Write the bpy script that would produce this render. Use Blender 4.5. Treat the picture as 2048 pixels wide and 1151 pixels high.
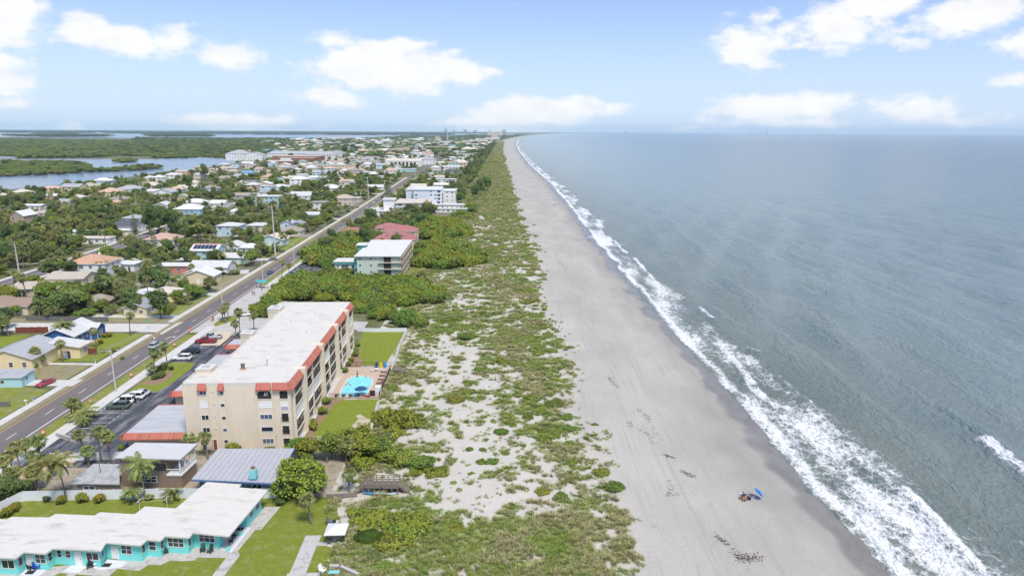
import bpy, math, random
import numpy as np
from mathutils import Vector, Matrix
rad = math.radians
scene = bpy.context.scene
COL = scene.collection
random.seed(7)
for o in list(bpy.data.objects): bpy.data.objects.remove(o)

# ------------------------------------------------------------------ camera
CAM_H, FPX, HORIZON_Y, ROLL = 60.0, 1365.0, 261.0, rad(0.30)
PITCH = math.atan((575.5 - HORIZON_Y) / FPX)
cam_data = bpy.data.cameras.new('camera')
cam_data.sensor_width = 36.0
cam_data.lens = FPX / 2048 * 36.0
cam_data.clip_start, cam_data.clip_end = 1.0, 90000.0
camera = bpy.data.objects.new('camera', cam_data)
COL.objects.link(camera)
camera.matrix_world = (Matrix.Translation((0, 0, CAM_H)) @ Matrix.Rotation(math.pi / 2 - PITCH, 4, 'X')
                       @ Matrix.Rotation(ROLL, 4, 'Z'))
scene.camera = camera

# ------------------------------------------------------------------ sky, sun, exposure
SUN_EL, SUN_AZ = rad(58), rad(150)          # compass azimuth, y = north
scene.view_settings.view_transform = 'Standard'
scene.view_settings.look = 'None'
scene.view_settings.gamma = 1.0
scene.view_settings.exposure = 0.85
scene.render.engine = 'CYCLES'
scene.cycles.use_denoising = True
scene.cycles.use_adaptive_sampling = True
scene.cycles.adaptive_threshold = 0.02
scene.cycles.max_bounces = 6
scene.cycles.diffuse_bounces = 3
scene.cycles.glossy_bounces = 3
scene.cycles.transparent_max_bounces = 12
scene.cycles.volume_bounces = 2
scene.cycles.sample_clamp_indirect = 6.0

def build_world():
    w = bpy.data.worlds.new('World'); scene.world = w
    w.use_nodes = True; w.cycles.sampling_method = 'MANUAL'; w.cycles.sample_map_resolution = 256
    nt = w.node_tree; N = nt.nodes; L = nt.links
    N.clear()
    def nd(t, **k):
        n = N.new(t)
        for a, b in k.items(): setattr(n, a, b)
        return n
    def math_(op, a, b=None, c=None, clamp=False):
        n = nd('ShaderNodeMath', operation=op, use_clamp=clamp)
        for i, v in enumerate((a, b, c)):
            if v is None: continue
            if isinstance(v, (int, float)): n.inputs[i].default_value = v
            else: L.new(v, n.inputs[i])
        return n.outputs[0]
    sky = nd('ShaderNodeTexSky', sky_type='NISHITA')
    sky.sun_disc = False
    sky.sun_elevation = SUN_EL
    sky.sun_rotation = SUN_AZ
    sky.altitude = 0; sky.air_density = 1.0; sky.dust_density = 0.6; sky.ozone_density = 1.6
    tc = nd('ShaderNodeTexCoord')
    sep = nd('ShaderNodeSeparateXYZ'); L.new(tc.outputs['Generated'], sep.inputs[0])
    az = math_('ARCTAN2', sep.outputs[0], sep.outputs[1])
    el = math_('ARCSINE', sep.outputs[2])
    # noise that roughens the cloud outlines, squashed in height
    com = nd('ShaderNodeCombineXYZ'); L.new(az, com.inputs[0]); L.new(el, com.inputs[1])
    stretch = nd('ShaderNodeVectorMath', operation='MULTIPLY'); L.new(com.outputs[0], stretch.inputs[0])
    stretch.inputs[1].default_value = (1.0, 1.7, 1.0)
    n1 = nd('ShaderNodeTexNoise'); n1.inputs['Scale'].default_value = 20; n1.inputs['Detail'].default_value = 9
    n1.inputs['Roughness'].default_value = 0.60; L.new(stretch.outputs[0], n1.inputs['Vector'])
    f1 = math_('SUBTRACT', n1.outputs['Fac'], 0.5)
    # cloud banks of the photograph as (azimuth, elevation, half width, half height) in degrees
    px = [(20,25,70,40,.9),(30,55,60,35,.8),(170,55,50,26,1),(265,78,70,28,1),(330,88,55,24,.8),(460,112,58,26,1),(15,165,55,20,.7),
          (30,208,45,10,.5),(668,80,50,17,.7),(790,93,78,20,1),(770,138,160,40,1.35),(880,145,110,26,1),(980,143,36,10,.6),(668,197,80,17,.9),
          (470,244,100,16,1.25),(145,252,28,8,.8),(1080,222,135,28,1.45),(1000,250,110,18,1.3),(1225,216,34,14,.8),(1495,95,85,34,1.1),
          (1530,35,45,12,.5),(1610,90,35,12,.6),(1680,48,95,34,1.0),(1750,12,90,22,.95),(1885,45,62,24,1),(1960,18,85,26,1.05),
          (1830,82,35,12,.5),(1555,213,120,25,1.35),(1560,244,130,14,.6),(1370,257,40,6,.7),(1835,225,90,22,.75),(1880,240,70,12,.5),
          (2030,157,40,11,.9),(1995,12,70,20,.9),(640,253,30,6,.6),(2120,80,80,30,1),(-80,120,90,30,1)]
    acc = None
    for (u, v, rx, ry, k) in px:
        d = pix_dir(u, v)
        a0 = math.atan2(d[0], d[1]); e0 = math.asin(d[2])
        rx_, ry_ = rx / FPX * 1.16, ry / FPX * 1.28
        m = nd('ShaderNodeVectorMath', operation='MULTIPLY_ADD'); L.new(com.outputs[0], m.inputs[0])
        m.inputs[1].default_value = (1 / rx_, 1 / ry_, 0); m.inputs[2].default_value = (-a0 / rx_, -e0 / ry_, 0)
        ln = nd('ShaderNodeVectorMath', operation='LENGTH'); L.new(m.outputs[0], ln.inputs[0])
        b = math_('MULTIPLY_ADD', ln.outputs['Value'], -k * 0.55, k * 0.55)
        acc = b if acc is None else math_('SMOOTH_MAX', acc, b, 0.06)
    # the same kind of clouds go on outside the frame
    n2 = nd('ShaderNodeTexNoise'); n2.inputs['Scale'].default_value = 5.5; n2.inputs['Detail'].default_value = 3
    L.new(stretch.outputs[0], n2.inputs['Vector'])
    away = math_('GREATER_THAN', math_('ABSOLUTE', az), 0.80)
    up = math_('GREATER_THAN', el, 0.235)
    outside = math_('MAXIMUM', away, up)
    g = math_('MULTIPLY_ADD', n2.outputs['Fac'], 3.2, -1.78)
    g = math_('MULTIPLY_ADD', math_('SUBTRACT', 1.0, outside), -3.0, g)
    acc = math_('MAXIMUM', acc, g)
    f1b = math_('MULTIPLY', f1, 1.25)
    d = math_('ADD', acc, f1b)
    mr = nd('ShaderNodeMapRange', interpolation_type='SMOOTHSTEP'); L.new(d, mr.inputs['Value'])
    mr.inputs['From Min'].default_value = 0.0; mr.inputs['From Max'].default_value = 0.34
    above = math_('GREATER_THAN', el, -0.01)
    fac = math_('MULTIPLY', math_('MULTIPLY', mr.outputs[0], above), 0.97)
    # thin veil over the clear blue
    veil = nd('ShaderNodeMix', data_type='RGBA'); veil.inputs['Factor'].default_value = 0.32
    tint = nd('ShaderNodeMix', data_type='RGBA', blend_type='MULTIPLY'); tint.inputs['Factor'].default_value = 1.0
    L.new(sky.outputs[0], tint.inputs['A']); tint.inputs['B'].default_value = (0.93, 0.97, 1.24, 1)
    L.new(tint.outputs['Result'], veil.inputs['A']); veil.inputs['B'].default_value = (3.7, 5.1, 7.6, 1)
    low = nd('ShaderNodeMapRange', interpolation_type='SMOOTHSTEP'); L.new(el, low.inputs['Value'])
    low.inputs['From Min'].default_value = 0.19; low.inputs['From Max'].default_value = -0.01; low.inputs['To Max'].default_value = 0.70
    pale = nd('ShaderNodeMix', data_type='RGBA'); L.new(low.outputs[0], pale.inputs['Factor']); L.new(veil.outputs['Result'], pale.inputs['A']); pale.inputs['B'].default_value = (5.3, 6.5, 7.9, 1)
    n3 = nd('ShaderNodeTexNoise'); n3.inputs['Scale'].default_value = 26; n3.inputs['Detail'].default_value = 5
    L.new(stretch.outputs[0], n3.inputs['Vector'])
    shade = math_('MULTIPLY_ADD', n3.outputs['Fac'], 2.4, 6.35)
    cc = nd('ShaderNodeCombineColor')
    L.new(shade, cc.inputs[0]); L.new(math_('MULTIPLY', shade, 1.0), cc.inputs[1]); L.new(math_('MULTIPLY', shade, 1.02), cc.inputs[2])
    mix = nd('ShaderNodeMix', data_type='RGBA'); L.new(fac, mix.inputs['Factor'])
    L.new(pale.outputs['Result'], mix.inputs['A']); L.new(cc.outputs[0], mix.inputs['B'])
    bg = nd('ShaderNodeBackground'); bg.inputs['Strength'].default_value = 0.075
    L.new(mix.outputs['Result'], bg.inputs['Color'])
    out = nd('ShaderNodeOutputWorld'); L.new(bg.outputs[0], out.inputs['Surface'])

def pix_dir(u, v):
    """World direction of a point of the photograph (2048 x 1151)."""
    d = camera.matrix_world.to_3x3() @ Vector(((u - 1024) / FPX, -(v - 575.5) / FPX, -1.0))
    return d.normalized()
def P(u, v, z=0.0):
    """Where the sight line through a photo point meets the level z: the place of that thing."""
    d = pix_dir(u, v)
    t = (z - CAM_H) / d.z
    return Vector((d.x * t, d.y * t, z))
def proj(p):
    c = camera.matrix_world.inverted() @ Vector(p)
    return (1024 + c.x / -c.z * FPX, 575.5 - c.y / -c.z * FPX)
build_world()
sun_data = bpy.data.lights.new('sun', 'SUN')
sun_data.energy = 2.25; sun_data.angle = rad(14); sun_data.color = (1.0, 0.93, 0.82)
sun = bpy.data.objects.new('sun', sun_data); COL.objects.link(sun)
_sd = Vector((math.sin(SUN_AZ) * math.cos(SUN_EL), math.cos(SUN_AZ) * math.cos(SUN_EL), math.sin(SUN_EL)))
sun.rotation_euler = _sd.to_track_quat('Z', 'Y').to_euler()

# ------------------------------------------------------------------ numpy noise
def _hash(ix, iy, seed):
    h = (ix.astype(np.int64) * 374761393 + iy.astype(np.int64) * 668265263 + seed * 974711) & 0x7fffffff
    h = ((h ^ (h >> 13)) * 1274126177) & 0x7fffffff
    h = (h ^ (h >> 16)) & 0xffff
    return h / 65535.0
def vnoise(x, y, seed=0):
    x = np.asarray(x, float); y = np.asarray(y, float)
    ix, iy = np.floor(x), np.floor(y)
    fx, fy = x - ix, y - iy
    fx = fx * fx * (3 - 2 * fx); fy = fy * fy * (3 - 2 * fy)
    a = _hash(ix, iy, seed); b = _hash(ix + 1, iy, seed); c = _hash(ix, iy + 1, seed); d = _hash(ix + 1, iy + 1, seed)
    return (a * (1 - fx) + b * fx) * (1 - fy) + (c * (1 - fx) + d * fx) * fy
def fbm(x, y, oct=4, seed=0, gain=0.5):
    s = 0; a = 1; t = 0
    for i in range(oct):
        s = s + a * vnoise(x * 2 ** i, y * 2 ** i, seed + i * 17); t += a; a *= gain
    return s / t
def sstep(a, b, x):
    t = np.clip((x - a) / (b - a), 0, 1)
    return t * t * (3 - 2 * t)

# ------------------------------------------------------------------ materials
MATS = {}
def mat(name, col, rough=0.8, var=0.0, scale=1.0, bump=0.0, bscale=None, metal=0.0, spec=0.3, island=0.0, objvar=0.0,
        trans=0.0, col2=None, stretch=(1, 1, 1), detail=4, c2amt=1.0, thr=(0.42, 0.62)):
    if name in MATS: return MATS[name]
    m = bpy.data.materials.new(name); m.use_nodes = True
    nt = m.node_tree; N = nt.nodes; L = nt.links
    b = N['Principled BSDF']; out = N['Material Output']
    b.inputs['Roughness'].default_value = rough; b.inputs['Metallic'].default_value = metal
    b.inputs['Specular IOR Level'].default_value = spec
    c4 = tuple(col) + (1,)
    b.inputs['Base Color'].default_value = c4
    src = None
    def val(n): return n
    geo = N.new('ShaderNodeNewGeometry')
    mp = N.new('ShaderNodeMapping'); mp.inputs['Scale'].default_value = stretch
    L.new(geo.outputs['Position'], mp.inputs['Vector'])
    colour = None
    if col2 is not None:
        n = N.new('ShaderNodeTexNoise'); n.inputs['Scale'].default_value = scale; n.inputs['Detail'].default_value = detail
        n.inputs['Roughness'].default_value = 0.62
        L.new(mp.outputs[0], n.inputs['Vector'])
        r = N.new('ShaderNodeMapRange'); r.inputs['From Min'].default_value = thr[0]; r.inputs['From Max'].default_value = thr[1]
        r.inputs['To Max'].default_value = c2amt
        L.new(n.outputs['Fac'], r.inputs['Value'])
        mx = N.new('ShaderNodeMix'); mx.data_type = 'RGBA'
        mx.inputs['A'].default_value = c4; mx.inputs['B'].default_value = tuple(col2) + (1,)
        L.new(r.outputs[0], mx.inputs['Factor'])
        colour = mx.outputs['Result']
    def hsv(fac_socket, amount, prev):
        h = N.new('ShaderNodeHueSaturation')
        if prev is None: h.inputs['Color'].default_value = c4
        else: L.new(prev, h.inputs['Color'])
        ma = N.new('ShaderNodeMath'); ma.operation = 'MULTIPLY_ADD'
        L.new(fac_socket, ma.inputs[0]); ma.inputs[1].default_value = 2 * amount; ma.inputs[2].default_value = 1 - amount
        L.new(ma.outputs[0], h.inputs['Value'])
        return h
    if var:
        n = N.new('ShaderNodeTexNoise'); n.inputs['Scale'].default_value = scale * 2.3; n.inputs['Detail'].default_value = detail
        n.inputs['Roughness'].default_value = 0.6
        L.new(mp.outputs[0], n.inputs['Vector'])
        r = N.new('ShaderNodeMapRange'); r.inputs['From Min'].default_value = 0.25; r.inputs['From Max'].default_value = 0.75
        L.new(n.outputs['Fac'], r.inputs['Value'])
        colour = hsv(r.outputs[0], var, colour).outputs[0]
    if island:
        h = hsv(geo.outputs['Random Per Island'], island, colour)
        ma = N.new('ShaderNodeMath'); ma.operation = 'MULTIPLY_ADD'
        wn = N.new('ShaderNodeTexWhiteNoise'); wn.noise_dimensions = '1D'; L.new(geo.outputs['Random Per Island'], wn.inputs['W'])
        L.new(wn.outputs['Value'], ma.inputs[0]); ma.inputs[1].default_value = 0.035; ma.inputs[2].default_value = 0.4825
        L.new(ma.outputs[0], h.inputs['Hue'])
        colour = h.outputs[0]
    if objvar:
        oi = N.new('ShaderNodeObjectInfo')
        h = hsv(oi.outputs['Random'], objvar, colour)
        ma = N.new('ShaderNodeMath'); ma.operation = 'MULTIPLY_ADD'
        wn = N.new('ShaderNodeTexWhiteNoise'); wn.noise_dimensions = '1D'; L.new(oi.outputs['Random'], wn.inputs['W'])
        L.new(wn.outputs['Value'], ma.inputs[0]); ma.inputs[1].default_value = 0.05; ma.inputs[2].default_value = 0.475
        L.new(ma.outputs[0], h.inputs['Hue'])
        colour = h.outputs[0]
    if colour is not None: L.new(colour, b.inputs['Base Color'])
    if bump:
        n = N.new('ShaderNodeTexNoise'); n.inputs['Scale'].default_value = bscale or scale * 4; n.inputs['Detail'].default_value = 5
        L.new(mp.outputs[0], n.inputs['Vector'])
        bp = N.new('ShaderNodeBump'); bp.inputs['Strength'].default_value = bump; bp.inputs['Distance'].default_value = 0.1
        L.new(n.outputs['Fac'], bp.inputs['Height']); L.new(bp.outputs[0], b.inputs['Normal'])
    if trans:
        tb = N.new('ShaderNodeBsdfTranslucent')
        if colour is not None: L.new(colour, tb.inputs['Color'])
        else: tb.inputs['Color'].default_value = c4
        ms = N.new('ShaderNodeMixShader'); ms.inputs[0].default_value = trans
        L.new(b.outputs[0], ms.inputs[1]); L.new(tb.outputs[0], ms.inputs[2]); L.new(ms.outputs[0], out.inputs['Surface'])
    MATS[name] = m
    return m

# ------------------------------------------------------------------ mesh building
class MB:
    """Collects faces of one mesh object, with a material slot per face."""
    def __init__(s): s.v = []; s.f = []; s.mi = []; s.mats = []; s.M = None
    def slot(s, m):
        if m not in s.mats: s.mats.append(m)
        return s.mats.index(m)
    def add(s, vs, fs, m):
        o = len(s.v); k = s.slot(m)
        if s.M is not None: vs = [tuple(s.M @ Vector(q)) for q in vs]
        s.v += [tuple(q) for q in vs]
        for f in fs: s.f.append([i + o for i in f]); s.mi.append(k)
    def box(s, x0, x1, y0, y1, z0, z1, m):
        if x0 > x1: x0, x1 = x1, x0
        if y0 > y1: y0, y1 = y1, y0
        if z0 > z1: z0, z1 = z1, z0
        s.add([(x0,y0,z0),(x1,y0,z0),(x1,y1,z0),(x0,y1,z0),(x0,y0,z1),(x1,y0,z1),(x1,y1,z1),(x0,y1,z1)],
              [(3,2,1,0),(4,5,6,7),(0,1,5,4),(1,2,6,5),(2,3,7,6),(3,0,4,7)], m)
    def frustum(s, a, b, z0, z1, m):
        """a, b = (x0,x1,y0,y1) at z0 and z1"""
        q = lambda r, z: [(r[0],r[2],z),(r[1],r[2],z),(r[1],r[3],z),(r[0],r[3],z)]
        s.add(q(a, z0) + q(b, z1), [(3,2,1,0),(4,5,6,7),(0,1,5,4),(1,2,6,5),(2,3,7,6),(3,0,4,7)], m)
    def prism(s, poly, z0, z1, m, top=None):
        n = len(poly)
        ar = sum(poly[i][0]*poly[(i+1)%n][1]-poly[(i+1)%n][0]*poly[i][1] for i in range(n))
        if ar < 0: poly = poly[::-1]
        vs = [(p[0],p[1],z0) for p in poly] + [(p[0],p[1],z1) for p in poly]
        s.add(vs, [tuple(range(n-1,-1,-1))] + [(i,(i+1)%n,(i+1)%n+n,i+n) for i in range(n)], m)
        s.add([(p[0],p[1],z1) for p in poly], [tuple(range(n))], top or m)
    def sheet(s, poly, z, m):
        n = len(poly)
        ar = sum(poly[i][0]*poly[(i+1)%n][1]-poly[(i+1)%n][0]*poly[i][1] for i in range(n))
        if ar < 0: poly = poly[::-1]
        s.add([(p[0],p[1],z) for p in poly], [tuple(range(n))], m)
    def tube(s, pts, r, m, n=6, r1=None, caps=True):
        pts = [Vector(p) for p in pts]; k = len(pts); rings = []
        for i, p in enumerate(pts):
            d = (pts[min(i+1,k-1)] - pts[max(i-1,0)]).normalized()
            a = d.cross(Vector((0,0,1)))
            if a.length < 1e-3: a = Vector((1,0,0))
            a.normalize(); b = d.cross(a)
            rr = r if r1 is None else r + (r1 - r) * i / max(1, k-1)
            if isinstance(r, (list, tuple)): rr = r[i]
            rings.append([p + (a*math.cos(2*math.pi*j/n) + b*math.sin(2*math.pi*j/n))*rr for j in range(n)])
        vs = [q for ring in rings for q in ring]
        fs = [(i*n+j, (i+1)*n+j, (i+1)*n+(j+1)%n, i*n+(j+1)%n) for i in range(k-1) for j in range(n)]
        if caps: fs += [tuple(range(n)), tuple((k-1)*n+j for j in range(n-1,-1,-1))]
        s.add(vs, fs, m)
    def lathe(s, prof, c, m, n=12):
        vs = [(c[0]+r*math.cos(2*math.pi*j/n), c[1]+r*math.sin(2*math.pi*j/n), c[2]+z) for r, z in prof for j in range(n)]
        k = len(prof)
        fs = [(i*n+j, i*n+(j+1)%n, (i+1)*n+(j+1)%n, (i+1)*n+j) for i in range(k-1) for j in range(n)]
        fs += [tuple(range(n-1,-1,-1)), tuple((k-1)*n+j for j in range(n))]
        s.add(vs, fs, m)
    def mesh(s, name, smooth=False):
        me = bpy.data.meshes.new(name)
        me.from_pydata(s.v, [], s.f)
        for m in s.mats: me.materials.append(m)
        if len(s.mats) > 1: me.polygons.foreach_set('material_index', s.mi)
        if smooth: me.polygons.foreach_set('use_smooth', [True]*len(s.f))
        me.update()
        return me
    def build(s, name, parent=None, smooth=False, loc=None, rz=0.0):
        return link(name, s.mesh(name, smooth), parent, loc, rz)
def link(name, me, parent=None, loc=None, rz=0.0, scale=None):
    o = bpy.data.objects.new(name, me); COL.objects.link(o)
    if parent is not None: o.parent = parent
    if loc is not None: o.location = loc
    if rz: o.rotation_euler = (0, 0, rz)
    if scale is not None: o.scale = (scale,)*3 if isinstance(scale, (int, float)) else scale
    return o
def tag(o, label=None, cat=None, group=None, kind=None):
    if label: o['label'] = label
    if cat: o['category'] = cat
    if group: o['group'] = group
    if kind: o['kind'] = kind
    return o
def empty(name, loc=(0, 0, 0), rz=0.0, label=None, cat=None, group=None):
    o = bpy.data.objects.new(name, None); COL.objects.link(o)
    o.empty_display_size = 0.5
    o.location = loc; o.rotation_euler = (0, 0, rz)
    return tag(o, label, cat, group)
def copy_tree(src, parent=None, loc=None, rz=None, scale=None):
    kids = {}
    def rec(o, par):
        c = o.copy(); COL.objects.link(c)
        c.parent = par
        for ch in KIDS.get(o.name, []): rec(ch, c)
        return c
    c = rec(src, parent)
    if loc is not None: c.location = loc
    if rz is not None: c.rotation_euler = (0, 0, rz)
    if scale is not None: c.scale = (scale,)*3 if isinstance(scale, (int, float)) else scale
    return c
KIDS = {}
def register(root):
    """remember children so that copy_tree can find them fast"""
    for ch in root.children:
        KIDS.setdefault(root.name, []).append(ch)
        register(ch)
    return root
def structure(name, mb, **k): return tag(mb.build(name, **k), kind='structure')
def grid_mesh(name, X, Y, Z, m, attrs=None, smooth=True):
    ny, nx = X.shape
    me = bpy.data.meshes.new(name)
    co = np.stack([X, Y, Z], -1).reshape(-1, 3).astype(np.float32)
    idx = np.arange(ny*nx).reshape(ny, nx)
    q = np.stack([idx[:-1,:-1], idx[:-1,1:], idx[1:,1:], idx[1:,:-1]], -1).reshape(-1, 4)
    me.vertices.add(len(co)); me.vertices.foreach_set('co', co.ravel())
    me.loops.add(q.size); me.loops.foreach_set('vertex_index', q.ravel().astype(np.int32))
    me.polygons.add(len(q)); me.polygons.foreach_set('loop_start', np.arange(0, q.size, 4, dtype=np.int32))
    me.polygons.foreach_set('loop_total', np.full(len(q), 4, np.int32))
    me.polygons.foreach_set('use_smooth', np.full(len(q), smooth))
    me.materials.append(m)
    me.update(calc_edges=True)
    for k, v in (attrs or {}).items():
        a = me.attributes.new(k, 'FLOAT', 'POINT'); a.data.foreach_set('value', np.asarray(v, np.float32).ravel())
    return me
def tri_mesh(name, co, faces, mats, mi=None, smooth=False):
    """numpy arrays to a mesh; faces (n,3) or (n,4)"""
    me = bpy.data.meshes.new(name); k = faces.shape[1]
    me.vertices.add(len(co)); me.vertices.foreach_set('co', np.asarray(co, np.float32).ravel())
    me.loops.add(faces.size); me.loops.foreach_set('vertex_index', faces.ravel().astype(np.int32))
    me.polygons.add(len(faces)); me.polygons.foreach_set('loop_start', np.arange(0, faces.size, k, dtype=np.int32))
    me.polygons.foreach_set('loop_total', np.full(len(faces), k, np.int32))
    for m in mats: me.materials.append(m)
    if mi is not None: me.polygons.foreach_set('material_index', np.asarray(mi, np.int32))
    if smooth: me.polygons.foreach_set('use_smooth', np.full(len(faces), True))
    me.update(calc_edges=True)
    return me
def in_poly(x, y, poly):
    c = False; n = len(poly); j = n - 1
    for i in range(n):
        if (poly[i][1] > y) != (poly[j][1] > y) and x < (poly[j][0]-poly[i][0])*(y-poly[i][1])/(poly[j][1]-poly[i][1])+poly[i][0]: c = not c
        j = i
    return c
def instancer(name, pts, scales, rots, protos, pick, label, cat, kind='stuff'):
    """One object of kind stuff: geometry nodes put mesh instances on points."""
    me = bpy.data.meshes.new(name); n = len(pts)
    me.vertices.add(n); me.vertices.foreach_set('co', np.asarray(pts, np.float32).ravel())
    a = me.attributes.new('scl', 'FLOAT_VECTOR', 'POINT'); a.data.foreach_set('vector', np.asarray(scales, np.float32).ravel())
    a = me.attributes.new('rot', 'FLOAT_VECTOR', 'POINT'); a.data.foreach_set('vector', np.asarray(rots, np.float32).ravel())
    a = me.attributes.new('pick', 'INT', 'POINT'); a.data.foreach_set('value', np.asarray(pick, np.int32))
    o = link(name, me); tag(o, label, cat, kind=kind)
    coll = bpy.data.collections.new(name + '_kinds')
    for i, pm in enumerate(protos):
        po = bpy.data.objects.new('%s_kind_%02d' % (name, i), pm); coll.objects.link(po)
    ng = bpy.data.node_groups.new(name, 'GeometryNodeTree')
    ng.interface.new_socket('Geometry', in_out='INPUT', socket_type='NodeSocketGeometry')
    ng.interface.new_socket('Geometry', in_out='OUTPUT', socket_type='NodeSocketGeometry')
    N = ng.nodes; L = ng.links
    gi = N.new('NodeGroupInput'); go = N.new('NodeGroupOutput')
    ci = N.new('GeometryNodeCollectionInfo'); ci.inputs['Collection'].default_value = coll
    ci.inputs['Separate Children'].default_value = True; ci.inputs['Reset Children'].default_value = True
    iop = N.new('GeometryNodeInstanceOnPoints'); iop.inputs['Pick Instance'].default_value = True
    def attr(nm, t):
        q = N.new('GeometryNodeInputNamedAttribute'); q.data_type = t; q.inputs['Name'].default_value = nm; return q.outputs['Attribute']
    L.new(gi.outputs[0], iop.inputs['Points']); L.new(ci.outputs[0], iop.inputs['Instance'])
    L.new(attr('pick', 'INT'), iop.inputs['Instance Index'])
    e2r = N.new('FunctionNodeEulerToRotation'); L.new(attr('rot', 'FLOAT_VECTOR'), e2r.inputs[0])
    L.new(e2r.outputs[0], iop.inputs['Rotation']); L.new(attr('scl', 'FLOAT_VECTOR'), iop.inputs['Scale'])
    L.new(iop.outputs[0], go.inputs[0])
    md = o.modifiers.new('scatter', 'NODES'); md.node_group = ng
    return o
# ================================================================== the setting
SEA = -1.5
_wl = [(1790,1151),(1700,1060),(1600,965),(1540,893),(1500,842),(1450,783),(1400,722),(1370,690),(1330,642),(1290,600),(1245,552),
       (1215,512),(1190,482),(1160,442),(1130,402),(1100,366),(1060,331),(1038,303),(1031,288),(1036,279),(1055,273),(1090,268)]
_c = [P(u, v, SEA) for u, v in _wl]
_cy = np.array([0, 40] + [p.y for p in _c] + [20000, 24000, 40000]); _cx = np.array([54, 54] + [p.x for p in _c] + [1600, 7500, 9000])
def coast(y): return np.interp(y, _cy, _cx)
_vp = [P(u, v) for u, v in [(1325,1151),(1270,1000),(1225,900),(1172,800),(1150,700),(1110,600),(1085,500),(1040,400),(1015,330),(1005,300),(1010,280)]]
def vegline(y): return np.interp(y, [0] + [p.y for p in _vp] + [9000, 20000, 40000], [21] + [p.x for p in _vp] + [150, 1400, 8000])
_ry = np.array([30, 134, 224, 354, 520, 703, 1200, 2055, 3500]); _rx = np.array([-100.2, -103.5, -106, -110.5, -117.2, -125.6, -149, -192, -262])
def roadx(y): return np.interp(y, _ry, _rx)          # yellow west edge line of the coast road
ys = [34.0]
while ys[-1] < 25000: ys.append(ys[-1] * 1.0115)
ys[-1] = 25000.0
ys = np.array(ys)
s_edge = -92.0                                       # where the beach sheet meets the land sheet, metres from the waterline
def node_mat(name):
    m = bpy.data.materials.new(name); m.use_nodes = True
    nt = m.node_tree
    b = nt.nodes['Principled BSDF']
    def nd(t, **k):
        n = nt.nodes.new(t)
        for a, c in k.items(): setattr(n, a, c)
        return n
    def mth(op, a, b_=None, c=None, clamp=False):
        n = nd('ShaderNodeMath', operation=op, use_clamp=clamp)
        for i, v in enumerate((a, b_, c)):
            if v is None: continue
            if isinstance(v, (int, float)): n.inputs[i].default_value = v
            else: nt.links.new(v, n.inputs[i])
        return n.outputs[0]
    def noise(vec, scale, detail=4, rough=0.55, stretch=None):
        if stretch:
            mp = nd('ShaderNodeMapping'); mp.inputs['Scale'].default_value = stretch; nt.links.new(vec, mp.inputs[0]); vec = mp.outputs[0]
        n = nd('ShaderNodeTexNoise'); n.inputs['Scale'].default_value = scale; n.inputs['Detail'].default_value = detail
        n.inputs['Roughness'].default_value = rough; nt.links.new(vec, n.inputs['Vector'])
        return n.outputs['Fac']
    def rng(v, a, b_, lo=0.0, hi=1.0, smooth=True):
        n = nd('ShaderNodeMapRange'); n.interpolation_type = 'SMOOTHSTEP' if smooth else 'LINEAR'
        nt.links.new(v, n.inputs['Value'])
        for k, q in zip(('From Min', 'From Max', 'To Min', 'To Max'), (a, b_, lo, hi)): n.inputs[k].default_value = q
        return n.outputs[0]
    def mixc(f, a, b_):
        n = nd('ShaderNodeMix', data_type='RGBA')
        for k, q in (('Factor', f), ('A', a), ('B', b_)):
            if isinstance(q, (tuple, list)): n.inputs[k].default_value = tuple(q) + (1,) if len(q) == 3 else q
            elif isinstance(q, (int, float)): n.inputs[k].default_value = q
            else: nt.links.new(q, n.inputs[k])
        return n.outputs['Result']
    def attr(a):
        n = nd('ShaderNodeAttribute'); n.attribute_name = a; return n.outputs['Fac']
    pos = nd('ShaderNodeNewGeometry').outputs['Position']
    return m, nt, b, nd, mth, noise, rng, mixc, attr, pos

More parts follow.
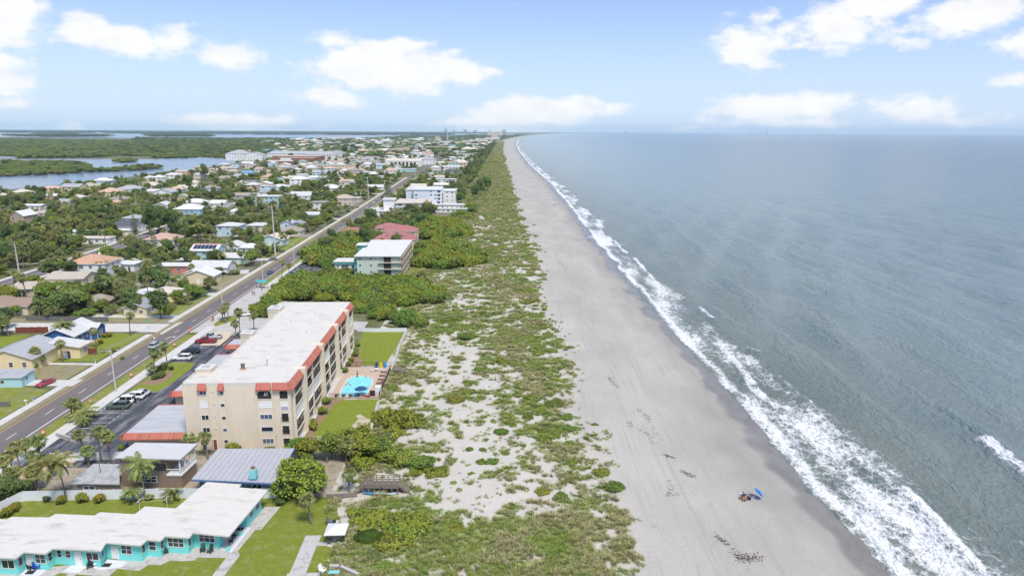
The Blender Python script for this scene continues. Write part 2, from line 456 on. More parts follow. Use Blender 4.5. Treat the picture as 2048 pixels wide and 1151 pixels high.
# ---- sand of dune and beach
def sand_material():
    m, nt, b, nd, mth, noise, rng, mixc, attr, pos = node_mat('sand')
    big = noise(pos, 0.06, 5, 0.6, (1.0, 0.45, 1)); fine = noise(pos, 1.7, 6, 0.7); track = noise(pos, 0.9, 4, 0.6, (1.6, 0.05, 1))
    dry = mixc(rng(big, 0.3, 0.7), (0.365, 0.345, 0.305), (0.445, 0.422, 0.376))
    dry = mixc(rng(track, 0.50, 0.70, 0, 0.5), dry, (0.30, 0.287, 0.27))
    dry = mixc(rng(noise(pos, 2.6, 8, 0.75), 0.48, 0.72, 0, 0.5), dry, (0.27, 0.257, 0.23))
    white = mixc(rng(fine, 0.4, 0.8, 0, 0.4), (0.51, 0.48, 0.425), (0.39, 0.36, 0.31))
    col = mixc(attr('dune'), dry, white)
    # plant litter and low growth on the dune
    cov = mth('ADD', attr('veg'), mth('MULTIPLY', mth('SUBTRACT', noise(pos, 0.55, 6, 0.65), 0.5), 1.25))
    grassy = mixc(rng(noise(pos, 0.22, 5, 0.6), 0.35, 0.65), (0.225, 0.245, 0.075), (0.30, 0.285, 0.140))
    grassy = mixc(rng(noise(pos, 2.1, 4, 0.7), 0.4, 0.75, 0, 0.75), grassy, (0.175, 0.190, 0.062))
    col = mixc(rng(cov, 0.42, 0.66, 0, 0.93), col, grassy)
    wet = attr('wet')
    wcol = mixc(rng(noise(pos, 0.35, 4, 0.6, (1, 0.5, 1)), 0.35, 0.65), (0.185, 0.172, 0.155), (0.225, 0.21, 0.19))
    col = mixc(wet, col, wcol)
    nt.links.new(col, b.inputs['Base Color'])
    nt.links.new(rng(wet, 0.3, 1.0, 0.9, 0.26), b.inputs['Roughness'])
    b.inputs['Specular IOR Level'].default_value = 0.3
    bp = nd('ShaderNodeBump'); bp.inputs['Strength'].default_value = 0.55; bp.inputs['Distance'].default_value = 0.25
    h = mth('ADD', mth('MULTIPLY', noise(pos, 1.1, 7, 0.62), 1.0), mth('MULTIPLY', track, 0.35))
    h = mth('MULTIPLY', h, mth('SUBTRACT', 1.0, mth('MULTIPLY', wet, 0.9)))
    nt.links.new(h, bp.inputs['Height']); nt.links.new(bp.outputs[0], b.inputs['Normal'])
    return m
ss = np.concatenate([np.arange(s_edge, -30, 0.8), np.arange(-30, 12, 0.6), np.array([12, 16, 20, 26])])
Yb, Sb = np.meshgrid(ys, ss, indexing='ij')
cusp = (fbm(ys / 17.0, ys * 0 + 3.3, 3, 5) - 0.5) * 5.2 * np.minimum(1, 160 / ys + 0.25)
Cb = coast(Yb) + cusp[:, None] * sstep(-16, 0, Sb)
Xb = Cb + Sb
vl = vegline(Yb)
far = sstep(250, 700, Yb)
dn = fbm(Xb / 9, Yb / 9, 4, 11) ; dn2 = fbm(Xb / 30, Yb / 30, 3, 12)
# how densely the dune is grown over, from what the photograph shows
dist_in = vl - Xb + (fbm(Xb / 7, Yb / 11, 3, 21) - 0.5) * 13
dn3 = fbm(Xb / 3.6, Yb / 3.0, 4, 13)
veg = 0.45 + 1.25 * (dn3 - 0.5) + 0.55 * (dn - 0.5) + 0.25 * (dn2 - 0.5)
def blob(u, v, ru, rv, amt):
    """patch of denser or thinner growth; ru, rv in metres across and along the shore"""
    global veg
    c = P(u, v)
    veg = veg + amt * .50 * np.exp(-(((Xb - c.x) / ru) ** 2 + ((Yb - c.y) / rv) ** 2))
for q in [(760,1110,16,11,.30),(950,1080,15,12,.30),(1150,1100,9,14,.28),(1120,960,8,16,.22),(900,1140,14,8,.25),(1080,820,9,18,.22),(1050,700,10,22,.2),(900,640,20,14,.22),
          (800,700,7,24,.22),(790,790,8,12,.2),(1100,760,7,30,.16),(860,870,10,16,-.42),(990,860,9,26,-.40),(900,760,9,16,-.30),(960,960,8,16,-.36),(880,720,8,10,-.25),
          (1000,930,10,9,-.2),(1180,880,6,14,-.2),(1060,660,18,6,.1),(930,600,18,7,-.34),(1040,570,24,10,.12),(1000,540,26,8,-.15),(850,700,6,14,-.22),(840,950,5,6,-.25)]:
    blob(*q)
veg = veg + 0.36 * far + 0.04 * (1 - sstep(80, 110, Yb))
veg = veg * sstep(-1.0, 7.0, dist_in) - 0.7 * (1 - sstep(-3, 2, dist_in))
dune = sstep(-2, 9, dist_in)
tt = np.clip((Sb + 33) / 33, 0, 1)
Zb = -1.5 * tt ** 0.9 + np.where(Sb > 0, -0.055 * Sb, 0)
hum = sstep(-81, -66, Sb) * (1 - sstep(-38, -27, Sb))
Zb = Zb + hum * ((dn - 0.45) * 1.5 + (dn2 - 0.4) * 1.3) * (1 - 0.6 * far) + hum * 0.15
Zb = Zb + (fbm(Xb / 3, Yb / 5, 3, 31) - 0.5) * 0.10 * (1 - sstep(-10, -2, Sb)) * sstep(-80, -72, Sb)
_wn = (fbm(Yb / 9 + Sb * .02, Sb / 8, 3, 41) - 0.5) * 7.0
wet = sstep(-5.5, -2.6, Sb + _wn)
wet = np.maximum(wet, 0.35 * sstep(-13, -6, Sb + _wn * 1.6) )
SAND = sand_material()
beach = tag(link('beach', grid_mesh('beach', Xb, Yb, Zb, SAND, dict(veg=veg, dune=dune, wet=wet))), kind='structure')
def sand_z(x, y):
    """height of the beach sheet at a place"""
    j = np.clip(np.searchsorted(ys, y), 1, len(ys) - 1)
    j = j if abs(ys[j] - y) < abs(ys[j-1] - y) else j - 1
    i = int(np.argmin(np.abs(Xb[j] - x)))
    return float(Zb[j, i])
def veg_at(x, y):
    j = np.searchsorted(ys, y).clip(0, len(ys) - 1)
    out = np.empty(len(x)); zz = np.empty(len(x))
    for k in range(len(x)):
        i = np.searchsorted(Xb[j[k]], x[k])
        i = min(i, Xb.shape[1] - 1)
        out[k] = veg[j[k], i]; zz[k] = Zb[j[k], i]
    return out, zz

# ---- land west of the dune
LAND = mat('land', (0.115, 0.125, 0.048), 0.95, var=0.28, scale=0.05, bump=0.5, bscale=1.5, col2=(0.255, 0.225, 0.165), thr=(0.46, 0.68), detail=8)
xw = np.concatenate([np.array([0, 6, 14, 26, 44, 70, 105, 160, 240, 350, 500, 800, 1300, 2200, 4000, 7500, 13000, 22000])])
ysl = ys[::6]; ysl = np.append(ysl, 25000.0) if ysl[-1] < 25000 else ysl
Yl, Ol = np.meshgrid(ysl, xw[::-1], indexing='ij')
Xl = np.interp(Yl, ys, Xb[:, 0]) - Ol
ground = tag(link('ground', grid_mesh('ground', Xl, Yl, Xl * 0.0 - 0.004, LAND)), kind='structure')

# ---- ocean
def ocean_material():
    m, nt, b, nd, mth, noise, rng, mixc, attr, pos = node_mat('sea_water')
    deep = mixc(rng(noise(pos, 0.004, 4, 0.6, (1, 0.35, 1)), 0.3, 0.7), (0.250, 0.332, 0.345), (0.288, 0.370, 0.380))
    off = mixc(rng(noise(pos, 0.003, 4, 0.6, (1, 0.3, 1)), 0.3, 0.7), (0.042, 0.080, 0.122), (0.052, 0.094, 0.138))
    deep = mixc(attr('mid'), off, deep)
    shal = mixc(rng(noise(pos, 0.05, 4, 0.6, (1, 0.4, 1)), 0.3, 0.7), (0.180, 0.200, 0.160), (0.132, 0.165, 0.145))
    col = mixc(attr('shallow'), deep, shal)
    # foam: the density field is broken up into lace
    wv = nd('ShaderNodeVectorMath', operation='ADD')
    wn = nd('ShaderNodeTexNoise'); wn.inputs['Scale'].default_value = 0.7; wn.inputs['Detail'].default_value = 3; nt.links.new(pos, wn.inputs['Vector'])
    sc = nd('ShaderNodeVectorMath', operation='SCALE'); sc.inputs['Scale'].default_value = 1.6; nt.links.new(wn.outputs['Color'], sc.inputs[0])
    nt.links.new(pos, wv.inputs[0]); nt.links.new(sc.outputs[0], wv.inputs[1])
    def lace(scale, st):
        mp = nd('ShaderNodeMapping'); mp.inputs['Scale'].default_value = st; nt.links.new(wv.outputs[0], mp.inputs[0])
        v = nd('ShaderNodeTexVoronoi', feature='DISTANCE_TO_EDGE'); v.inputs['Scale'].default_value = scale; nt.links.new(mp.outputs[0], v.inputs['Vector'])
        return v.outputs['Distance']
    l1 = lace(0.62, (1.0, 0.62, 1)); l2 = lace(1.5, (1.0, 0.7, 1))
    net = mth('MAXIMUM', rng(l1, 0.0, 0.20, 1.0, 0.0), mth('MULTIPLY', rng(l2, 0.0, 0.16, 1.0, 0.0), 0.75))
    blotch = mth('ADD', mth('MULTIPLY', mth('SUBTRACT', noise(pos, 0.55, 7, 0.68), 0.5), 1.35), mth('MULTIPLY', mth('SUBTRACT', noise(pos, 0.14, 3, 0.5, (1, .5, 1)), 0.5), 1.3))
    f = mth('ADD', mth('ADD', attr('foam'), blotch), mth('MULTIPLY', net, 0.40))
    foam = rng(f, 0.36, 1.08)
    col = mixc(foam, col, (0.80, 0.81, 0.81))
    nt.links.new(col, b.inputs['Base Color'])
    nt.links.new(rng(foam, 0, 1, 0.12, 0.8), b.inputs['Roughness'])
    b.inputs['IOR'].default_value = 1.333
    b.inputs['Specular IOR Level'].default_value = 0.5
    ch1 = noise(pos, 0.30, 5, 0.62, (1.0, 0.42, 1)); ch2 = noise(pos, 1.3, 4, 0.6, (1, 0.5, 1)); ch3 = noise(pos, 0.06, 3, 0.5, (1.0, 0.35, 1))
    h = mth('ADD', mth('MULTIPLY', ch1, 1.5), mth('ADD', mth('MULTIPLY', ch2, 0.60), mth('MULTIPLY', ch3, 2.2)))
    bp = nd('ShaderNodeBump'); bp.inputs['Strength'].default_value = 0.95; bp.inputs['Distance'].default_value = 1.7
    nt.links.new(h, bp.inputs['Height']); nt.links.new(bp.outputs[0], b.inputs['Normal'])
    return m
so = [-16.0]
while so[-1] < 60: so.append(so[-1] + 0.7)
while so[-1] < 30000: so.append(so[-1] * 1.05 + 0.2)
so = np.array(so)
yo = ys
Yo, So = np.meshgrid(yo, so, indexing='ij')
Xo = coast(Yo) + So * (1 + 0 * Yo)
fade = 1 - sstep(200, 900, Yo)
sw = np.sin((So - 0.10 * Yo + 9 * fbm(Xo / 60, Yo / 60, 2, 51)) * 2 * np.pi / 17.0) * 0.6 + np.sin((So * 0.95 + 0.22 * Yo + 9 * fbm(Xo / 50, Yo / 50, 2, 52)) * 2 * np.pi / 33.0) * 0.5
sw = np.sign(sw) * np.abs(sw) ** 1.5 + .25 * np.maximum(sw, 0) ** 3
Zo = SEA + sw * 0.95 * sstep(8, 40, So) * fade * (0.5 + fbm(Xo / 80, Yo / 80, 2, 53))
Zo = Zo + (fbm(Xo / 2.2, Yo / 4.5, 3, 54) - 0.5) * 0.16 * fade
foam = np.full_like(Xo, -0.9)
# wash next to the shore
wid = 4.5 + 17.0 * fbm(Yo / 30.0, Yo * 0 + 1.7, 3, 61) + 6.0 * (1 - sstep(100, 240, Yo)) - 2.0 * sstep(400, 1500, Yo)
base = sstep(-1.5, 1.0, So - cusp[:, None]) * (1 - sstep(wid * 0.75, wid * 1.35, So))
foam = foam + base * (1.30 + 1.6 * (fbm(So / 5, Yo / 20, 3, 62) - 0.5))
foam = foam + base * 0.55 * np.exp(-((So - cusp[:, None] - 1.6 - 1.6 * fbm(Yo / 9, Yo * 0, 2, 63)) / 0.9) ** 2)
ridge = np.zeros_like(Xo)
def crest(pts, w, amt, h=0.0, tail=0.0):
    """a breaking wave crest: white along a line of photo points, foam trailing landward"""
    global foam, ridge
    q = [P(u, v, SEA) for u, v in pts]
    d = np.full_like(Xo, 1e9); side = np.zeros_like(Xo)
    y0, y1 = min(p.y for p in q) - 25, max(p.y for p in q) + 25
    j0, j1 = np.searchsorted(yo, y0), np.searchsorted(yo, y1)
    sl = slice(j0, j1)
    X, Y = Xo[sl], Yo[sl]; dd = np.full_like(X, 1e9); sd = np.zeros_like(X)
    for a, b in zip(q, q[1:]):
        ex, ey = b.x - a.x, b.y - a.y; l2 = ex * ex + ey * ey
        t = np.clip(((X - a.x) * ex + (Y - a.y) * ey) / l2, 0, 1)
        dx, dy = X - a.x - t * ex, Y - a.y - t * ey
        d2 = np.hypot(dx, dy); m = d2 < dd
        dd = np.where(m, d2, dd); sd = np.where(m, np.sign(dx), sd)
    ww = w * (0.6 + 0.8 * fbm(Y / 5, X / 9, 2, 71))
    foam[sl] = np.maximum(foam[sl], -0.9 + amt * (1.65 + (fbm(X / 1.5, Y / 3.0, 3, 72) - .5) * 1.1) * np.exp(-(dd / ww) ** 2))
    if tail: foam[sl] = np.maximum(foam[sl], -0.9 + 1.15 * amt * np.where(sd < 0, np.exp(-(dd / tail) ** 2), 0))
    ridge[sl] = np.maximum(ridge[sl], h * np.exp(-(dd / 1.7) ** 2))
crest([(1442,690),(1480,735),(1530,800),(1560,815)], 2.1, 1.0, .25, 8)
crest([(1440,690),(1500,700),(1520,708)], 1.3, .9, .3, 3)
crest([(1545,745),(1590,790),(1625,815),(1680,855)], .5, .8, .55, 0)
crest([(1715,918),(1730,930),(1745,948)], 1.0, 1.0, .5, 6)
crest([(1810,982),(1850,1020),(1900,1075),(1960,1140),(2000,1180)], 1.25, 1.1, .7, 9)
crest([(1690,965),(1740,1000),(1790,1040),(1840,1090)], 1.0, .9, .2, 5)
crest([(1970,884),(2010,915),(2060,955)], 1.6, 1.1, .6, 3)
crest([(1400,615),(1412,626),(1425,638)], 1.0, 1.0, .5, 3)
crest([(1268,515),(1290,540),(1318,572)], 1.6, 1.0, .35, 6)
crest([(1318,585),(1345,590),(1378,598)], 1.2, .9, .2, 3)
crest([(1228,480),(1245,500),(1255,506)], 1.6, 1.0, .3, 5)
crest([(1180,440),(1200,458),(1215,478)], 1.6, .9, .3, 6)
crest([(1140,398),(1160,420),(1175,436)], 1.6, .9, .3, 6)
crest([(1105,360),(1130,386)], 2.0, .9, .3, 7)
crest([(1072,330),(1090,346),(1102,358)], 2.2, .9, .3, 8)
crest([(1047,304),(1058,318),(1068,326)], 3.0, .9, .2, 10)
crest([(1600,800),(1660,850),(1700,890)], .45, .75, .45, 0)
crest([(2040,1085),(2070,1110)], .8, .8, .3, 2)
for k in range(16):                                  # a few lone whitecaps further out
    rng_ = random.Random(900 + k); u0 = rng_.uniform(1250, 2030); v0 = rng_.uniform(330, 700)
    if (u0 - 1030) * 1.0 > (v0 - 290) * 0.85: crest([(u0, v0), (u0 + 5 + (v0 - 300) / 60, v0 + 3 + (v0 - 300) / 110)], .5 + (700 - v0) / 700, .72, .2, 0)
Zo = Zo + ridge
# a trough-backed swell standing up before it breaks
def swell(pts, h, w):
    global Zo
    q = [P(u, v, SEA) for u, v in pts]
    py = np.array([p.y for p in q]); pxx = np.array([p.x for p in q]); o = np.argsort(py)
    xc = np.interp(Yo, py[o], pxx[o]); e = sstep(py.min() - 6, py.min() + 4, Yo) * (1 - sstep(py.max() - 4, py.max() + 12, Yo))
    Zo = Zo + h * e * np.exp(-((Xo - xc) / w) ** 2)
swell([(1520,712),(1560,760),(1640,830),(1720,880),(1790,930)], .75, 2.4)
swell([(1425,640),(1480,690),(1530,720)], .5, 2.2)
swell([(1860,1000),(1930,1060),(2010,1130),(2060,1180)], .35, 2.5)
swell([(1560,690),(1640,745),(1760,820),(1880,900)], .4, 3.2)
swell([(1600,620),(1700,690),(1850,790),(2000,880)], .35, 3.5)
shallow = np.exp(-np.clip(So, 0, None) / 55.0) * 0.85 + 0.25 * np.exp(-np.clip(So, 0, None) / 260.0)
mid_ = np.exp(-np.clip(So, 0, None) / 480.0)
SEAM = ocean_material()
ocean = tag(link('ocean', grid_mesh('ocean', Xo, Yo, Zo, SEAM, dict(foam=foam, shallow=shallow, mid=mid_))), kind='structure')

# ---- lagoon and river
def flat_water():
    m, nt, b, nd, mth, noise, rng, mixc, attr, pos = node_mat('lagoon_water')
    nt.links.new(mixc(rng(noise(pos, 0.01, 3), 0.3, 0.7), (0.16, 0.22, 0.28), (0.20, 0.26, 0.32)), b.inputs['Base Color'])
    b.inputs['Roughness'].default_value = 0.22; b.inputs['IOR'].default_value = 1.333
    bp = nd('ShaderNodeBump'); bp.inputs['Strength'].default_value = 0.25; bp.inputs['Distance'].default_value = 0.3
    nt.links.new(noise(pos, 0.35, 4), bp.inputs['Height']); nt.links.new(bp.outputs[0], b.inputs['Normal'])
    return m
LAGOON = flat_water()
def water(name, pts, z=0.25):
    mb = MB(); mb.sheet([P(u, v, z)[:2] for u, v in pts], z, LAGOON); return structure(name, mb)
water('lagoon', [(-80,392),(0,381),(60,375),(100,372),(180,363),(250,355),(330,345),(400,339),(470,328),(482,322),(460,318),(400,315),(300,318),(200,318),(100,318),(0,318),(-80,317)])
water('lagoon', [(-60,316.5),(33,316.5),(40,313.5),(0,312),(-60,311.5)], 0.3)
mb = MB(); mb.sheet([(-9000, 4300), (-2600, 4500), (-1900, 4650), (-1100, 4900), (-650, 5600), (-560, 7000), (-400, 9000), (-100, 11500), (-700, 13500), (-3500, 15000), (-12000, 15500)], 0.3, LAGOON)
structure('river', mb)
# ================================================================== plants: shared meshes
LEAF = mat('leaf_green', (0.225, 0.310, 0.050), 0.55, island=0.5, objvar=0.22, trans=0.28, spec=0.35)
LEAF_Y = mat('leaf_yellow_green', (0.285, 0.335, 0.038), 0.5, island=0.45, objvar=0.12, trans=0.28, spec=0.4)
LEAF_D = mat('leaf_dark', (0.140, 0.200, 0.058), 0.6, island=0.5, objvar=0.25, trans=0.2, spec=0.3)
LEAF_O = mat('leaf_olive', (0.255, 0.275, 0.095), 0.65, island=0.5, objvar=0.2, trans=0.25)
LEAF_S = mat('leaf_silver', (0.20, 0.25, 0.24), 0.6, island=0.3, objvar=0.1, trans=0.2)
LEAF_G = mat('leaf_gold', (0.36, 0.33, 0.035), 0.5, island=0.4, objvar=0.1, trans=0.28)
CORE_SHADE = mat('leaf_inner', (0.030, 0.048, 0.014), 0.9)  # dark crown core blocks see-through; inner shade is put into its colour
PALM = mat('palm_leaf', (0.225, 0.255, 0.070), 0.5, island=0.4, objvar=0.2, trans=0.25, spec=0.4)
PALM_Y = mat('palm_leaf_pale', (0.25, 0.265, 0.075), 0.5, island=0.4, objvar=0.15, trans=0.25, spec=0.4)
DEAD = mat('palm_dead_leaf', (0.26, 0.205, 0.12), 0.9, island=0.3)
BARK = mat('bark', (0.165, 0.135, 0.105), 0.95, var=0.25, scale=3, bump=0.5)
BARKP = mat('palm_bark', (0.215, 0.185, 0.150), 0.95, var=0.25, scale=4, bump=0.4, stretch=(1, 1, 3))
def leafy(name, lobes, n, leaf, seed, m, core=0.80, asp=0.6, droop=0.0, low=-0.35, inner=True, jit=0.7, clump=1.0):
    """crown of leaf faces spread over and through uneven lobes"""
    r = np.random.RandomState(seed)
    vol = np.array([l[3] * l[4] + l[3] * l[5] + l[4] * l[5] for l in lobes], float); vol /= vol.sum()
    k = r.choice(len(lobes), n, p=vol)
    L = np.array(lobes, float)[k]
    d = r.normal(size=(n, 3)); d /= np.linalg.norm(d, axis=1)[:, None]
    flip = (d[:, 2] < low); d[flip, 2] *= -1
    ph = r.uniform(0, 6.28, 9)
    bump = 1 + 0.13 * np.sin(d[:, 0] * 5 + ph[0] + k) * np.sin(d[:, 1] * 5 + ph[1]) + 0.12 * np.sin(d[:, 2] * 7 + ph[2] + d[:, 0] * 4 + 2 * k)
    rr = (r.uniform(0.62, 1.05, n) ** 0.6) * bump
    c = L[:, :3] + d * L[:, 3:6] * rr[:, None]
    nrm = d + r.normal(size=(n, 3)) * jit; nrm[:, 2] += 0.25; nrm /= np.linalg.norm(nrm, axis=1)[:, None]
    t = np.cross(nrm, r.normal(size=(n, 3))); t[:, 2] -= droop; t /= np.linalg.norm(t, axis=1)[:, None] + 1e-9
    b = np.cross(nrm, t); b /= np.linalg.norm(b, axis=1)[:, None] + 1e-9
    s = leaf * r.uniform(0.55, 1.35, n)[:, None]
    co = np.stack([c - t * s, c + b * s * asp - nrm * s * .15, c + t * s, c - b * s * asp - nrm * s * .15], 1).reshape(-1, 3)
    f = np.arange(n * 4).reshape(n, 4)
    mi = np.zeros(n, int); mats = [m]
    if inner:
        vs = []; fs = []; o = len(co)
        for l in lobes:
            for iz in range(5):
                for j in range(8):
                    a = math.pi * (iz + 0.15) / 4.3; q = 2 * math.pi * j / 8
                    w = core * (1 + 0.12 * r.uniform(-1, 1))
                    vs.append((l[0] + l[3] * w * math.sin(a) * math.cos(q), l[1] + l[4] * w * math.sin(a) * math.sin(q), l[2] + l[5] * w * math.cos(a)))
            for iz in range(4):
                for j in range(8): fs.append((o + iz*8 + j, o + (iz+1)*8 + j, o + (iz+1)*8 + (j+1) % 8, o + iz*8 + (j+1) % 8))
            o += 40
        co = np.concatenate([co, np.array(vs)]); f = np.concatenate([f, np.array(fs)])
        mi = np.concatenate([mi, np.ones(len(fs), int)]); mats = [m, CORE_SHADE]
    return tri_mesh(name, co, f, mats, mi)
def tree_trunk(name, h, r0, limbs, seed, m=BARK):
    q = random.Random(seed); mb = MB()
    mb.tube([(0,0,-0.3), (q.uniform(-.1,.1), q.uniform(-.1,.1), h*.5), (q.uniform(-.2,.2), q.uniform(-.2,.2), h)], r0, m, 7, r0*.6)
    for i in range(limbs):
        a = 6.28 * i / limbs + q.uniform(-.4, .4); z = h * q.uniform(.5, .85); l = h * q.uniform(.5, .9)
        mb.tube([(0,0,z), (math.cos(a)*l*.5, math.sin(a)*l*.5, z+l*.5), (math.cos(a)*l*.9, math.sin(a)*l*.9, z+l*.75)], r0*.5, m, 5, r0*.15)
    return mb.mesh(name, True)
def rlobes(seed, n, R, H, base, flat=0.75):
    """lobes for a crown about R wide reaching from base to base+H"""
    q = random.Random(seed); out = [(0, 0, base + H*.55, R*.72, R*.72, H*.46)]
    for i in range(n):
        a = 6.28 * i / n + q.uniform(-.5, .5); rr = R * q.uniform(.35, .68); s = R * q.uniform(.30, .50)
        out.append((math.cos(a)*rr, math.sin(a)*rr, base + H * q.uniform(.32, .80), s, s*q.uniform(.85, 1.15), s*flat*q.uniform(.8, 1.1)))
    return out
# broadleaf trees: (trunk mesh, crown mesh), about 6 m across and 6 m tall
BROAD = []
for i, (m, fl, n, nl, hh) in enumerate([(LEAF, .8, 7, 2300, 4.6), (LEAF_D, .85, 6, 2200, 5.2), (LEAF_Y, .7, 8, 2300, 4.0), (LEAF_O, .75, 7, 2000, 4.4), (LEAF, .7, 9, 2400, 3.8), (LEAF_D, .9, 5, 2100, 5.8)]):
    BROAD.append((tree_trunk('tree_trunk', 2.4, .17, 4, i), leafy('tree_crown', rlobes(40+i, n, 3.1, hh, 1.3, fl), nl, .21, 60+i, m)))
# thicket shrubs: wide and low, reach the ground, about 6 m across and 2.6 m tall
SHRUB = []
for i, (m, nl) in enumerate([(LEAF, 2300), (LEAF_Y, 2400), (LEAF_Y, 2300), (LEAF_O, 2000), (LEAF, 2300)]):
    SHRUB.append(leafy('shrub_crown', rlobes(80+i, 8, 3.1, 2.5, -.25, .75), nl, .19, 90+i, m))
# clipped round bush about 1.6 m across
BUSH = [leafy('bush_crown', [(0,0,.55,.72,.72,.62)] + rlobes(101, 4, .8, 1.0, .05), 800, .075, 102, LEAF), leafy('bush_crown', rlobes(103, 5, .85, 1.1, .0), 800, .08, 104, LEAF_G),
        leafy('bush_crown', rlobes(105, 5, .85, 1.0, .0), 800, .08, 106, LEAF_D), leafy('bush_crown', rlobes(107, 5, .85, 1.2, .0), 800, .09, 108, LEAF_Y)]
def sabal_crown(name, seed, m, R=1.62, n=30, dead=9):
    q = random.Random(seed); mb = MB()
    for i in range(n + dead):
        isd = i >= n
        a = q.uniform(0, 6.283); el = math.asin(q.uniform(-.25, .98)) if not isd else q.uniform(-1.35, -.6)
        mm = DEAD if isd else m
        L = R * q.uniform(.42, .55); dirv = Vector((math.cos(a)*math.cos(el), math.sin(a)*math.cos(el), math.sin(el)))
        side = dirv.cross(Vector((0, 0, 1)));  side = side.normalized() if side.length > .05 else Vector((1, 0, 0)); up = side.cross(dirv)
        c = dirv * L * (.55 if isd else 1.0) + Vector((0, 0, .05))
        mb.tube([(0, 0, 0), tuple(c)], .025, mm, 3, .015, False)
        F = R * q.uniform(.42, .58)
        for j in range(7):
            b = (j - 3) * .42
            d = (dirv * math.cos(b) + side * math.sin(b)); e = c + d * F * (1 - .06 * abs(j-3)); w = (side * math.cos(b) - dirv * math.sin(b)) * F * .15
            mid = c + d * F * .55 + up * .05 * F; tip = e - Vector((0, 0, F * q.uniform(.18, .5)))
            mb.add([c, mid + w, tip, mid - w], [(0, 1, 2, 3)], mm)
    return mb.mesh(name)
def coco_crown(name, seed, R=3.4, n=22, m=PALM, wind=0.25):
    q = random.Random(seed); mb = MB()
    for i in range(n):
        a = 6.283 * i / n + q.uniform(-.25, .25); el = q.uniform(-.35, 1.25); L = R * q.uniform(.8, 1.1)
        mm = DEAD if el < -.25 and q.random() < .5 else (PALM_Y if q.random() < .25 else m)
        h = Vector((math.cos(a), math.sin(a), 0)); side = Vector((-math.sin(a), math.cos(a), 0))
        pts = []
        for k in range(8):
            t = k / 7; e = el - t * q.uniform(1.15, 1.5)
            prev = pts[-1] if pts else Vector((0, 0, 0))
            pts.append(prev + (h * math.cos(e) + Vector((0, 0, math.sin(e)))) * L / 7 if k else prev)
        mb.tube([tuple(p) for p in pts], .035, mm, 3, .012, False)
        for k in range(1, 8):
            p = pts[k]; d = (pts[k] - pts[k-1]).normalized()
            for sgn in (-1, 1):
                for z in (0, .33, .66):
                    b0 = pts[k-1].lerp(p, z + .17); ll = R * .26 * (1 - .75 * abs(k / 7 - .45)) * q.uniform(.8, 1.15)
                    tip = b0 + side * sgn * ll * .8 + d * ll * .45 - Vector((0, 0, ll * q.uniform(.25, .75)))
                    mb.add([b0 - d * .09, b0 + d * .09, b0.lerp(tip, .6) + d * .10, tip, b0.lerp(tip, .6) - d * .05], [(0, 1, 2, 3, 4)], mm)
    return mb.mesh(name)
SABAL = [sabal_crown('palm_crown', 1, PALM), sabal_crown('palm_crown', 2, PALM, 1.5, 28, 12), sabal_crown('palm_crown', 3, PALM_Y, 1.6, 30, 10), sabal_crown('palm_crown', 4, PALM, 1.72, 34, 14)]
COCO = [coco_crown('palm_crown', 5), coco_crown('palm_crown', 6, 3.2, 20), coco_crown('palm_crown', 7, 3.6, 24)]
def palm_trunk(h, r, lean, seed, boots=True):
    q = random.Random(seed); mb = MB(); n = 7; pts = []
    for i in range(n + 1):
        t = i / n; pts.append((lean * t * t, 0.12 * math.sin(t * 3 + seed), -0.2 + (h + .2) * t))
    mb.tube(pts, [r * (1.35 - .6 * min(1, i / n * 2)) if i < n - 1 else r * 1.15 for i in range(n + 1)], BARKP, 7)
    return mb.mesh('palm_trunk', True)
TRUNKS = {h: palm_trunk(h, .17, l, k) for k, (h, l) in enumerate([(3, .2), (4.5, .35), (6, .5), (8, .9), (10, 1.2)])}
THIN = {h: palm_trunk(h, .13, l, k + 9) for k, (h, l) in enumerate([(3, .3), (5, .6), (7, .9), (9, .7)])}
def conifer(name, seed, H=12, R=2.3, m=LEAF_D, tiers=15, dens=9):
    q = random.Random(seed); mb = MB()
    for t in range(tiers):
        z = H * (.12 + .86 * t / (tiers - 1)); rr = R * (1 - .92 * t / (tiers - 1)) ** .8 + .12
        for i in range(dens):
            a = 6.283 * i / dens + q.uniform(-.3, .3) + t; L = rr * q.uniform(.75, 1.15); e = Vector((math.cos(a)*L, math.sin(a)*L, z + q.uniform(-.1, .35)))
            b = Vector((0, 0, z)); s = Vector((-math.sin(a), math.cos(a), 0))
            for k in range(4):
                p = b.lerp(e, .3 + .22 * k); w = L * .20 * (1.3 - .22 * k)
                for g in (-1, 1):
                    mb.add([p, p + s * g * w + (e - b) * .12 + Vector((0, 0, q.uniform(.05, .35))), p + (e - b) * .30 + Vector((0, 0, q.uniform(-.25, .1)))], [(0, 1, 2)], m)
    return mb.mesh(name)
CONE = [conifer('pine_crown', 1), conifer('pine_crown', 2, 12, 1.9, LEAF_D, 17, 8)]
CONE_T = MB(); CONE_T.tube([(0,0,-.2),(0,0,6),(0,0,11.5)], [.2,.14,.04], BARK, 6); CONE_T = CONE_T.mesh('pine_trunk', True)
# soft drooping beach pine, 8 m across 9 m tall
CASU = [leafy('pine_crown', rlobes(130 + i, 8, 2.6, 7.5, 1.2, 1.5), 2600, .24, 131 + i, [LEAF_D, LEAF_O][i], asp=.28, droop=1.4, core=.62) for i in range(2)]

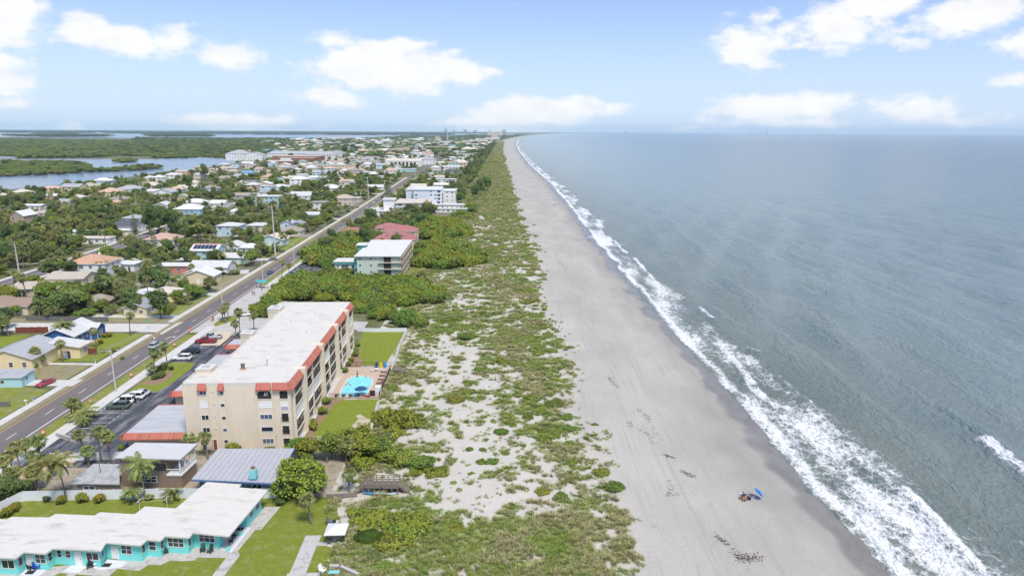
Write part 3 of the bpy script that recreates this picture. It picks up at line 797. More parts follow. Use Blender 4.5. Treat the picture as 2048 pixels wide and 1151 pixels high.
# grass tufts
def tuft(name, seed, n, h, spread, m, wid=.035):
    q = random.Random(seed); mb = MB()
    for i in range(n):
        a = q.uniform(0, 6.283); d = Vector((math.cos(a), math.sin(a), 0)); s = Vector((-math.sin(a), math.cos(a), 0)) * wid
        b = d * q.uniform(0, spread * .6); hh = h * q.uniform(.55, 1.1); lean = q.uniform(.15, .9) * hh
        mid = b + d * lean * .35 + Vector((0, 0, hh * .65)); tip = b + d * lean + Vector((0, 0, hh * q.uniform(.7, 1)))
        mb.add([b - s, b + s, mid + s, mid - s], [(0, 1, 2, 3)], m); mb.add([mid - s, mid + s, tip], [(0, 1, 2)], m)
    return mb.mesh(name)
G_OL = mat('grass_olive', (0.320, 0.345, 0.115), 0.8, island=0.4, objvar=0.3, trans=.25)
G_TAN = mat('grass_tan', (0.40, 0.375, 0.185), 0.85, island=0.4, objvar=0.25, trans=.2)
G_GR = mat('grass_green', (0.255, 0.330, 0.065), 0.8, island=0.4, objvar=0.25, trans=.25)
G_BR = mat('twig_brown', (0.27, 0.23, 0.18), 0.95, island=0.35, objvar=.2)
TUFTS = [tuft('tuft', 1, 26, .75, .55, G_OL), tuft('tuft', 2, 26, .65, .6, G_OL), tuft('tuft', 3, 22, .85, .5, G_TAN), tuft('tuft', 4, 26, .5, .65, G_GR), tuft('tuft', 5, 22, .4, .6, G_BR, .03),
         leafy('tuft', [(0, 0, .12, .55, .5, .25)], 70, .10, 7, G_GR, inner=False), leafy('tuft', [(0, 0, .1, .5, .55, .2)], 60, .10, 8, LEAF, inner=False)]
# dune grass where the photograph shows growth
_r = np.random.RandomState(5)
def scatter_dune():
    pts = []; scl = []; rot = []; pick = []
    for (y0, y1, n, big) in [(72, 125, 21000, .95), (125, 210, 21000, 1.15), (210, 340, 15000, 1.5), (340, 600, 11000, 2.1), (600, 1300, 9000, 3.2), (1300, 3600, 7000, 6.5)]:
        y = y0 + (y1 - y0) * _r.uniform(size=n) ** 1.1
        x = _r.uniform(coast(y) - 91, vegline(y) + 9)
        d, z = veg_at(x, y)
        kind_n = fbm(x / 6.0, y / 6.0, 3, 77)
        keep = d + (fbm(x / 1.7, y / 1.7, 3, 78) - .5) * 1.25 > .44 + _r.uniform(-.12, .12, n)
        for i in np.nonzero(keep)[0]:
            if any(x0 < x[i] < x1 and ya < y[i] < yb for x0, x1, ya, yb in NOGRASS): continue
            kk = kind_n[i] + _r.uniform(-.18, .18)
            p = 3 if kk > .60 else (2 if kk < .33 else (4 if kk < .38 else (_r.randint(0, 2) if kk < .54 else 5 + _r.randint(0, 2))))
            s = big * _r.uniform(.6, 1.25)
            pts.append((x[i], y[i], z[i] - .03)); scl.append((s, s, s * _r.uniform(.7, 1.0))); rot.append((0, 0, _r.uniform(0, 6.28))); pick.append(p)
    # lone tufts and creepers dotted over the bare sand
    n = 7000; y = 76 + 330 * _r.uniform(size=n) ** 1.3; x = _r.uniform(coast(y) - 88, vegline(y) + 2); d, z = veg_at(x, y); cl = fbm(x / 2.2, y / 2.2, 2, 79)
    for i in range(n):
        if cl[i] + _r.uniform(-.12, .12) < .56 or d[i] < -.15 or any(x0 < x[i] < x1 and ya < y[i] < yb for x0, x1, ya, yb in NOGRASS): continue
        s = _r.uniform(.35, .95) * (1 + y[i] / 400); pts.append((x[i], y[i], z[i] - .03)); scl.append((s, s, s * .7)); rot.append((0, 0, _r.uniform(0, 6.28))); pick.append(_r.choice([0, 2, 3, 4, 5, 6]))
    instancer('dune_grass', pts, scl, rot, TUFTS, pick, 'olive and tan dune grass growing in patches on white sand', 'grass')
    return len(pts)
# no tufts on lawns, paths and decks at the west edge of the beach sheet: (x0, x1, y0, y1)
NOGRASS = [(-60, -26.0, 60, 96), (-60, -30.0, 95, 127), (-60, -29.6, 126, 146), (-60, -30.5, 144, 204), (-60, -44, 204, 400)]
print('dune grass', scatter_dune())

# ---- plants that are things of their own
TREES = []     # (object, species words, x, y, size) for the labels
def put_tree(species, x, y, scale=1.0, rz=None, kind=0, h=6, z=0.0, cat='tree', name=None, sz=None):
    rz = random.uniform(0, 6.28) if rz is None else rz
    if species == 'broad':
        r_ = empty(name or 'leafy_tree', (x, y, z), rz); t, c = BROAD[kind]
        link('trunk', t, r_); link('crown', c, r_); r_.scale = (scale, scale, scale * (sz or 1))
    elif species == 'sabal':
        hs = min(TRUNKS, key=lambda k: abs(k - h)); r_ = empty(name or 'cabbage_palm', (x, y, z), rz)
        link('trunk', TRUNKS[hs], r_); me = TRUNKS[hs].vertices; link('crown', SABAL[kind % 4], r_, (TOPX[hs], TOPY[hs], hs), random.uniform(0, 6)); r_.scale = (scale,) * 3
    elif species == 'coco':
        hs = min(THIN, key=lambda k: abs(k - h)); r_ = empty(name or 'coconut_palm', (x, y, z), rz)
        link('trunk', THIN[hs], r_); link('crown', COCO[kind % 3], r_, (TOPX2[hs], TOPY2[hs], hs), random.uniform(0, 6)); r_.scale = (scale,) * 3
    elif species == 'cone':
        r_ = empty(name or 'pine_tree', (x, y, z), rz); link('trunk', CONE_T, r_); link('crown', CONE[kind % 2], r_); r_.scale = (scale, scale, scale * (sz or 1))
    elif species == 'casu':
        r_ = empty(name or 'beach_pine', (x, y, z), rz); link('trunk', BROAD[0][0], r_); link('crown', CASU[kind % 2], r_); r_.scale = (scale, scale, scale * (sz or 1))
    elif species == 'shrub':
        r_ = link(name or 'thicket_shrub', SHRUB[kind], None, (x, y, z), rz, (scale, scale, scale * (sz or 1)))
    elif species == 'bush':
        r_ = link(name or 'garden_bush', BUSH[kind], None, (x, y, z), rz, (scale, scale, scale * (sz or 1)))
    TREES.append([r_, species, x, y, scale, kind, h])
    return r_
def _top(meshes):
    tx, ty = {}, {}
    for h, me in meshes.items():
        vs = [v.co for v in me.vertices if v.co.z > h - .15]
        tx[h] = sum(v.x for v in vs) / len(vs); ty[h] = sum(v.y for v in vs) / len(vs)
    return tx, ty
TOPX, TOPY = _top(TRUNKS); TOPX2, TOPY2 = _top(THIN)
# ================================================================== building helpers
WHITE = mat('white_paint', (0.72, 0.72, 0.70), 0.6, var=0.05, scale=.6)
ROOFW = mat('white_roof', (0.60, 0.575, 0.525), 0.8, var=0.06, scale=.55, col2=(0.42, 0.395, 0.355), thr=(.54, .74), stretch=(.5, 1.3, 1), detail=7, bump=.1, bscale=2)
GLASS = mat('window_glass', (0.028, 0.036, 0.045), 0.12, spec=0.6, objvar=.4)
GLASSB = mat('window_glass_blue', (0.075, 0.115, 0.165), 0.12, spec=0.6, objvar=.25)
DARK = mat('painted_recess_shade', (0.030, 0.028, 0.027), 0.8)  # flat dark faces: the shade of open recesses put into the colour
BLIND = mat('white_shutter', (0.74, 0.74, 0.72), 0.6, var=.04, scale=3, stretch=(.3, .3, 6))
BEIGE = mat('beige_stucco', (0.685, 0.595, 0.465), 0.85, var=0.03, scale=.5, bump=.1, bscale=6, col2=(0.65, 0.56, 0.435), thr=(.45, .7), stretch=(1, 1, .3))
CREAM = mat('cream_trim', (0.66, 0.585, 0.465), 0.8, var=0.06, scale=.8)
TILE = mat('red_roof_tile', (0.43, 0.145, 0.105), 0.7, var=0.18, scale=2.2, island=.12)
RAIL = mat('dark_railing', (0.05, 0.048, 0.048), 0.5)
SCREEN = mat('bronze_screen', (0.060, 0.056, 0.055), 0.6, objvar=.2)
GREYROOF = mat('grey_flat_roof', (0.44, 0.45, 0.475), 0.8, var=0.08, scale=.3, col2=(0.34, 0.35, 0.365), thr=(.5, .75), stretch=(.3, 1.5, 1), detail=6)
CONC = mat('concrete', (0.46, 0.44, 0.41), 0.9, var=0.1, scale=.35, col2=(0.33, 0.31, 0.29), thr=(.52, .75), detail=8, bump=.1)
WOODG = mat('weathered_wood', (0.20, 0.17, 0.14), 0.9, var=.3, scale=2.5, stretch=(3, 3, .4))
_wcache = {}
def win_mesh(w, h, nx, ny, fm, kind='rect'):
    k = (round(w,2), round(h,2), nx, ny, fm.name, kind)
    if k in _wcache: return _wcache[k]
    t = min(.09, w*.09); mb = MB()
    mb.box(-w/2, w/2, -.06, 0, -h/2, -h/2+t, fm); mb.box(-w/2, w/2, -.06, 0, h/2-t, h/2, fm)
    mb.box(-w/2, -w/2+t, -.06, 0, -h/2+t, h/2-t, fm); mb.box(w/2-t, w/2, -.06, 0, -h/2+t, h/2-t, fm)
    for i in range(1, nx): x = -w/2 + w*i/nx; mb.box(x-t*.4, x+t*.4, -.055, 0, -h/2+t, h/2-t, fm)
    for i in range(1, ny): z = -h/2 + h*i/ny; mb.box(-w/2+t, w/2-t, -.05, 0, z-t*.35, z+t*.35, fm)
    _wcache[k] = mb.mesh('window_frame'); return _wcache[k]
def pane_mesh(w, h, m):
    k = ('pane', round(w,2), round(h,2), m.name)
    if k in _wcache: return _wcache[k]
    mb = MB(); mb.box(-w/2+.03, w/2-.03, -.022, .02, -h/2+.03, h/2-.03, m); _wcache[k] = mb.mesh('pane'); return _wcache[k]
def win(par, x, y, z, w, h, ang=0.0, nx=1, ny=1, fm=None, pm=None, name='window'):
    """window with frame and pane, facing local -y turned by ang"""
    o = link(name, win_mesh(w, h, nx, ny, fm or WHITE), par, (x, y, z), ang)
    link('pane', pane_mesh(w, h, pm or GLASS), o)
    return o
def door(par, x, y, z, w, h, ang=0.0, m=None):
    k = ('door', round(w,2), round(h,2), (m or WHITE).name)
    if k not in _wcache:
        mb = MB(); mb.box(-w/2, w/2, -.05, 0, 0, h, m or WHITE); mb.box(-w/2-.07, -w/2, -.07, 0, 0, h+.07, WHITE); mb.box(w/2, w/2+.07, -.07, 0, 0, h+.07, WHITE)
        mb.box(-w/2, w/2, -.07, 0, h, h+.07, WHITE); _wcache[k] = mb.mesh('door')
    o = link('door', _wcache[k], par, (x, y, z), ang)
    kh = ('knob',)
    if kh not in _wcache:
        mb = MB(); mb.box(-.04, .04, -.11, -.05, -.05, .05, RAIL); _wcache[kh] = mb.mesh('handle')
    link('handle', _wcache[kh], o, (w/2-.14, 0, 1.0))
    return o
def tiles(mb, x0, x1, y0, y1, z0, z1, m, pitch=.34, axis='x'):
    """barrel tile slope: ribs run from (y0,z0) up to (y1,z1); along axis x (or y with swapped roles)"""
    n = max(1, int(round((x1 - x0) / pitch))); p = (x1 - x0) / n
    prof = [(0, 0), (.18, .07), (.5, .10), (.82, .07), (1, 0)]
    for i in range(n):
        vs = []
        for (a, h) in prof:
            for (yy, zz) in ((y0, z0), (y1, z1)):
                q = (x0 + (i + a) * p, yy, zz + h)
                vs.append(q if axis == 'x' else (q[1], q[0], q[2]))
        fs = [(2*j, 2*j+2, 2*j+3, 2*j+1) for j in range(4)]
        mb.add(vs, fs, m)
    # solid underside and ends
    for a in (x0, x1):
        v3 = [(a, y0, z0), (a, y1, z1), (a, y1, z0 - .12), (a, y0, z0 - .12)]
        mb.add([q if axis == 'x' else (q[1], q[0], q[2]) for q in v3], [(0, 1, 2, 3)], m)
    v3 = [(x0, y0, z0), (x1, y0, z0), (x1, y0, z0-.12), (x0, y0, z0-.12), (x0, y1, z0-.12), (x1, y1, z0-.12), (x0, y1, z1), (x1, y1, z1)]
    mb.add([q if axis == 'x' else (q[1], q[0], q[2]) for q in v3], [(0, 1, 2, 3), (3, 2, 5, 4), (4, 5, 7, 6)], m)

LANDMARK = []      # (words, x, y) used when plants are described
PROTECT = []       # photo points that planting must leave in view: (u, v, radius in photo px)

# ================================================================== beige beachfront condominium
def condo():
    R0 = empty('condominium', (-61.9, 120.6, 0), rad(2.5), 'long five storey beige condominium with white roof and red tile mansards', 'building')
    LANDMARK.append(('the beige condominium', -51, 150))
    H = 13.45; fl = 2.5
    # plan of the body, the seaward loggias left out
    plan = [(0,0),(20.0,0),(20.0,1.9),(18.3,1.9),(18.3,62),(0.5,62),(0.5,57.4),(3.2,57.4),(3.2,55.6),(.4,55.6),(.4,51.6),(3.2,51.6),(3.2,32.3),(.9,32.3),(.9,29.4),(3.2,29.4),(3.2,8.4),(0,8.4)]
    mb = MB(); mb.prism(plan, -.2, H-.35, BEIGE); mb.build('wall', R0)
    mb = MB()
    rp = [(0,-.02),(19.75,-.02),(19.9,8.3),(19.9,62.05),(0.5,62.05),(0.5,57.4),(3.2,57.4),(3.2,55.6),(.4,55.6),(.4,51.6),(3.2,51.6),(3.2,32.3),(.9,32.3),(.9,29.4),(3.2,29.4),(3.2,8.4),(0,8.4)]
    mb.prism(rp, H-.35, H-.05, ROOFW); rf = mb.build('roof', R0)
    # parapet lip
    mb = MB()
    for (a, b) in zip(rp, rp[1:] + rp[:1]):
        d = Vector((b[0]-a[0], b[1]-a[1], 0)); L = d.length
        if L < .3: continue
        d /= L; n = Vector((-d.y, d.x, 0)) * .28
        q = [Vector((a[0], a[1], 0)), Vector((b[0], b[1], 0)), Vector((b[0], b[1], 0)) + n, Vector((a[0], a[1], 0)) + n]
        mb.prism([(v.x, v.y) for v in q], H-.05, H+.12, ROOFW)
    mb.build('parapet', rf)
    # stair towers stand a little higher than the roof
    for (x0, x1, y0, y1) in [(.5,3.4,5.4,8.4),(.9,3.5,29.4,32.3),(.35,3.5,51.6,55.5)]:
        mb = MB(); mb.box(x0, x1, y0, y1, H-.05, H+.75, BEIGE); mb.box(x0-.12, x1+.12, y0-.12, y1+.12, H+.75, H+.93, ROOFW); mb.box(x0+.8, x1-.8, y0+.7, y1-.7, H+.93, H+1.0, GREYROOF)
        mb.build('stair_tower', R0)
    # vertical ribs on the south face
    for x in (2.7, 4.75, 6.45, 7.95, 13.55, 16.85):
        mb = MB(); mb.box(x-.11, x+.11, -.12, -.002, -.1, H-.4, CREAM); mb.build('rib', R0)
    for x in (5.6, 5.65, 5.75, 5.85):
        pass
    for z in (11.9, 9.35, 6.85, 4.3):
        mb = MB(); mb.box(5.45, 5.75, -.14, -.002, z, z+.12, CREAM); mb.build('vent_hood', R0)
    # tile mansards
    def mans(x0, x1, nm='mansard'):
        mb = MB(); tiles(mb, x0, x1, -.62, -.02, H-1.25, H+.0, TILE); return mb.build(nm, R0)
    mans(2.95, 4.5); mans(6.7, 7.75); mans(13.75, 16.5); mans(16.8, 20.4)
    segs = [(-.45, 7.6), (9.1, 23.1), (24.6, 38.9), (40.2, 52.3), (53.8, 62.0)]
    for (a, b) in segs:
        mb = MB(); tiles(mb, a, b, 20.75, 19.9, H-1.25, H+.02, TILE, axis='y'); mb.build('mansard', R0)
    # windows, south face
    for (z0, z1, st) in [(11.2, 12.2, 'w'), (8.6, 9.95, 's'), (6.1, 7.2, 'w'), (3.55, 4.65, 'w')]:
        if st == 's': win(R0, 3.78, -.002, (z0+z1)/2, 1.5, z1-z0, 0, 1, 1, WHITE, BLIND, 'shutter')
        else: win(R0, 3.78, -.002, (z0+z1)/2, 1.4, z1-z0, 0, 2, 1, WHITE, GLASSB if z0 > 11 else GLASS)
    for z in (11.65, 9.1, 6.5, 4.05, 1.7): win(R0, 7.25, -.002, z, .85, .95 if z > 11 else .75, 0, 1, 1, WHITE, GLASSB if z in (11.65, 4.05) else GLASS)
    win(R0, 15.2, -.002, 9.1, 2.5, 1.35, 0, 1, 1, WHITE, BLIND, 'shutter')
    win(R0, 15.2, -.002, 6.65, 2.35, 1.05, 0, 3, 1, WHITE, GLASSB); win(R0, 15.2, -.002, 4.1, 2.3, 1.05, 0, 1, 1, WHITE, GLASS); win(R0, 15.2, -.002, 1.65, 2.2, 1.1, 0, 3, 1, WHITE, GLASSB)
    def arch(x, z, w, h, nm):
        pts = [(-w/2, 0), (w/2, 0)] + [(w/2*math.cos(a), h - w/2*.8 + w/2*.8*math.sin(a)) for a in [math.pi*i/10 for i in range(11)]]
        mb = MB(); n = len(pts)
        mb.add([(p[0], -.03, p[1]) for p in pts], [tuple(range(n))], DARK)  # flat face in the arch, loggia shade painted as a dark colour
        o = mb.build(nm, R0, loc=(x, 0, z))
        fb = MB()
        q = pts[1:] + pts[:1]
        for a, b in zip(pts[1:], pts[2:]):
            s = 1.10
            fb.add([(a[0], -.05, a[1]), (b[0], -.05, b[1]), (b[0]*s, -.05, b[1]+(.1 if b[1] > h*.6 else 0)), (a[0]*s, -.05, a[1]+(.1 if a[1] > h*.6 else 0))], [(0, 1, 2, 3)], CREAM)
        fb.box(-w/2-.1, w/2+.1, -.10, -.0, -.12, 0, CREAM); fb.build('surround', o)
        r = MB()
        for i in range(int(w/.16)): r.box(-w/2+.08+i*.16-.012, -w/2+.08+i*.16+.012, -.07, -.045, 0, .62, RAIL)
        r.box(-w/2, w/2, -.075, -.04, .6, .66, RAIL); r.build('railing', o)
        return o
    arch(15.15, 10.3, 2.6, 1.85, 'arched_opening'); arch(18.75, 10.3, 1.5, 1.85, 'arched_opening')
    # box frames that read as chairs inside the big arch
    mb = MB(); mb.box(-.1, .7, -.05, -.035, .25, .4, WHITE); mb.box(.1, .3, -.05, -.034, .4, .95, WHITE); mb.box(.5, .75, -.05, -.034, .5, 1.05, GREYROOF); mb.build('loggia_chair', R0, loc=(15.1, 0, 10.6))
    win(R0, 18.75, -.002, 9.2, 1.5, .85, 0, 1, 1, WHITE, BLIND, 'shutter'); win(R0, 18.75, -.002, 8.3, 1.5, .9, 0, 1, 1, WHITE, GREYROOF, 'shutter')
    for z, hh in ((5.55, 1.85), (3.0, 1.85), (.3, 1.95)):
        o = win(R0, 18.75, -.002, z+hh/2, 1.4, hh, 0, 1, 1, CREAM, DARK, 'balcony_opening')  # dark pane carries the balcony's inner shade in its colour
        if z > 1:
            r = MB()
            for i in range(9): r.box(-.7+i*.175-.014, -.7+i*.175+.014, -.13, -.10, -hh/2, -hh/2+.9, RAIL)
            r.box(-.75, .75, -.14, -.09, -hh/2+.88, -hh/2+.95, RAIL); r.build('railing', o)
    door(R0, 3.0, -.002, 0, 1.0, 2.1, 0, mat('door_slate', (.08, .09, .12), .5))
    REDIN = mat('red_brown_door', (.22, .05, .035), .7); door(R0, 5.0, -.002, 0, .95, 2.1, 0, REDIN)
    # seaward face: fins, columns, slabs, screens
    for y in (8.35, 23.85, 39.55, 53.05):
        mb = MB(); mb.box(18.3, 20.95, y-.72, y-.25, -.1, H+.05, CREAM); mb.box(18.3, 20.95, y+.25, y+.72, -.1, H+.05, CREAM); mb.box(18.3, 20.7, y-.25, y+.25, -.1, H+.25, BEIGE)
        mb.add([(18.3, y-.72, H+.05), (20.95, y-.72, H+.05), (20.95, y+.72, H+.05), (18.3, y+.72, H+.05), (18.6, y, H+.28), (20.7, y, H+.28)], [(0,1,5,4),(2,3,4,5),(1,2,5),(3,0,4)], CREAM)
        mb.build('fin_wall', R0)
    for y in (1.6, 15.9, 31.7, 46.2, 61.7):
        mb = MB(); mb.box(19.9, 20.4, y-.24, y+.24, -.1, H-1.3, CREAM); mb.build('column', R0)
    bays = [(2.0, 7.6), (9.1, 15.65), (16.15, 23.1), (24.6, 31.45), (31.95, 38.8), (40.3, 45.95), (46.45, 52.3), (53.8, 61.4)]
    q = random.Random(3)
    wall_in = mat('loggia_wall', (.50, .43, .34), .85)
    for bi, (a, b) in enumerate(bays):
        for k in range(5):
            z = .05 + k * fl
            if k > 0:
                mb = MB(); mb.box(18.3, 20.32, a, b, z-.2, z, CREAM); mb.build('balcony_slab', R0)
            zt = z + fl - .2 if k < 4 else H - 1.3
            # glass door and inner wall
            o = win(R0, 18.305, (a+b)/2 + q.uniform(-.4, .4), z+1.1, 2.6, 2.1, rad(90), 2, 1, WHITE, GLASS, 'glass_door')
            t = q.random()
            if k == 0 and t < .75: continue
            if t < .16:      # storm shutter rolled down
                mb = MB(); mb.box(20.02, 20.12, a+.03, b-.03, z, zt, BLIND); mb.build('shutter', R0)
                continue
            mb = MB()        # railing with screen
            mb.box(20.10, 20.16, a+.02, b-.02, z, z+.95, SCREEN); mb.box(20.07, 20.20, a+.02, b-.02, z+.95, z+1.02, RAIL); mb.build('railing', R0)
            if t < .72:
                mb = MB(); h2 = zt
                mb.box(20.11, 20.14, a+.05, (a+b)/2 if t > .5 else b-.05, z+1.02, h2, SCREEN)
                for yy in (a+.05, (a*2+b)/3, (a+2*b)/3, b-.1): mb.box(20.085, 20.17, yy, yy+.06, z+1.0, h2, CREAM)
                mb.box(20.09, 20.165, a+.05, b-.05, h2-.1, h2, CREAM)
                mb.build('screen', R0)
    # roof fittings
    mb = MB(); mb.box(-.55, .55, -.5, .5, 0, .18, mat('rust_stain', (.45, .36, .2), .9)); mb.build('roof_curb', R0, loc=(8.7, 8.0, H-.04))
    mb = MB(); mb.lathe([(.38,.18),(.38,.95),(.46,.95),(.46,1.1),(.3,1.15)], (0,0,0), mat('brown_metal', (.16,.12,.095), .6), 12); mb.build('roof_vent', R0, loc=(8.7, 8.0, H-.04))
    mb = MB(); mb.lathe([(.1,0),(.1,.95),(.22,1.0),(.22,1.35),(.1,1.4)], (0,0,0), GREYROOF, 8); mb.build('vent_pipe', R0, loc=(12.9, 10.0, H-.05))
    for (x, y) in ((6.4, 21), (15, 33), (9, 42), (13, 50), (5.2, 47), (11, 27)):
        mb = MB(); mb.lathe([(.07,0),(.07,.35),(.12,.36),(.12,.45)], (0,0,0), GREYROOF, 7); mb.build('vent_pipe', R0, loc=(x, y, H-.05))
    # garage wings on the road side
    def garage(y0, y1, x0, x1, notch=None):
        mb = MB(); mb.box(x0+.7, x1, y0+.5, y1-.2, -.1, 2.7, BEIGE); w_ = mb.build('garage_wing', R0)
        mb = MB(); mb.box(x0+.45, x1, y0+.25, y1, 2.7, 3.05, GREYROOF); mb.build('flat_roof', w_)
        mb = MB(); tiles(mb, x0, x1, y0-.75, y0+.25, 2.15, 3.1, TILE); mb.build('mansard', w_)
        mb = MB(); tiles(mb, y0-.75, y1, x0-.35, x0+.45, 2.25, 3.1, TILE, axis='y'); mb.build('mansard', w_)
        mb = MB(); mb.box(x0+.4, x1, y1, y1+.15, 2.9, 3.2, TILE); mb.build('edge_tile', w_)
        n = int((y1 - y0 - 1) / 3.2)
        for i in range(n):
            yy = y0 + 1.2 + i * (y1-y0-1.5) / n + 1.3
            m = ('gd',)
            if m not in _wcache:
                g = MB(); g.box(-1.25, 1.25, -.04, 0, 0, 2.05, WHITE)
                for z in (.5, 1.0, 1.5): g.box(-1.25, 1.25, -.055, -.04, z-.02, z+.02, GREYROOF)
                _wcache[m] = g.mesh('garage_door')
            link('garage_door', _wcache[m], w_, (x0+.69, yy, 0), rad(-90))
        return w_
    garage(.9, 15.0, -12.6, -.02); garage(22.6, 48.5, -13.0, 3.1); garage(56.4, 62.0, -13.2, .45)
    link('window', win_mesh(.8, .5, 1, 1, WHITE), R0, (-8.5, 1.39, 1.5))
    for x in (2, 8, 14):
        pass
    return R0
condo()

# ================================================================== turquoise stepped motel
def motel():
    AQ = mat('turquoise_wall', (0.19, 0.66, 0.63), 0.75, var=.05, scale=1.2)
    SLATE = mat('porch_slab', (0.62, 0.64, 0.68), 0.8, var=.05, scale=.8)
    R0 = empty('motel', (0, 0, 0), 0, 'long low turquoise motel with stepped white roof', 'building')
    LANDMARK.append(('the turquoise motel', -60, 90))
    z1 = 3.0
    R_ = [(-39.3,100.2),(-40.4,87.3),(-45.9,88.1),(-45.9,86.9),(-49.5,87.3),(-49.6,86.1),(-51.6,86.4),(-51.8,85.0),(-57.0,85.6),(-56.6,83.7),(-63.6,84.2),(-63.8,83.0),(-67.0,83.3),(-67.1,81.9),(-82,82.9),
          (-82,92.0),(-75.2,91.3),(-74.8,92.0),(-69.2,91.9),(-68.9,92.9),(-62.8,92.5),(-62.4,93.4),(-56.9,92.9),(-56.5,95.1),(-51.5,94.6),(-50.3,102.7),(-44.3,102.0),(-44.3,101.0)]
    mb = MB(); mb.prism(R_, z1, z1+.22, ROOFW); mb.build('roof', R0)
    # walls: the roof outline drawn in, with the east porch cut back
    W_ = [(-40.3,99.6),(-40.75,94.6),(-42.4,94.7),(-42.8,89.0),(-46.6,89.4),(-46.65,87.7),(-50.2,88.1),(-50.25,86.9),(-52.3,87.2),(-52.4,85.9),(-57.9,86.5),(-57.5,84.6),(-64.3,85.2),(-64.4,83.9),(-67.7,84.2),(-67.8,82.8),(-82,83.7),
          (-82,91.4),(-75.5,90.7),(-75.1,91.4),(-69.5,91.3),(-69.2,92.3),(-63.1,91.9),(-62.7,92.8),(-57.2,92.3),(-56.8,94.5),(-51.8,94.0),(-50.7,102.1),(-44.8,101.5),(-44.8,100.3)]
    mb = MB(); mb.prism(W_, -.1, z1, AQ); mb.build('wall', R0)
    # windows and doors on the seaward and yard faces: give wall segment, position along it, width
    def on(a, b, t, z, w, h, nx=2, ny=2, kind='w', pm=None):
        ax, ay = a; bx, by = b; x = ax + (bx-ax)*t; y = ay + (by-ay)*t
        ang = math.atan2(by-ay, bx-ax)
        n = Vector((math.sin(ang), -math.cos(ang), 0)) * .004
        if kind == 'w': return win(R0, x+n.x, y+n.y, z, w, h, ang, nx, ny, WHITE, pm or GLASS)
        return door(R0, x+n.x, y+n.y, .12, w, h, ang, WHITE)
    on((-46.6,89.4),(-42.8,89.0), .55, 1.75, 2.5, 1.5, 3, 2)
    on((-42.8,89.0),(-42.4,94.7), .16, 1.8, .9, 1.3, 1, 2); on((-42.8,89.0),(-42.4,94.7), .42, 0, .95, 2.05, kind='d'); on((-42.8,89.0),(-42.4,94.7), .72, 1.8, 1.3, 1.2, 1, 2)
    on((-40.75,94.6),(-40.3,99.6), .28, 1.75, 1.35, 1.45, 1, 2); on((-40.75,94.6),(-40.3,99.6), .72, 1.75, 1.35, 1.45, 1, 2)
    on((-42.4,94.7),(-40.75,94.6), .5, 1.8, 1.0, 1.2, 1, 2)
    on((-46.65,87.7),(-46.6,89.4), .3, 1.75, .9, 1.4, 1, 2)
    on((-50.2,88.1),(-46.65,87.7), .50, 1.75, 2.5, 1.5, 3, 2); on((-50.25,86.9),(-50.2,88.1), .45, 1.75, .8, 1.3, 1, 2)
    on((-52.3,87.2),(-50.25,86.9), .45, 1.75, 1.2, 1.5, 1, 2); on((-52.4,85.9),(-52.3,87.2), .4, 1.75, .8, 1.3, 1, 2)
    on((-57.9,86.5),(-52.4,85.9), .60, 1.75, 1.7, 1.45, 2, 2); on((-57.9,86.5),(-52.4,85.9), .27, 0, .95, 2.05, kind='d'); on((-57.5,84.6),(-57.9,86.5), .45, 1.7, 1.0, 1.5, 1, 1, pm=GLASSB)
    on((-64.3,85.2),(-57.5,84.6), .84, 1.65, 1.9, 1.25, 2, 1); on((-64.3,85.2),(-57.5,84.6), .53, 0, .95, 2.05, kind='d'); on((-64.3,85.2),(-57.5,84.6), .31, 1.75, .85, 1.2, 1, 2); on((-64.3,85.2),(-57.5,84.6), .12, 1.75, .75, 1.2, 1, 2)
    on((-64.4,83.9),(-64.3,85.2), .4, 1.75, .85, 1.3, 1, 2)
    on((-67.7,84.2),(-64.4,83.9), .70, 1.7, 1.6, 1.5, 2, 2); on((-67.7,84.2),(-64.4,83.9), .22, 0, .95, 2.05, kind='d')
    on((-67.8,82.8),(-67.7,84.2), .4, 1.75, .8, 1.3, 1, 1); on((-82,83.7),(-67.8,82.8), .91, 1.6, 1.9, 1.35, 2, 1); on((-82,83.7),(-67.8,82.8), .70, 0, .95, 2.05, kind='d')
    # porch posts on turquoise stubs, east side
    for (x, y, c) in ((-41.2, 88.4, mat('brick_red_post', (.42, .14, .11), .8)), (-40.9, 92.4, mat('slate_post', (.10, .11, .13), .7))):
        mb = MB(); mb.box(-.06, .06, -.06, .06, .75, z1, c); p = mb.build('porch_post', R0, loc=(x, y, 0))
        mb = MB(); mb.box(-.2, .2, -.2, .2, 0, .75, AQ); mb.build('pier', p)
    # porch slabs
    def slab(poly, z=.10, m=SLATE): mb = MB(); mb.prism(poly, -.05, z, m); mb.build('porch_slab', R0)
    slab([(-42.75,88.9),(-40.6,88.0),(-40.15,94.5),(-42.4,94.6)]); slab([(-59.0,84.45),(-57.3,84.4),(-57.7,86.3),(-54.4,85.7),(-54.6,84.5),(-57.2,83.9)]); slab([(-61.8,84.9),(-59.5,84.75),(-59.8,83.2),(-62.2,83.4)])
    slab([(-67.5,84.0),(-64.6,83.75),(-64.9,82.3),(-67.6,82.6)])
    mb = MB(); mb.box(-.55, .55, -.4, .4, .115, .135, mat('door_mat', (.03,.03,.03), .95))
    dm = mb.mesh('door_mat')
    for (x, y, a) in ((-56.9, 84.9, 0), (-66.5, 83.2, 0), (-41.7, 94.0, 0)): tag(link('door_mat', dm, None, (x, y, 0), a), {-56.9: 'black door mat before the middle turquoise motel door', -66.5: 'black door mat beside the blue folding chairs', -41.7: 'black door mat on the east porch of the motel'}[x], 'door mat')
    return R0
motel()
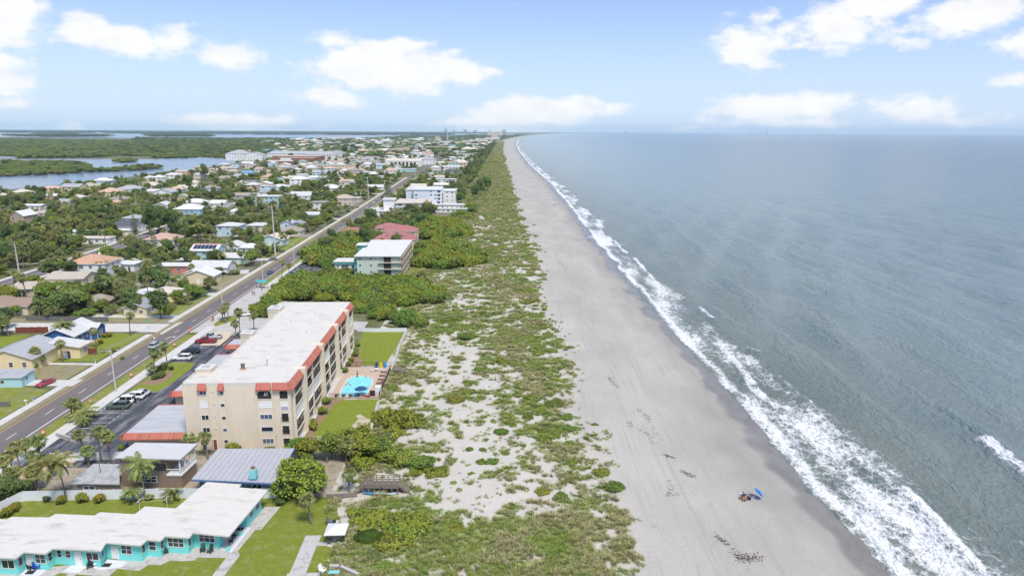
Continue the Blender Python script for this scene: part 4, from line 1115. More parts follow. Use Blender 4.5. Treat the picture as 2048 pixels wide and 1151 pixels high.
# ================================================================== wooden house and blue-trimmed house between motel and condominium
def wooden_house():
    R0 = empty('wooden_house', (0, 0, 0), 0, 'two storey brown wood sided house with low white roof and sea porch', 'house')
    LANDMARK.append(('the brown wood-sided house', -63, 107))
    WD = mat('brown_siding', (0.235, 0.180, 0.135), .9, var=.22, scale=3, stretch=(4, 4, .3))
    def q(x, y, z): u, v = x/3.4775, 820 + y/3.4775; p = P(u, v, z); return (p.x, p.y)
    # upper roof outline from the photograph at its own height
    a = q(795, 330, 5.6); b = q(1255, 340, 5.6); c = q(1375, 232, 5.6); d = q(940, 225, 5.6)
    mb = MB(); mb.prism([a, b, c, d], 5.45, 5.65, mat('pale_roof', (.52, .52, .52), .7, var=.06, scale=.5)); rf = mb.build('roof', R0)
    mb = MB(); mb.prism([(a[0]+.02, a[1]+.02), (b[0]-.02, b[1]+.02), (c[0]-.02, c[1]-.02), (d[0]+.02, d[1]-.02)], 5.28, 5.45, mat('brown_fascia', (.12, .10, .085), .8)); mb.build('fascia', rf)
    ins = lambda p, dx, dy: (p[0]+dx, p[1]+dy)
    A, B, C, D = ins(a, .5, .5), ins(b, -2.9, .5), ins((c[0], c[1]), -2.9, -.5), ins(d, .5, -.5)
    mb = MB(); mb.prism([A, B, C, D], -.1, 5.3, WD); mb.build('wall', R0)
    # porch on the east: deck, posts, rail
    E0, E1 = ins(b, -.4, .5), ins(c, -.4, -.5)
    mb = MB(); mb.prism([B, E0, E1, C], -.1, 2.3, WD); mb.prism([ins(B,0,-.15), ins(E0,.15,-.15), ins(E1,.15,.15), ins(C,0,.15)], 2.3, 2.6, WHITE); mb.build('porch_deck', R0)
    for t in (0, .33, .66, 1):
        p = (E0[0]+(E1[0]-E0[0])*t, E0[1]+(E1[1]-E0[1])*t); mb = MB(); mb.box(-.1, .1, -.1, .1, 2.6, 5.3, WHITE); mb.build('porch_post', R0, loc=(p[0]-.1, p[1], 0))
    mb = MB(); mb.tube([(E0[0], E0[1], 3.5), (E1[0], E1[1], 3.5)], .06, WHITE, 5); mb.tube([(E0[0], E0[1], 3.1), (E1[0], E1[1], 3.1)], .04, WHITE, 5); mb.tube([(B[0], B[1]-.05, 3.5), (E0[0], E0[1], 3.5)], .06, WHITE, 5); mb.build('railing', R0)
    win(R0, (A[0]*.42+B[0]*.58), (A[1]*.42+B[1]*.58)-.01, 1.55, 3.1, 1.25, math.atan2(B[1]-A[1], B[0]-A[0]), 3, 2)
    win(R0, (A[0]*.12+B[0]*.88), (A[1]*.12+B[1]*.88)-.01, 3.9, 2.4, 1.6, math.atan2(B[1]-A[1], B[0]-A[0]), 1, 1, WD, DARK, 'opening')  # flat dark pane, the opening's shade painted in
    # low west wing
    a = q(480, 508, 3.0); b = q(832, 512, 3.0); c = q(830, 375, 3.0); d = q(650, 372, 3.0); 
    mb = MB(); mb.prism([a, b, c, d], 2.85, 3.05, mat('worn_grey_roof', (.40, .40, .41), .85, var=.15, scale=.5, col2=(.25, .23, .22), thr=(.5, .7))); w_ = mb.build('wing_roof', R0)
    for t in (.2, .4, .6, .8):
        mb = MB(); mb.tube([(a[0]+(b[0]-a[0])*t, a[1]+(b[1]-a[1])*t, 3.07), (d[0]+(c[0]-d[0])*t, d[1]+(c[1]-d[1])*t, 3.07)], .05, GREYROOF, 4); mb.build('roof_seam', w_)
    A, B = ins(a, .9, .5), ins(b, -.3, .5)
    mb = MB(); mb.prism([A, B, ins(c, -.3, -.3), ins(d, .5, -.3)], -.1, 2.85, WD); mb.build('wing_wall', R0)
    win(R0, A[0]*.72+B[0]*.28, A[1]*.72+B[1]*.28-.01, 1.75, 2.0, 1.15, math.atan2(B[1]-A[1], B[0]-A[0]), 2, 2)
    # outside stair and landing on the east
    return R0
wooden_house()
def blue_trim_house():
    R0 = empty('grey_roof_house', (0, 0, 0), 0, 'single storey house with grey seamed metal roof, blue trim and turquoise chimney', 'house')
    LANDMARK.append(('the grey metal-roofed house', -47, 107))
    def q(x, y, z): u, v = 350 + x/3.4775, 820 + y/3.4775; p = P(u, v, z); return Vector((p.x, p.y, z))
    BL = mat('blue_trim', (.10, .17, .34), .6); WALL = mat('blue_grey_wall', (.19, .23, .29), .8, var=.08)
    MET = mat('grey_metal_roof', (.40, .405, .43), .5, var=.07, scale=.5, col2=(.30, .30, .31), thr=(.62, .8), island=.05)
    z = 3.9
    SW, SE, NE, NW = q(115, 478, 3.2), q(690, 505, 3.2), q(832, 262, z), q(300, 266, z)
    nb = 15
    for i in range(nb):
        t0, t1 = i/nb + .004, (i+1)/nb - .004
        mb = MB()
        p = [SW.lerp(SE, t0), SW.lerp(SE, t1), NW.lerp(NE, t1), NW.lerp(NE, t0)]
        vs = [(v.x, v.y, v.z) for v in p] + [(v.x, v.y, v.z-.12) for v in p]
        mb.add(vs, [(0,1,2,3),(7,6,5,4),(0,4,5,1),(1,5,6,2),(2,6,7,3),(3,7,4,0)], MET); o = mb.build('roof_panel', R0)
        mb = MB(); mb.tube([SW.lerp(SE, i/nb) + Vector((0,0,.03)), NW.lerp(NE, i/nb) + Vector((0,0,.03))], .045, MET, 4); mb.build('seam', o)
    mb = MB()
    for a, b in ((SW, SE), (SE, NE), (NE, NW), (NW, SW)):
        d = (b-a).normalized(); n = Vector((d.y, -d.x, 0))*.05
        mb.add([a+n-Vector((0,0,.34)), b+n-Vector((0,0,.34)), b+n-Vector((0,0,.06)), a+n-Vector((0,0,.06)), a-n-Vector((0,0,.34)), b-n-Vector((0,0,.34)), b-n-Vector((0,0,.06)), a-n-Vector((0,0,.06))], [(0,1,2,3),(5,4,7,6),(0,4,5,1),(3,2,6,7)], BL)
    mb.build('fascia', R0)
    ins = lambda p, dx, dy: (p.x+dx, p.y+dy)
    W = [ins(SW, .8, .9), ins(SE, -.8, .9), ins(NE, -.8, -.6), ins(NW, .8, -.6)]
    mb = MB(); mb.prism(W, -.1, 3.05, WALL); mb.build('wall', R0)
    a, b = W[0], W[1]
    for t, w_, h_ in ((.12, 1.4, 1.2), (.4, 1.6, 1.2), (.80, 1.8, 1.5)):
        win(R0, a[0]+(b[0]-a[0])*t, a[1]+(b[1]-a[1])*t-.01, 1.7, w_, h_, math.atan2(b[1]-a[1], b[0]-a[0]), 2, 1)
    door(R0, a[0]+(b[0]-a[0])*.6, a[1]+(b[1]-a[1])*.6-.01, 0, 1.0, 2.1, math.atan2(b[1]-a[1], b[0]-a[0]), BL)
    for t in (.25, .7): p = Vector(W[1]).lerp(Vector(W[2]), t); win(R0, p.x+.01, p.y, 1.7, 1.6, 1.3, rad(90), 2, 1)
    c = q(548, 470, 3.4)
    TQ = mat('turquoise_paint', (.22, .56, .56), .7, var=.08)
    mb = MB(); mb.box(-.55, .55, -.5, .5, -.5, 1.6, TQ); mb.box(-.6, .6, -.55, .55, -.2, .12, BL); mb.box(-.45, .45, -.4, .4, 1.6, 1.75, CONC); ch = mb.build('chimney', R0, loc=(c.x, c.y, 3.4))
    mb = MB(); mb.box(-.28, .28, -.28, .28, 1.75, 2.05, mat('brown_metal', (.16,.12,.095), .6)); mb.build('chimney_cap', ch)
    return R0
blue_trim_house()

# ================================================================== houses and flats of the town
WCOL = dict(white=(.74,.74,.72), cream=(.66,.58,.40), blue=(.32,.50,.62), aqua=(.42,.62,.62), beige=(.55,.47,.36), tan=(.42,.34,.26), pink=(.62,.40,.34), coral=(.56,.22,.18), mint=(.50,.60,.52), deepblue=(.035,.12,.34), grey=(.42,.43,.44), yellow=(.72,.60,.36), brick=(.30,.12,.09), peach=(.66,.45,.32), green=(.12,.40,.34), paleblue=(.50,.64,.72), sand=(.60,.53,.44))
RCOL = dict(white=(.64,.64,.62), lgrey=(.38,.39,.405), grey=(.30,.31,.33), dark=(.10,.105,.12), tan=(.46,.40,.33), orange=(.50,.31,.21), peach=(.56,.39,.29), red=(.36,.15,.14), brown=(.30,.22,.165), pinkish=(.50,.33,.27), sand=(.58,.52,.44), blue=(.16,.33,.55), teal=(.10,.36,.32), thatch=(.33,.29,.24), pale=(.55,.55,.55))
def wmat(c): return mat('wall_' + c, WCOL[c], .85, var=.06, scale=.6)
def rmat(c): return mat('roof_' + c, RCOL[c], .8, var=.10, scale=.5, col2=tuple(k*.82 for k in RCOL[c]), thr=(.5,.72))
HOUSES = []
def roof_mesh(mb, w, d, z, rise, kind, m, ov=.5, th=.18):
    X, Y = w/2+ov, d/2+ov
    if kind == 'flat':
        mb.box(-X, X, -Y, Y, z, z+.25, m); return z + .25
    if kind == 'parapet':
        mb.box(-w/2-.06, w/2+.06, -d/2-.06, d/2+.06, z-.5, z, m); return z
    if kind == 'hip':
        if w >= d: r = [(-X+Y*.95, 0), (X-Y*.95, 0)]
        else: r = [(0, -Y+X*.95), (0, Y-X*.95)]
        vs = [(-X,-Y,z), (X,-Y,z), (X,Y,z), (-X,Y,z), r[0]+(z+rise,), r[1]+(z+rise,)]
        fs = [(0,1,5,4),(1,2,5),(2,3,4,5),(3,0,4)] if w >= d else [(0,1,4),(1,2,5,4),(2,3,5),(3,0,4,5)]
        mb.add(vs, fs, m); mb.box(-X, X, -Y, Y, z-th, z-.002, WHITE); return z
    ax = kind == 'gable'       # ridge along x
    if ax:
        vs = [(-X,-Y,z), (X,-Y,z), (X,Y,z), (-X,Y,z), (-X,0,z+rise), (X,0,z+rise)]; fs = [(0,1,5,4),(2,3,4,5)]
    else:
        vs = [(-X,-Y,z), (X,-Y,z), (X,Y,z), (-X,Y,z), (0,-Y,z+rise), (0,Y,z+rise)]; fs = [(1,2,5,4),(3,0,4,5)]
    lo = [(v[0], v[1], v[2]-th) for v in vs]
    mb.add(vs + lo, fs + [tuple(i+6 for i in f[::-1]) for f in fs], m)
    ed = [(0,1),(2,3)] + ([(1,5),(5,2),(3,4),(4,0)] if ax else [(0,4),(4,1),(2,5),(5,3)]) + ([] if ax else [(1,2),(3,0)])
    if not ax: ed = [(1,2),(3,0),(0,4),(4,1),(2,5),(5,3)]
    mb.add(vs + lo, [(a, a+6, b+6, b) for a, b in ed], WHITE)
    return z
_hk = {}
def house(label, u, v, w, d, h, wc, rc, roof='hip', rise=None, rz=0.0, name='house', cat='house', detail=True, wcols=None, group=None, at=None, lm=None, zref=None, chimney=False, wz=None, garage=False, storeys=None):
    """u, v: photo point of the middle of the eaves-level roof, turned into a place at that height"""
    rise = (.22 * min(w, d) if roof in ('hip', 'gable', 'gabley') else 0) if rise is None else rise
    if at is None:
        p = P(u, v, (h + rise * .4) if zref is None else zref); x, y = p.x, p.y
    else: x, y = at
    R0 = empty(name, (x, y, 0), rz, label, cat, group)
    HOUSES.append((x, y, max(w, d) * .5 + 1.0, w, d, h, rz))
    PROTECT.append((x, y, h + rise * .5, w * .40)); PROTECT.append((x, y - d * .5, h * .62, w * .34))
    if lm: LANDMARK.append((lm, x, y))
    wm = wmat(wc); key = (w, d, h, wc, rc, roof, rise)
    if key in _hk: wme, rme = _hk[key]
    else:
        mb = MB(); mb.box(-w/2, w/2, -d/2, d/2, -.2, h-.02, wm)
        if roof == 'gable': mb.add([(-w/2,-d/2,h-.02),(-w/2,d/2,h-.02),(-w/2,0,h+rise-.15),(w/2,-d/2,h-.02),(w/2,d/2,h-.02),(w/2,0,h+rise-.15)], [(0,2,1),(3,4,5)], wm)
        if roof == 'gabley': mb.add([(-w/2,-d/2,h-.02),(w/2,-d/2,h-.02),(0,-d/2,h+rise-.15),(-w/2,d/2,h-.02),(w/2,d/2,h-.02),(0,d/2,h+rise-.15)], [(0,1,2),(3,5,4)], wm)
        wme = mb.mesh('wall')
        mb = MB(); roof_mesh(mb, w, d, h, rise, roof, rmat(rc)); rme = mb.mesh('roof'); _hk[key] = (wme, rme)
    link('wall', wme, R0); rf = link('roof', rme, R0)
    st = storeys or max(1, int(round(h / 3.0))); q = random.Random(int(abs(x) * 7 + y))
    if detail:
        far_ = y > 600
        for s in range(st):
            z = (s + .55) * h / st
            n = max(1, int(w / (5.5 if far_ else 3.6)))
            dj = q.randrange(n) if s == 0 else -1
            for i in range(n):
                xx = -w/2 + w*(i+.5)/n
                if i == dj and not garage: door(R0, xx, -d/2-.004, 0, 1.0, 2.1, 0, WHITE if wc != 'white' else mat('door_slate', (.08,.09,.12), .5))
                elif garage and i == 0 and s == 0: door(R0, xx, -d/2-.004, 0, 2.6, 2.1, 0, WHITE)
                else: win(R0, xx, -d/2-.004, z, q.choice([1.0, 1.4, 1.8]) * (1.3 if far_ else 1), 1.25 * (1.15 if far_ else 1), 0, 2, 1 if far_ else 2)
            if not far_:
                n = max(1, int(d / 4.2))
                for i in range(n):
                    yy = -d/2 + d*(i+.5)/n
                    win(R0, w/2+.004, yy, z, 1.2, 1.2, rad(90), 2, 2)
                win(R0, -w/2-.004, 0, z, 1.2, 1.2, rad(-90), 2, 2)
    if chimney:
        mb = MB(); mb.box(-.4, .4, -.4, .4, -.5, 1.6, WHITE); mb.build('chimney', rf, loc=(w*.12, d*.1, h+rise*.6))
    return R0
def Z5(x, y): return (x/4.4275, 360 + y/4.4275)
def Z6(x, y): return (380 + x/4.4275, 360 + y/4.4275)
def Zm(x, y): return (440 + x/6.827, 280 + y/6.827)
def Zn(x, y): return (740 + x/6.4, 250 + y/6.4)
A_ = rad(2.5)
HL = [  # near and middle houses: label, photo point, size, colours
 ('white two storey house with orange tile hip roof and chimney', Z5(830,690), 23, 15, 6.2, 'white', 'orange', 'hip', dict(chimney=True, rz=A_, lm='the orange tiled house')),
 ('cream two storey apartment block with grey-tan gable roof', Z5(640,830), 20, 12, 6, 'cream', 'tan', 'gable', dict(rz=A_, rise=1.6, lm='the cream apartment block')),
 ('lower wing of flats with wide grey-tan roof beside the road', Z5(380,915), 24, 13, 4.5, 'beige', 'tan', 'gable', dict(rz=A_, rise=1.5, lm='the tan-roofed flats')),
 ('cream ranch house with brown shingle roof and white eaves', Z5(170,1062), 19, 12, 3, 'cream', 'brown', 'gable', dict(rz=A_, rise=1.8, lm='the brown shingled ranch house')),
 ('brown roofed house cut by the left edge of the picture', Z5(-30,1062), 14, 11, 3, 'cream', 'brown', 'gabley', dict(rz=A_, rise=1.8)),
 ('thatched grey tiki hut behind a weathered fence', Z5(890,1035), 8, 6.5, 2.3, 'tan', 'thatch', 'hip', dict(rise=1.9, detail=False, lm='the thatched tiki hut')),
 ('yellow house with tan hip roof facing the coast road', Z5(1465,965), 13, 10, 3, 'yellow', 'sand', 'hip', dict(rz=A_, lm='the yellow hip-roofed house')),
 ('white metal roofed annex joined to the yellow house', Z5(1270,985), 9, 9, 2.9, 'yellow', 'white', 'gabley', dict(rz=A_, rise=1.0)),
 ('small house with slate grey gable roof behind dark tree', Z5(1245,1085), 12, 9.5, 3, 'cream', 'grey', 'gabley', dict(rz=A_, lm='the slate-roofed house')),
 ('tan brick two storey house with white edged gables', Z5(205,290), 18, 15, 5.8, 'tan', 'white', 'gabley', dict(rise=3.2, lm='the brick house with white gables')),
 ('tan roofed wing next to the brick gabled house', Z5(380,275), 14, 11, 3.2, 'white', 'tan', 'hip', {}),
 ('low white flat roofed house behind the brick house', Z5(310,215), 24, 14, 3.2, 'white', 'white', 'gable', dict(rise=.8)),
 ('house with big dark charcoal hip roof', Z5(1110,378), 24, 15, 4.2, 'white', 'dark', 'hip', dict(lm='the charcoal-roofed house')),
 ('white two storey box house behind the charcoal roof', Z5(1190,318), 17, 12, 6, 'white', 'lgrey', 'hip', dict(rise=1.6)),
 ('long low white flat roof among palms', Z5(720,452), 25, 10, 2.9, 'white', 'white', 'flat', dict(lm='the long white flat roof')),
 ('white flat roofed bungalow by the bend of the west road', Z5(830,508), 24, 9, 2.8, 'white', 'sand', 'flat', {}),
 ('white garage with flat roof under the charcoal roofed house', Z5(1110,440), 14, 8, 3, 'cream', 'white', 'flat', {}),
 ('white house with dusty pink hip roof', Z5(1455,492), 21, 14, 4, 'white', 'pinkish', 'hip', dict(lm='the dusty pink roof')),
 ('low white flat roof behind the orange roofed house', Z5(1140,732), 13, 9, 3, 'white', 'white', 'flat', {}),
 ('coral walled bungalow with white roof', Z5(1570,748), 20, 8, 3, 'coral', 'white', 'flat', dict(lm='the coral bungalow')),
 ('white gabled house with cream walls beside the road lawn', Z5(1735,800), 13, 10, 3.2, 'cream', 'pale', 'gabley', dict(rise=2.2, rz=A_, lm='the white gabled cottage')),
 ('tan hip roofed villa on the lagoon shore', Z5(800,38), 24, 16, 4, 'cream', 'tan', 'hip', dict(lm='the lagoon villas')),
 ('peach tile roofed villa near the lagoon', Z5(985,85), 26, 18, 4, 'cream', 'peach', 'hip', {}),
 ('pale grey metal roofed villa near the lagoon', Z5(1160,62), 30, 18, 4, 'white', 'lgrey', 'hip', {}),
 ('sand coloured hip roof beyond the grey villa', Z5(1350,32), 22, 15, 4, 'cream', 'sand', 'hip', {}),
 ('white two storey gabled villa with grey roof', Z5(1465,90), 22, 15, 6, 'white', 'lgrey', 'gabley', dict(rise=3)),
 ('pale low roof at the lagoon edge', Z5(195,92), 22, 15, 3.4, 'white', 'sand', 'hip', {}),
 ('sand roofed house at the far left by the lagoon', Z5(10,128), 24, 16, 3.6, 'cream', 'sand', 'hip', {}),
 ('grey roofed house with screened lanai', Z5(560,180), 20, 12, 3.2, 'white', 'lgrey', 'gable', {}),
 ('grey roof with sunny gable among palms', Z5(690,140), 18, 14, 3.6, 'cream', 'sand', 'hip', {}),
 ('brown grey hip roof beside the pines', Z5(1060,150), 20, 14, 3.4, 'cream', 'thatch', 'hip', {}),
 ('blue house under a wide white hip roof', Z5(1690,232), 26, 17, 4, 'blue', 'white', 'hip', dict(lm='the blue house with wide white roof')),
 ('white roofed house behind the blue white-roofed house', Z5(1740,180), 22, 14, 4, 'white', 'white', 'hip', {}),
 ('mint three storey house with flat white roof', Z6(700,140), 22, 13, 9, 'aqua', 'white', 'flat', dict(lm='the mint three storey house')),
 ('pale blue two storey house with grey hip roof and sun deck', Z6(360,385), 17, 12, 6.2, 'paleblue', 'pale', 'hip', dict(rise=1.5, lm='the pale blue two storey house')),
 ('beige two storey house with grey hip roof and carport', Z6(620,385), 17, 11, 4.6, 'sand', 'pale', 'hip', dict(rise=1.2)),
 ('tall pale blue house with grey gable', Z6(870,365), 9, 10, 6, 'paleblue', 'lgrey', 'gabley', dict(rise=1.6)),
 ('blue-grey roofed house next to the tall pale blue house', Z6(950,370), 10, 10, 4.4, 'white', 'grey', 'gabley', {}),
 ('grey ranch house with hip roof on the road lawn', Z6(900,425), 16, 12, 3, 'sand', 'thatch', 'hip', dict(lm='the grey ranch house')),
 ('light blue cottage with tan gable roof', Z6(735,500), 17, 12, 3, 'paleblue', 'sand', 'gabley', dict(rise=2.6, lm='the light blue cottage')),
 ('white shed roofed cottage left of the palm', Z6(385,560), 13, 10, 3.4, 'white', 'pale', 'gabley', dict(rise=1.8)),
 ('white hip roofed cottage among shrubs', Z6(540,575), 12, 9, 2.8, 'white', 'white', 'hip', {}),
 ('aqua cottage with pale roof behind the coconut palm', Z6(370,660), 16, 9, 3, 'aqua', 'pale', 'hip', {}),
 ('grey and white gabled house by the carport', Z6(200,735), 20, 11, 3.4, 'white', 'pale', 'gable', dict(rise=2.2)),
 ('cream house with white gabley roof beside the parked dark car', Z6(105,810), 16, 10, 3.2, 'cream', 'white', 'gabley', dict(rise=2.4, rz=A_)),
 ('small white pavilion roof in the middle of trees', Z6(405,265), 12, 9, 3, 'white', 'white', 'hip', {}),
 ('white gabled roof left of the mint house', Z6(260,190), 16, 12, 3.4, 'white', 'white', 'gable', {}),
 ('light blue box house with flat roof', Z6(690,50), 17, 10, 5.5, 'paleblue', 'white', 'flat', dict(lm='the light blue box house')),
 ('grey hip roof in front of the light blue box house', Z6(680,95), 18, 11, 3.2, 'white', 'grey', 'hip', {}),
 ('pale aqua roofed house behind the tall pines', Z6(1040,125), 20, 12, 3.4, 'white', 'pale', 'hip', {}),
 ('white roofed bungalow right of the pines', Z6(1240,60), 18, 12, 3.4, 'white', 'white', 'hip', {}),
 ('white flat roofed bungalow beside the coast road', Z6(1500,100), 18, 10, 3, 'white', 'white', 'flat', {}),
 ('white rooftop by the coast road bend', Z6(1640,50), 20, 12, 3, 'white', 'pale', 'gable', {}),
 ('light blue pool house with low roof', Z6(1085,290), 12, 8, 2.8, 'paleblue', 'pale', 'gable', {}),
 ('white garage house on the sea side of the road', Z6(1725,270), 17, 12, 3.2, 'white', 'white', 'flat', {}),
 ('tall white two storey house with shallow white hip roof', Zm(1095,515), 24, 16, 6, 'white', 'white', 'hip', dict(rise=3, lm='the tall white hip-roofed house')),
 ('pale blue house with grey-white roof above a street', Zm(1390,425), 28, 16, 4.5, 'paleblue', 'lgrey', 'hip', {}),
 ('orange hip roofed house in the middle distance', Zm(655,490), 20, 14, 3.8, 'cream', 'orange', 'hip', dict(lm='the orange middle-distance roof')),
 ('aqua two storey house with dark blue roof', Zm(375,430), 20, 12, 6, 'aqua', 'blue', 'gable', {}),
 ('white house with blue-grey roof by the aqua house', Zm(255,475), 22, 14, 4, 'white', 'lgrey', 'hip', {}),
 ('tan roofed house near the lagoon tip', Zm(70,505), 26, 15, 3.4, 'tan', 'thatch', 'hip', {}),
 ('white and aqua motel like house beside the street', Zm(1340,500), 22, 10, 3.2, 'aqua', 'white', 'gable', {}),
 ('white rooftops in a row beyond the orange roof', Zm(830,620), 20, 12, 3.2, 'white', 'white', 'hip', {}),
 ('white cottage right of the tall pines', Zm(1510,620), 18, 12, 4, 'white', 'white', 'hip', {}),
 ('aqua and white bungalow behind the mint house', Zm(1150,720), 26, 11, 3, 'white', 'pale', 'gable', {}),
 ('grey roofed long house with dark front', Zm(270,735), 24, 11, 3, 'grey', 'thatch', 'gable', {}),
 ('dark roofed villa with gables on the sea side', Zn(1060,575), 26, 16, 6, 'grey', 'dark', 'hip', dict(lm='the dark roofed sea villa')),
 ('tan hip roofed villa on the sea side', Zn(910,655), 26, 15, 4, 'cream', 'tan', 'hip', {}),
 ('white flat roofed villa behind the pale blue flats', Zn(960,690), 40, 14, 5, 'white', 'white', 'flat', {}),
 ('white stepped villa on the sea side of the road', Zn(1010,525), 46, 18, 5, 'white', 'pale', 'gable', dict(rise=2)),
 ('white flat terraces of a sea side house', Zn(1140,405), 44, 20, 5, 'white', 'white', 'flat', {}),
 ('white upper terraces of a sea side house further north', Zn(1200,365), 46, 22, 8, 'white', 'white', 'flat', {}),
 ('cream sea side villa near the end of the dune', Zn(1270,300), 50, 26, 8, 'cream', 'sand', 'hip', {}),
 ('white house with orange hip roof beyond the church', Zn(740,350), 28, 18, 9, 'white', 'orange', 'hip', {}),
 ('white grey roofed house right of the church hall', Zn(715,430), 38, 16, 9, 'white', 'lgrey', 'hip', {}),
]
for (lb, (u, v), w, d, h, wc, rc, rf, k) in HL:
    _p = P(u, v, h); d = round(d * .86, 1); w = round(max(7.0, w - d * abs(_p.x) / _p.y), 1)     # the photo width takes in part of the depth
    house(lb, u, v, w, d, h, wc, rc, rf, **k)
# ================================================================== houses with features of their own
def part_box(par, nm, x0, x1, y0, y1, z0, z1, m, **k):
    mb = MB(); mb.box(x0, x1, y0, y1, z0, z1, m); return mb.build(nm, par, **k)
def blue_house():
    a, b, c = P(80, 694), P(147, 693), P(217, 668); L = c.y - b.y; w = b.x - a.x; xc = (a.x + b.x) / 2
    R0 = house('deep blue house with pale gable roof on the corner of the side street', 0, 0, round(w, 1), round(L, 1), 3.0, 'deepblue', 'pale', 'gabley', 2.2, A_, at=(xc, b.y + L/2), lm='the deep blue corner house', detail=False)
    wm = wmat('deepblue'); X = w/2
    for x in (-2.8, 2.6): win(R0, x, -L/2-.01, 1.6, 1.6, 1.5, 0, 2, 2)
    for y in (-L/2+1.6, -L/2+4.2, -L/2+6.6, .8): win(R0, X+.01, y, 1.6, 1.3, 1.4, rad(90), 2, 2)
    door(R0, X+.01, 2.6, 0, 1.0, 2.1, rad(90), WHITE)
    mb = MB(); mb.box(X, X+2.4, L/2-5.5, L/2-.4, -.2, 2.9, wm); mb.add([(X+2.4,L/2-5.5,2.9),(X+2.4,L/2-.4,2.9),(X+2.4,L/2-2.95,4.2)], [(0,1,2)], wm); g = mb.build('wing', R0)
    mb = MB(); y0, y1, ym = L/2-6.0, L/2+.1, L/2-2.95
    vs = [(X-3.2,y0,2.85),(X+2.9,y0,2.85),(X-3.2,ym,4.4),(X+2.9,ym,4.4),(X-3.2,y1,2.85),(X+2.9,y1,2.85)]
    mb.add(vs + [(q[0],q[1],q[2]-.15) for q in vs], [(0,1,3,2),(2,3,5,4),(1,7,9,3),(3,9,11,5),(0,6,7,1)], rmat('pale')); mb.build('wing_roof', g)
    win(g, X+2.41, L/2-2.95, 1.6, 1.7, 1.4, rad(90), 2, 2)
    for x in (-X, X): part_box(R0, 'corner_trim', x-.1, x+.1, -L/2-.03, -L/2+.1, 0, 3.0, WHITE)
    part_box(R0, 'patio', X+.1, X+3.2, -2.5, L/2-6.1, 0, .1, mat('patio_brick', (.45, .33, .27), .9, var=.15, scale=2))
    for y in (-2.2, 1.2): part_box(R0, 'porch_post', X+2.4, X+2.55, y, y+.15, 0, 2.7, WHITE)
blue_house()
def yellow_house():
    p = P(14, 744)
    R0 = house('yellow house with grey gable roof at the left edge', 0, 0, 12.5, 13, 3.6, 'yellow', 'lgrey', 'gabley', 2.3, A_, at=(p.x, p.y+6.5), detail=False, lm='the yellow house at the left edge')
    for x in (-3.2, 1.0, 4.3): win(R0, x, -6.51, 2.0, 1.1, 1.35, 0, 1, 2)
    mb = MB(); mb.box(5.9, 12.0, 4.0, 9.0, -.2, 3.3, wmat('yellow')); w_ = mb.build('wing', R0)
    mb = MB(); mb.add([(3.5,3.5,4.6),(12.5,3.5,3.15),(12.5,9.5,3.15),(3.5,9.5,4.6),(3.5,3.5,4.45),(12.5,3.5,3.0),(12.5,9.5,3.0),(3.5,9.5,4.45)], [(0,1,2,3),(7,6,5,4),(0,4,5,1),(1,5,6,2),(2,6,7,3)], rmat('pale')); mb.build('wing_roof', w_)
    win(R0, 12.01, 6.5, 1.7, 1.3, 1.3, rad(90), 2, 2); door(R0, 9.0, 3.99, 0, 1.0, 2.1, 0, mat('door_slate', (.08,.09,.12), .5))
    p = P(40, 775)
    S = empty('garden_shed', (p.x-3.5, p.y+2.6, 0), A_, 'light aqua shed with grey roof by the left lawn', 'shed'); LANDMARK.append(('the aqua shed', p.x-3.5, p.y+2.6)); HOUSES.append((p.x-3.5, p.y+2.6, 5, 8, 5, 2.6, A_))
    AQS = mat('shed_aqua', (.40, .62, .66), .8, var=.06)
    part_box(S, 'wall', -3.7, 3.7, -2.4, 2.4, -.1, 2.4, AQS)
    mb = MB(); mb.add([(-4,-2.7,2.45),(4,-2.7,2.45),(4,2.7,2.9),(-4,2.7,2.9),(-4,-2.7,2.33),(4,-2.7,2.33),(4,2.7,2.78),(-4,2.7,2.78)], [(0,1,2,3),(7,6,5,4),(0,4,5,1),(1,5,6,2),(2,6,7,3),(3,7,4,0)], rmat('lgrey')); mb.build('roof', S)
    mb = MB(); mb.add([(3.71,-2.4,2.4),(3.71,2.4,2.4),(3.71,2.4,2.78)], [(0,1,2)], AQS); mb.build('gable', S)
    win(S, 3.72, -.5, 1.5, .6, .9, rad(90)); win(S, -1, -2.41, 1.4, 1.6, .9, 0, 2, 1)
yellow_house()
def solar_house():
    u, v = Z6(160, 590)
    R0 = house('light aqua house with a row of solar panels on its roof', u, v, 12, 10, 5.4, 'aqua', 'white', 'gable', 2.4, 0, lm='the solar-panelled house')
    PV = mat('solar_panel', (.012, .022, .055), .15, spec=.6)
    sl = math.atan2(2.4, 5.5)
    for i in range(6):
        mb = MB(); mb.box(-.78, .78, -1.7, 1.7, 0, .06, PV); o = mb.build('solar_panel', R0, loc=(-4.6+i*1.75, -2.6, 5.4+2.4*(5.5-2.6)/5.5+.10)); o.rotation_euler = (sl, 0, 0)
        mb = MB()
        for s in (-.8, .76): mb.box(s, s+.04, -1.72, 1.72, -.01, .075, GREYROOF)
        mb.build('panel_frame', o)
    mb = MB(); mb.box(-6.2, 6.2, -.3, .3, 7.75, 8.05, TILE); mb.build('ridge', R0)
solar_house()
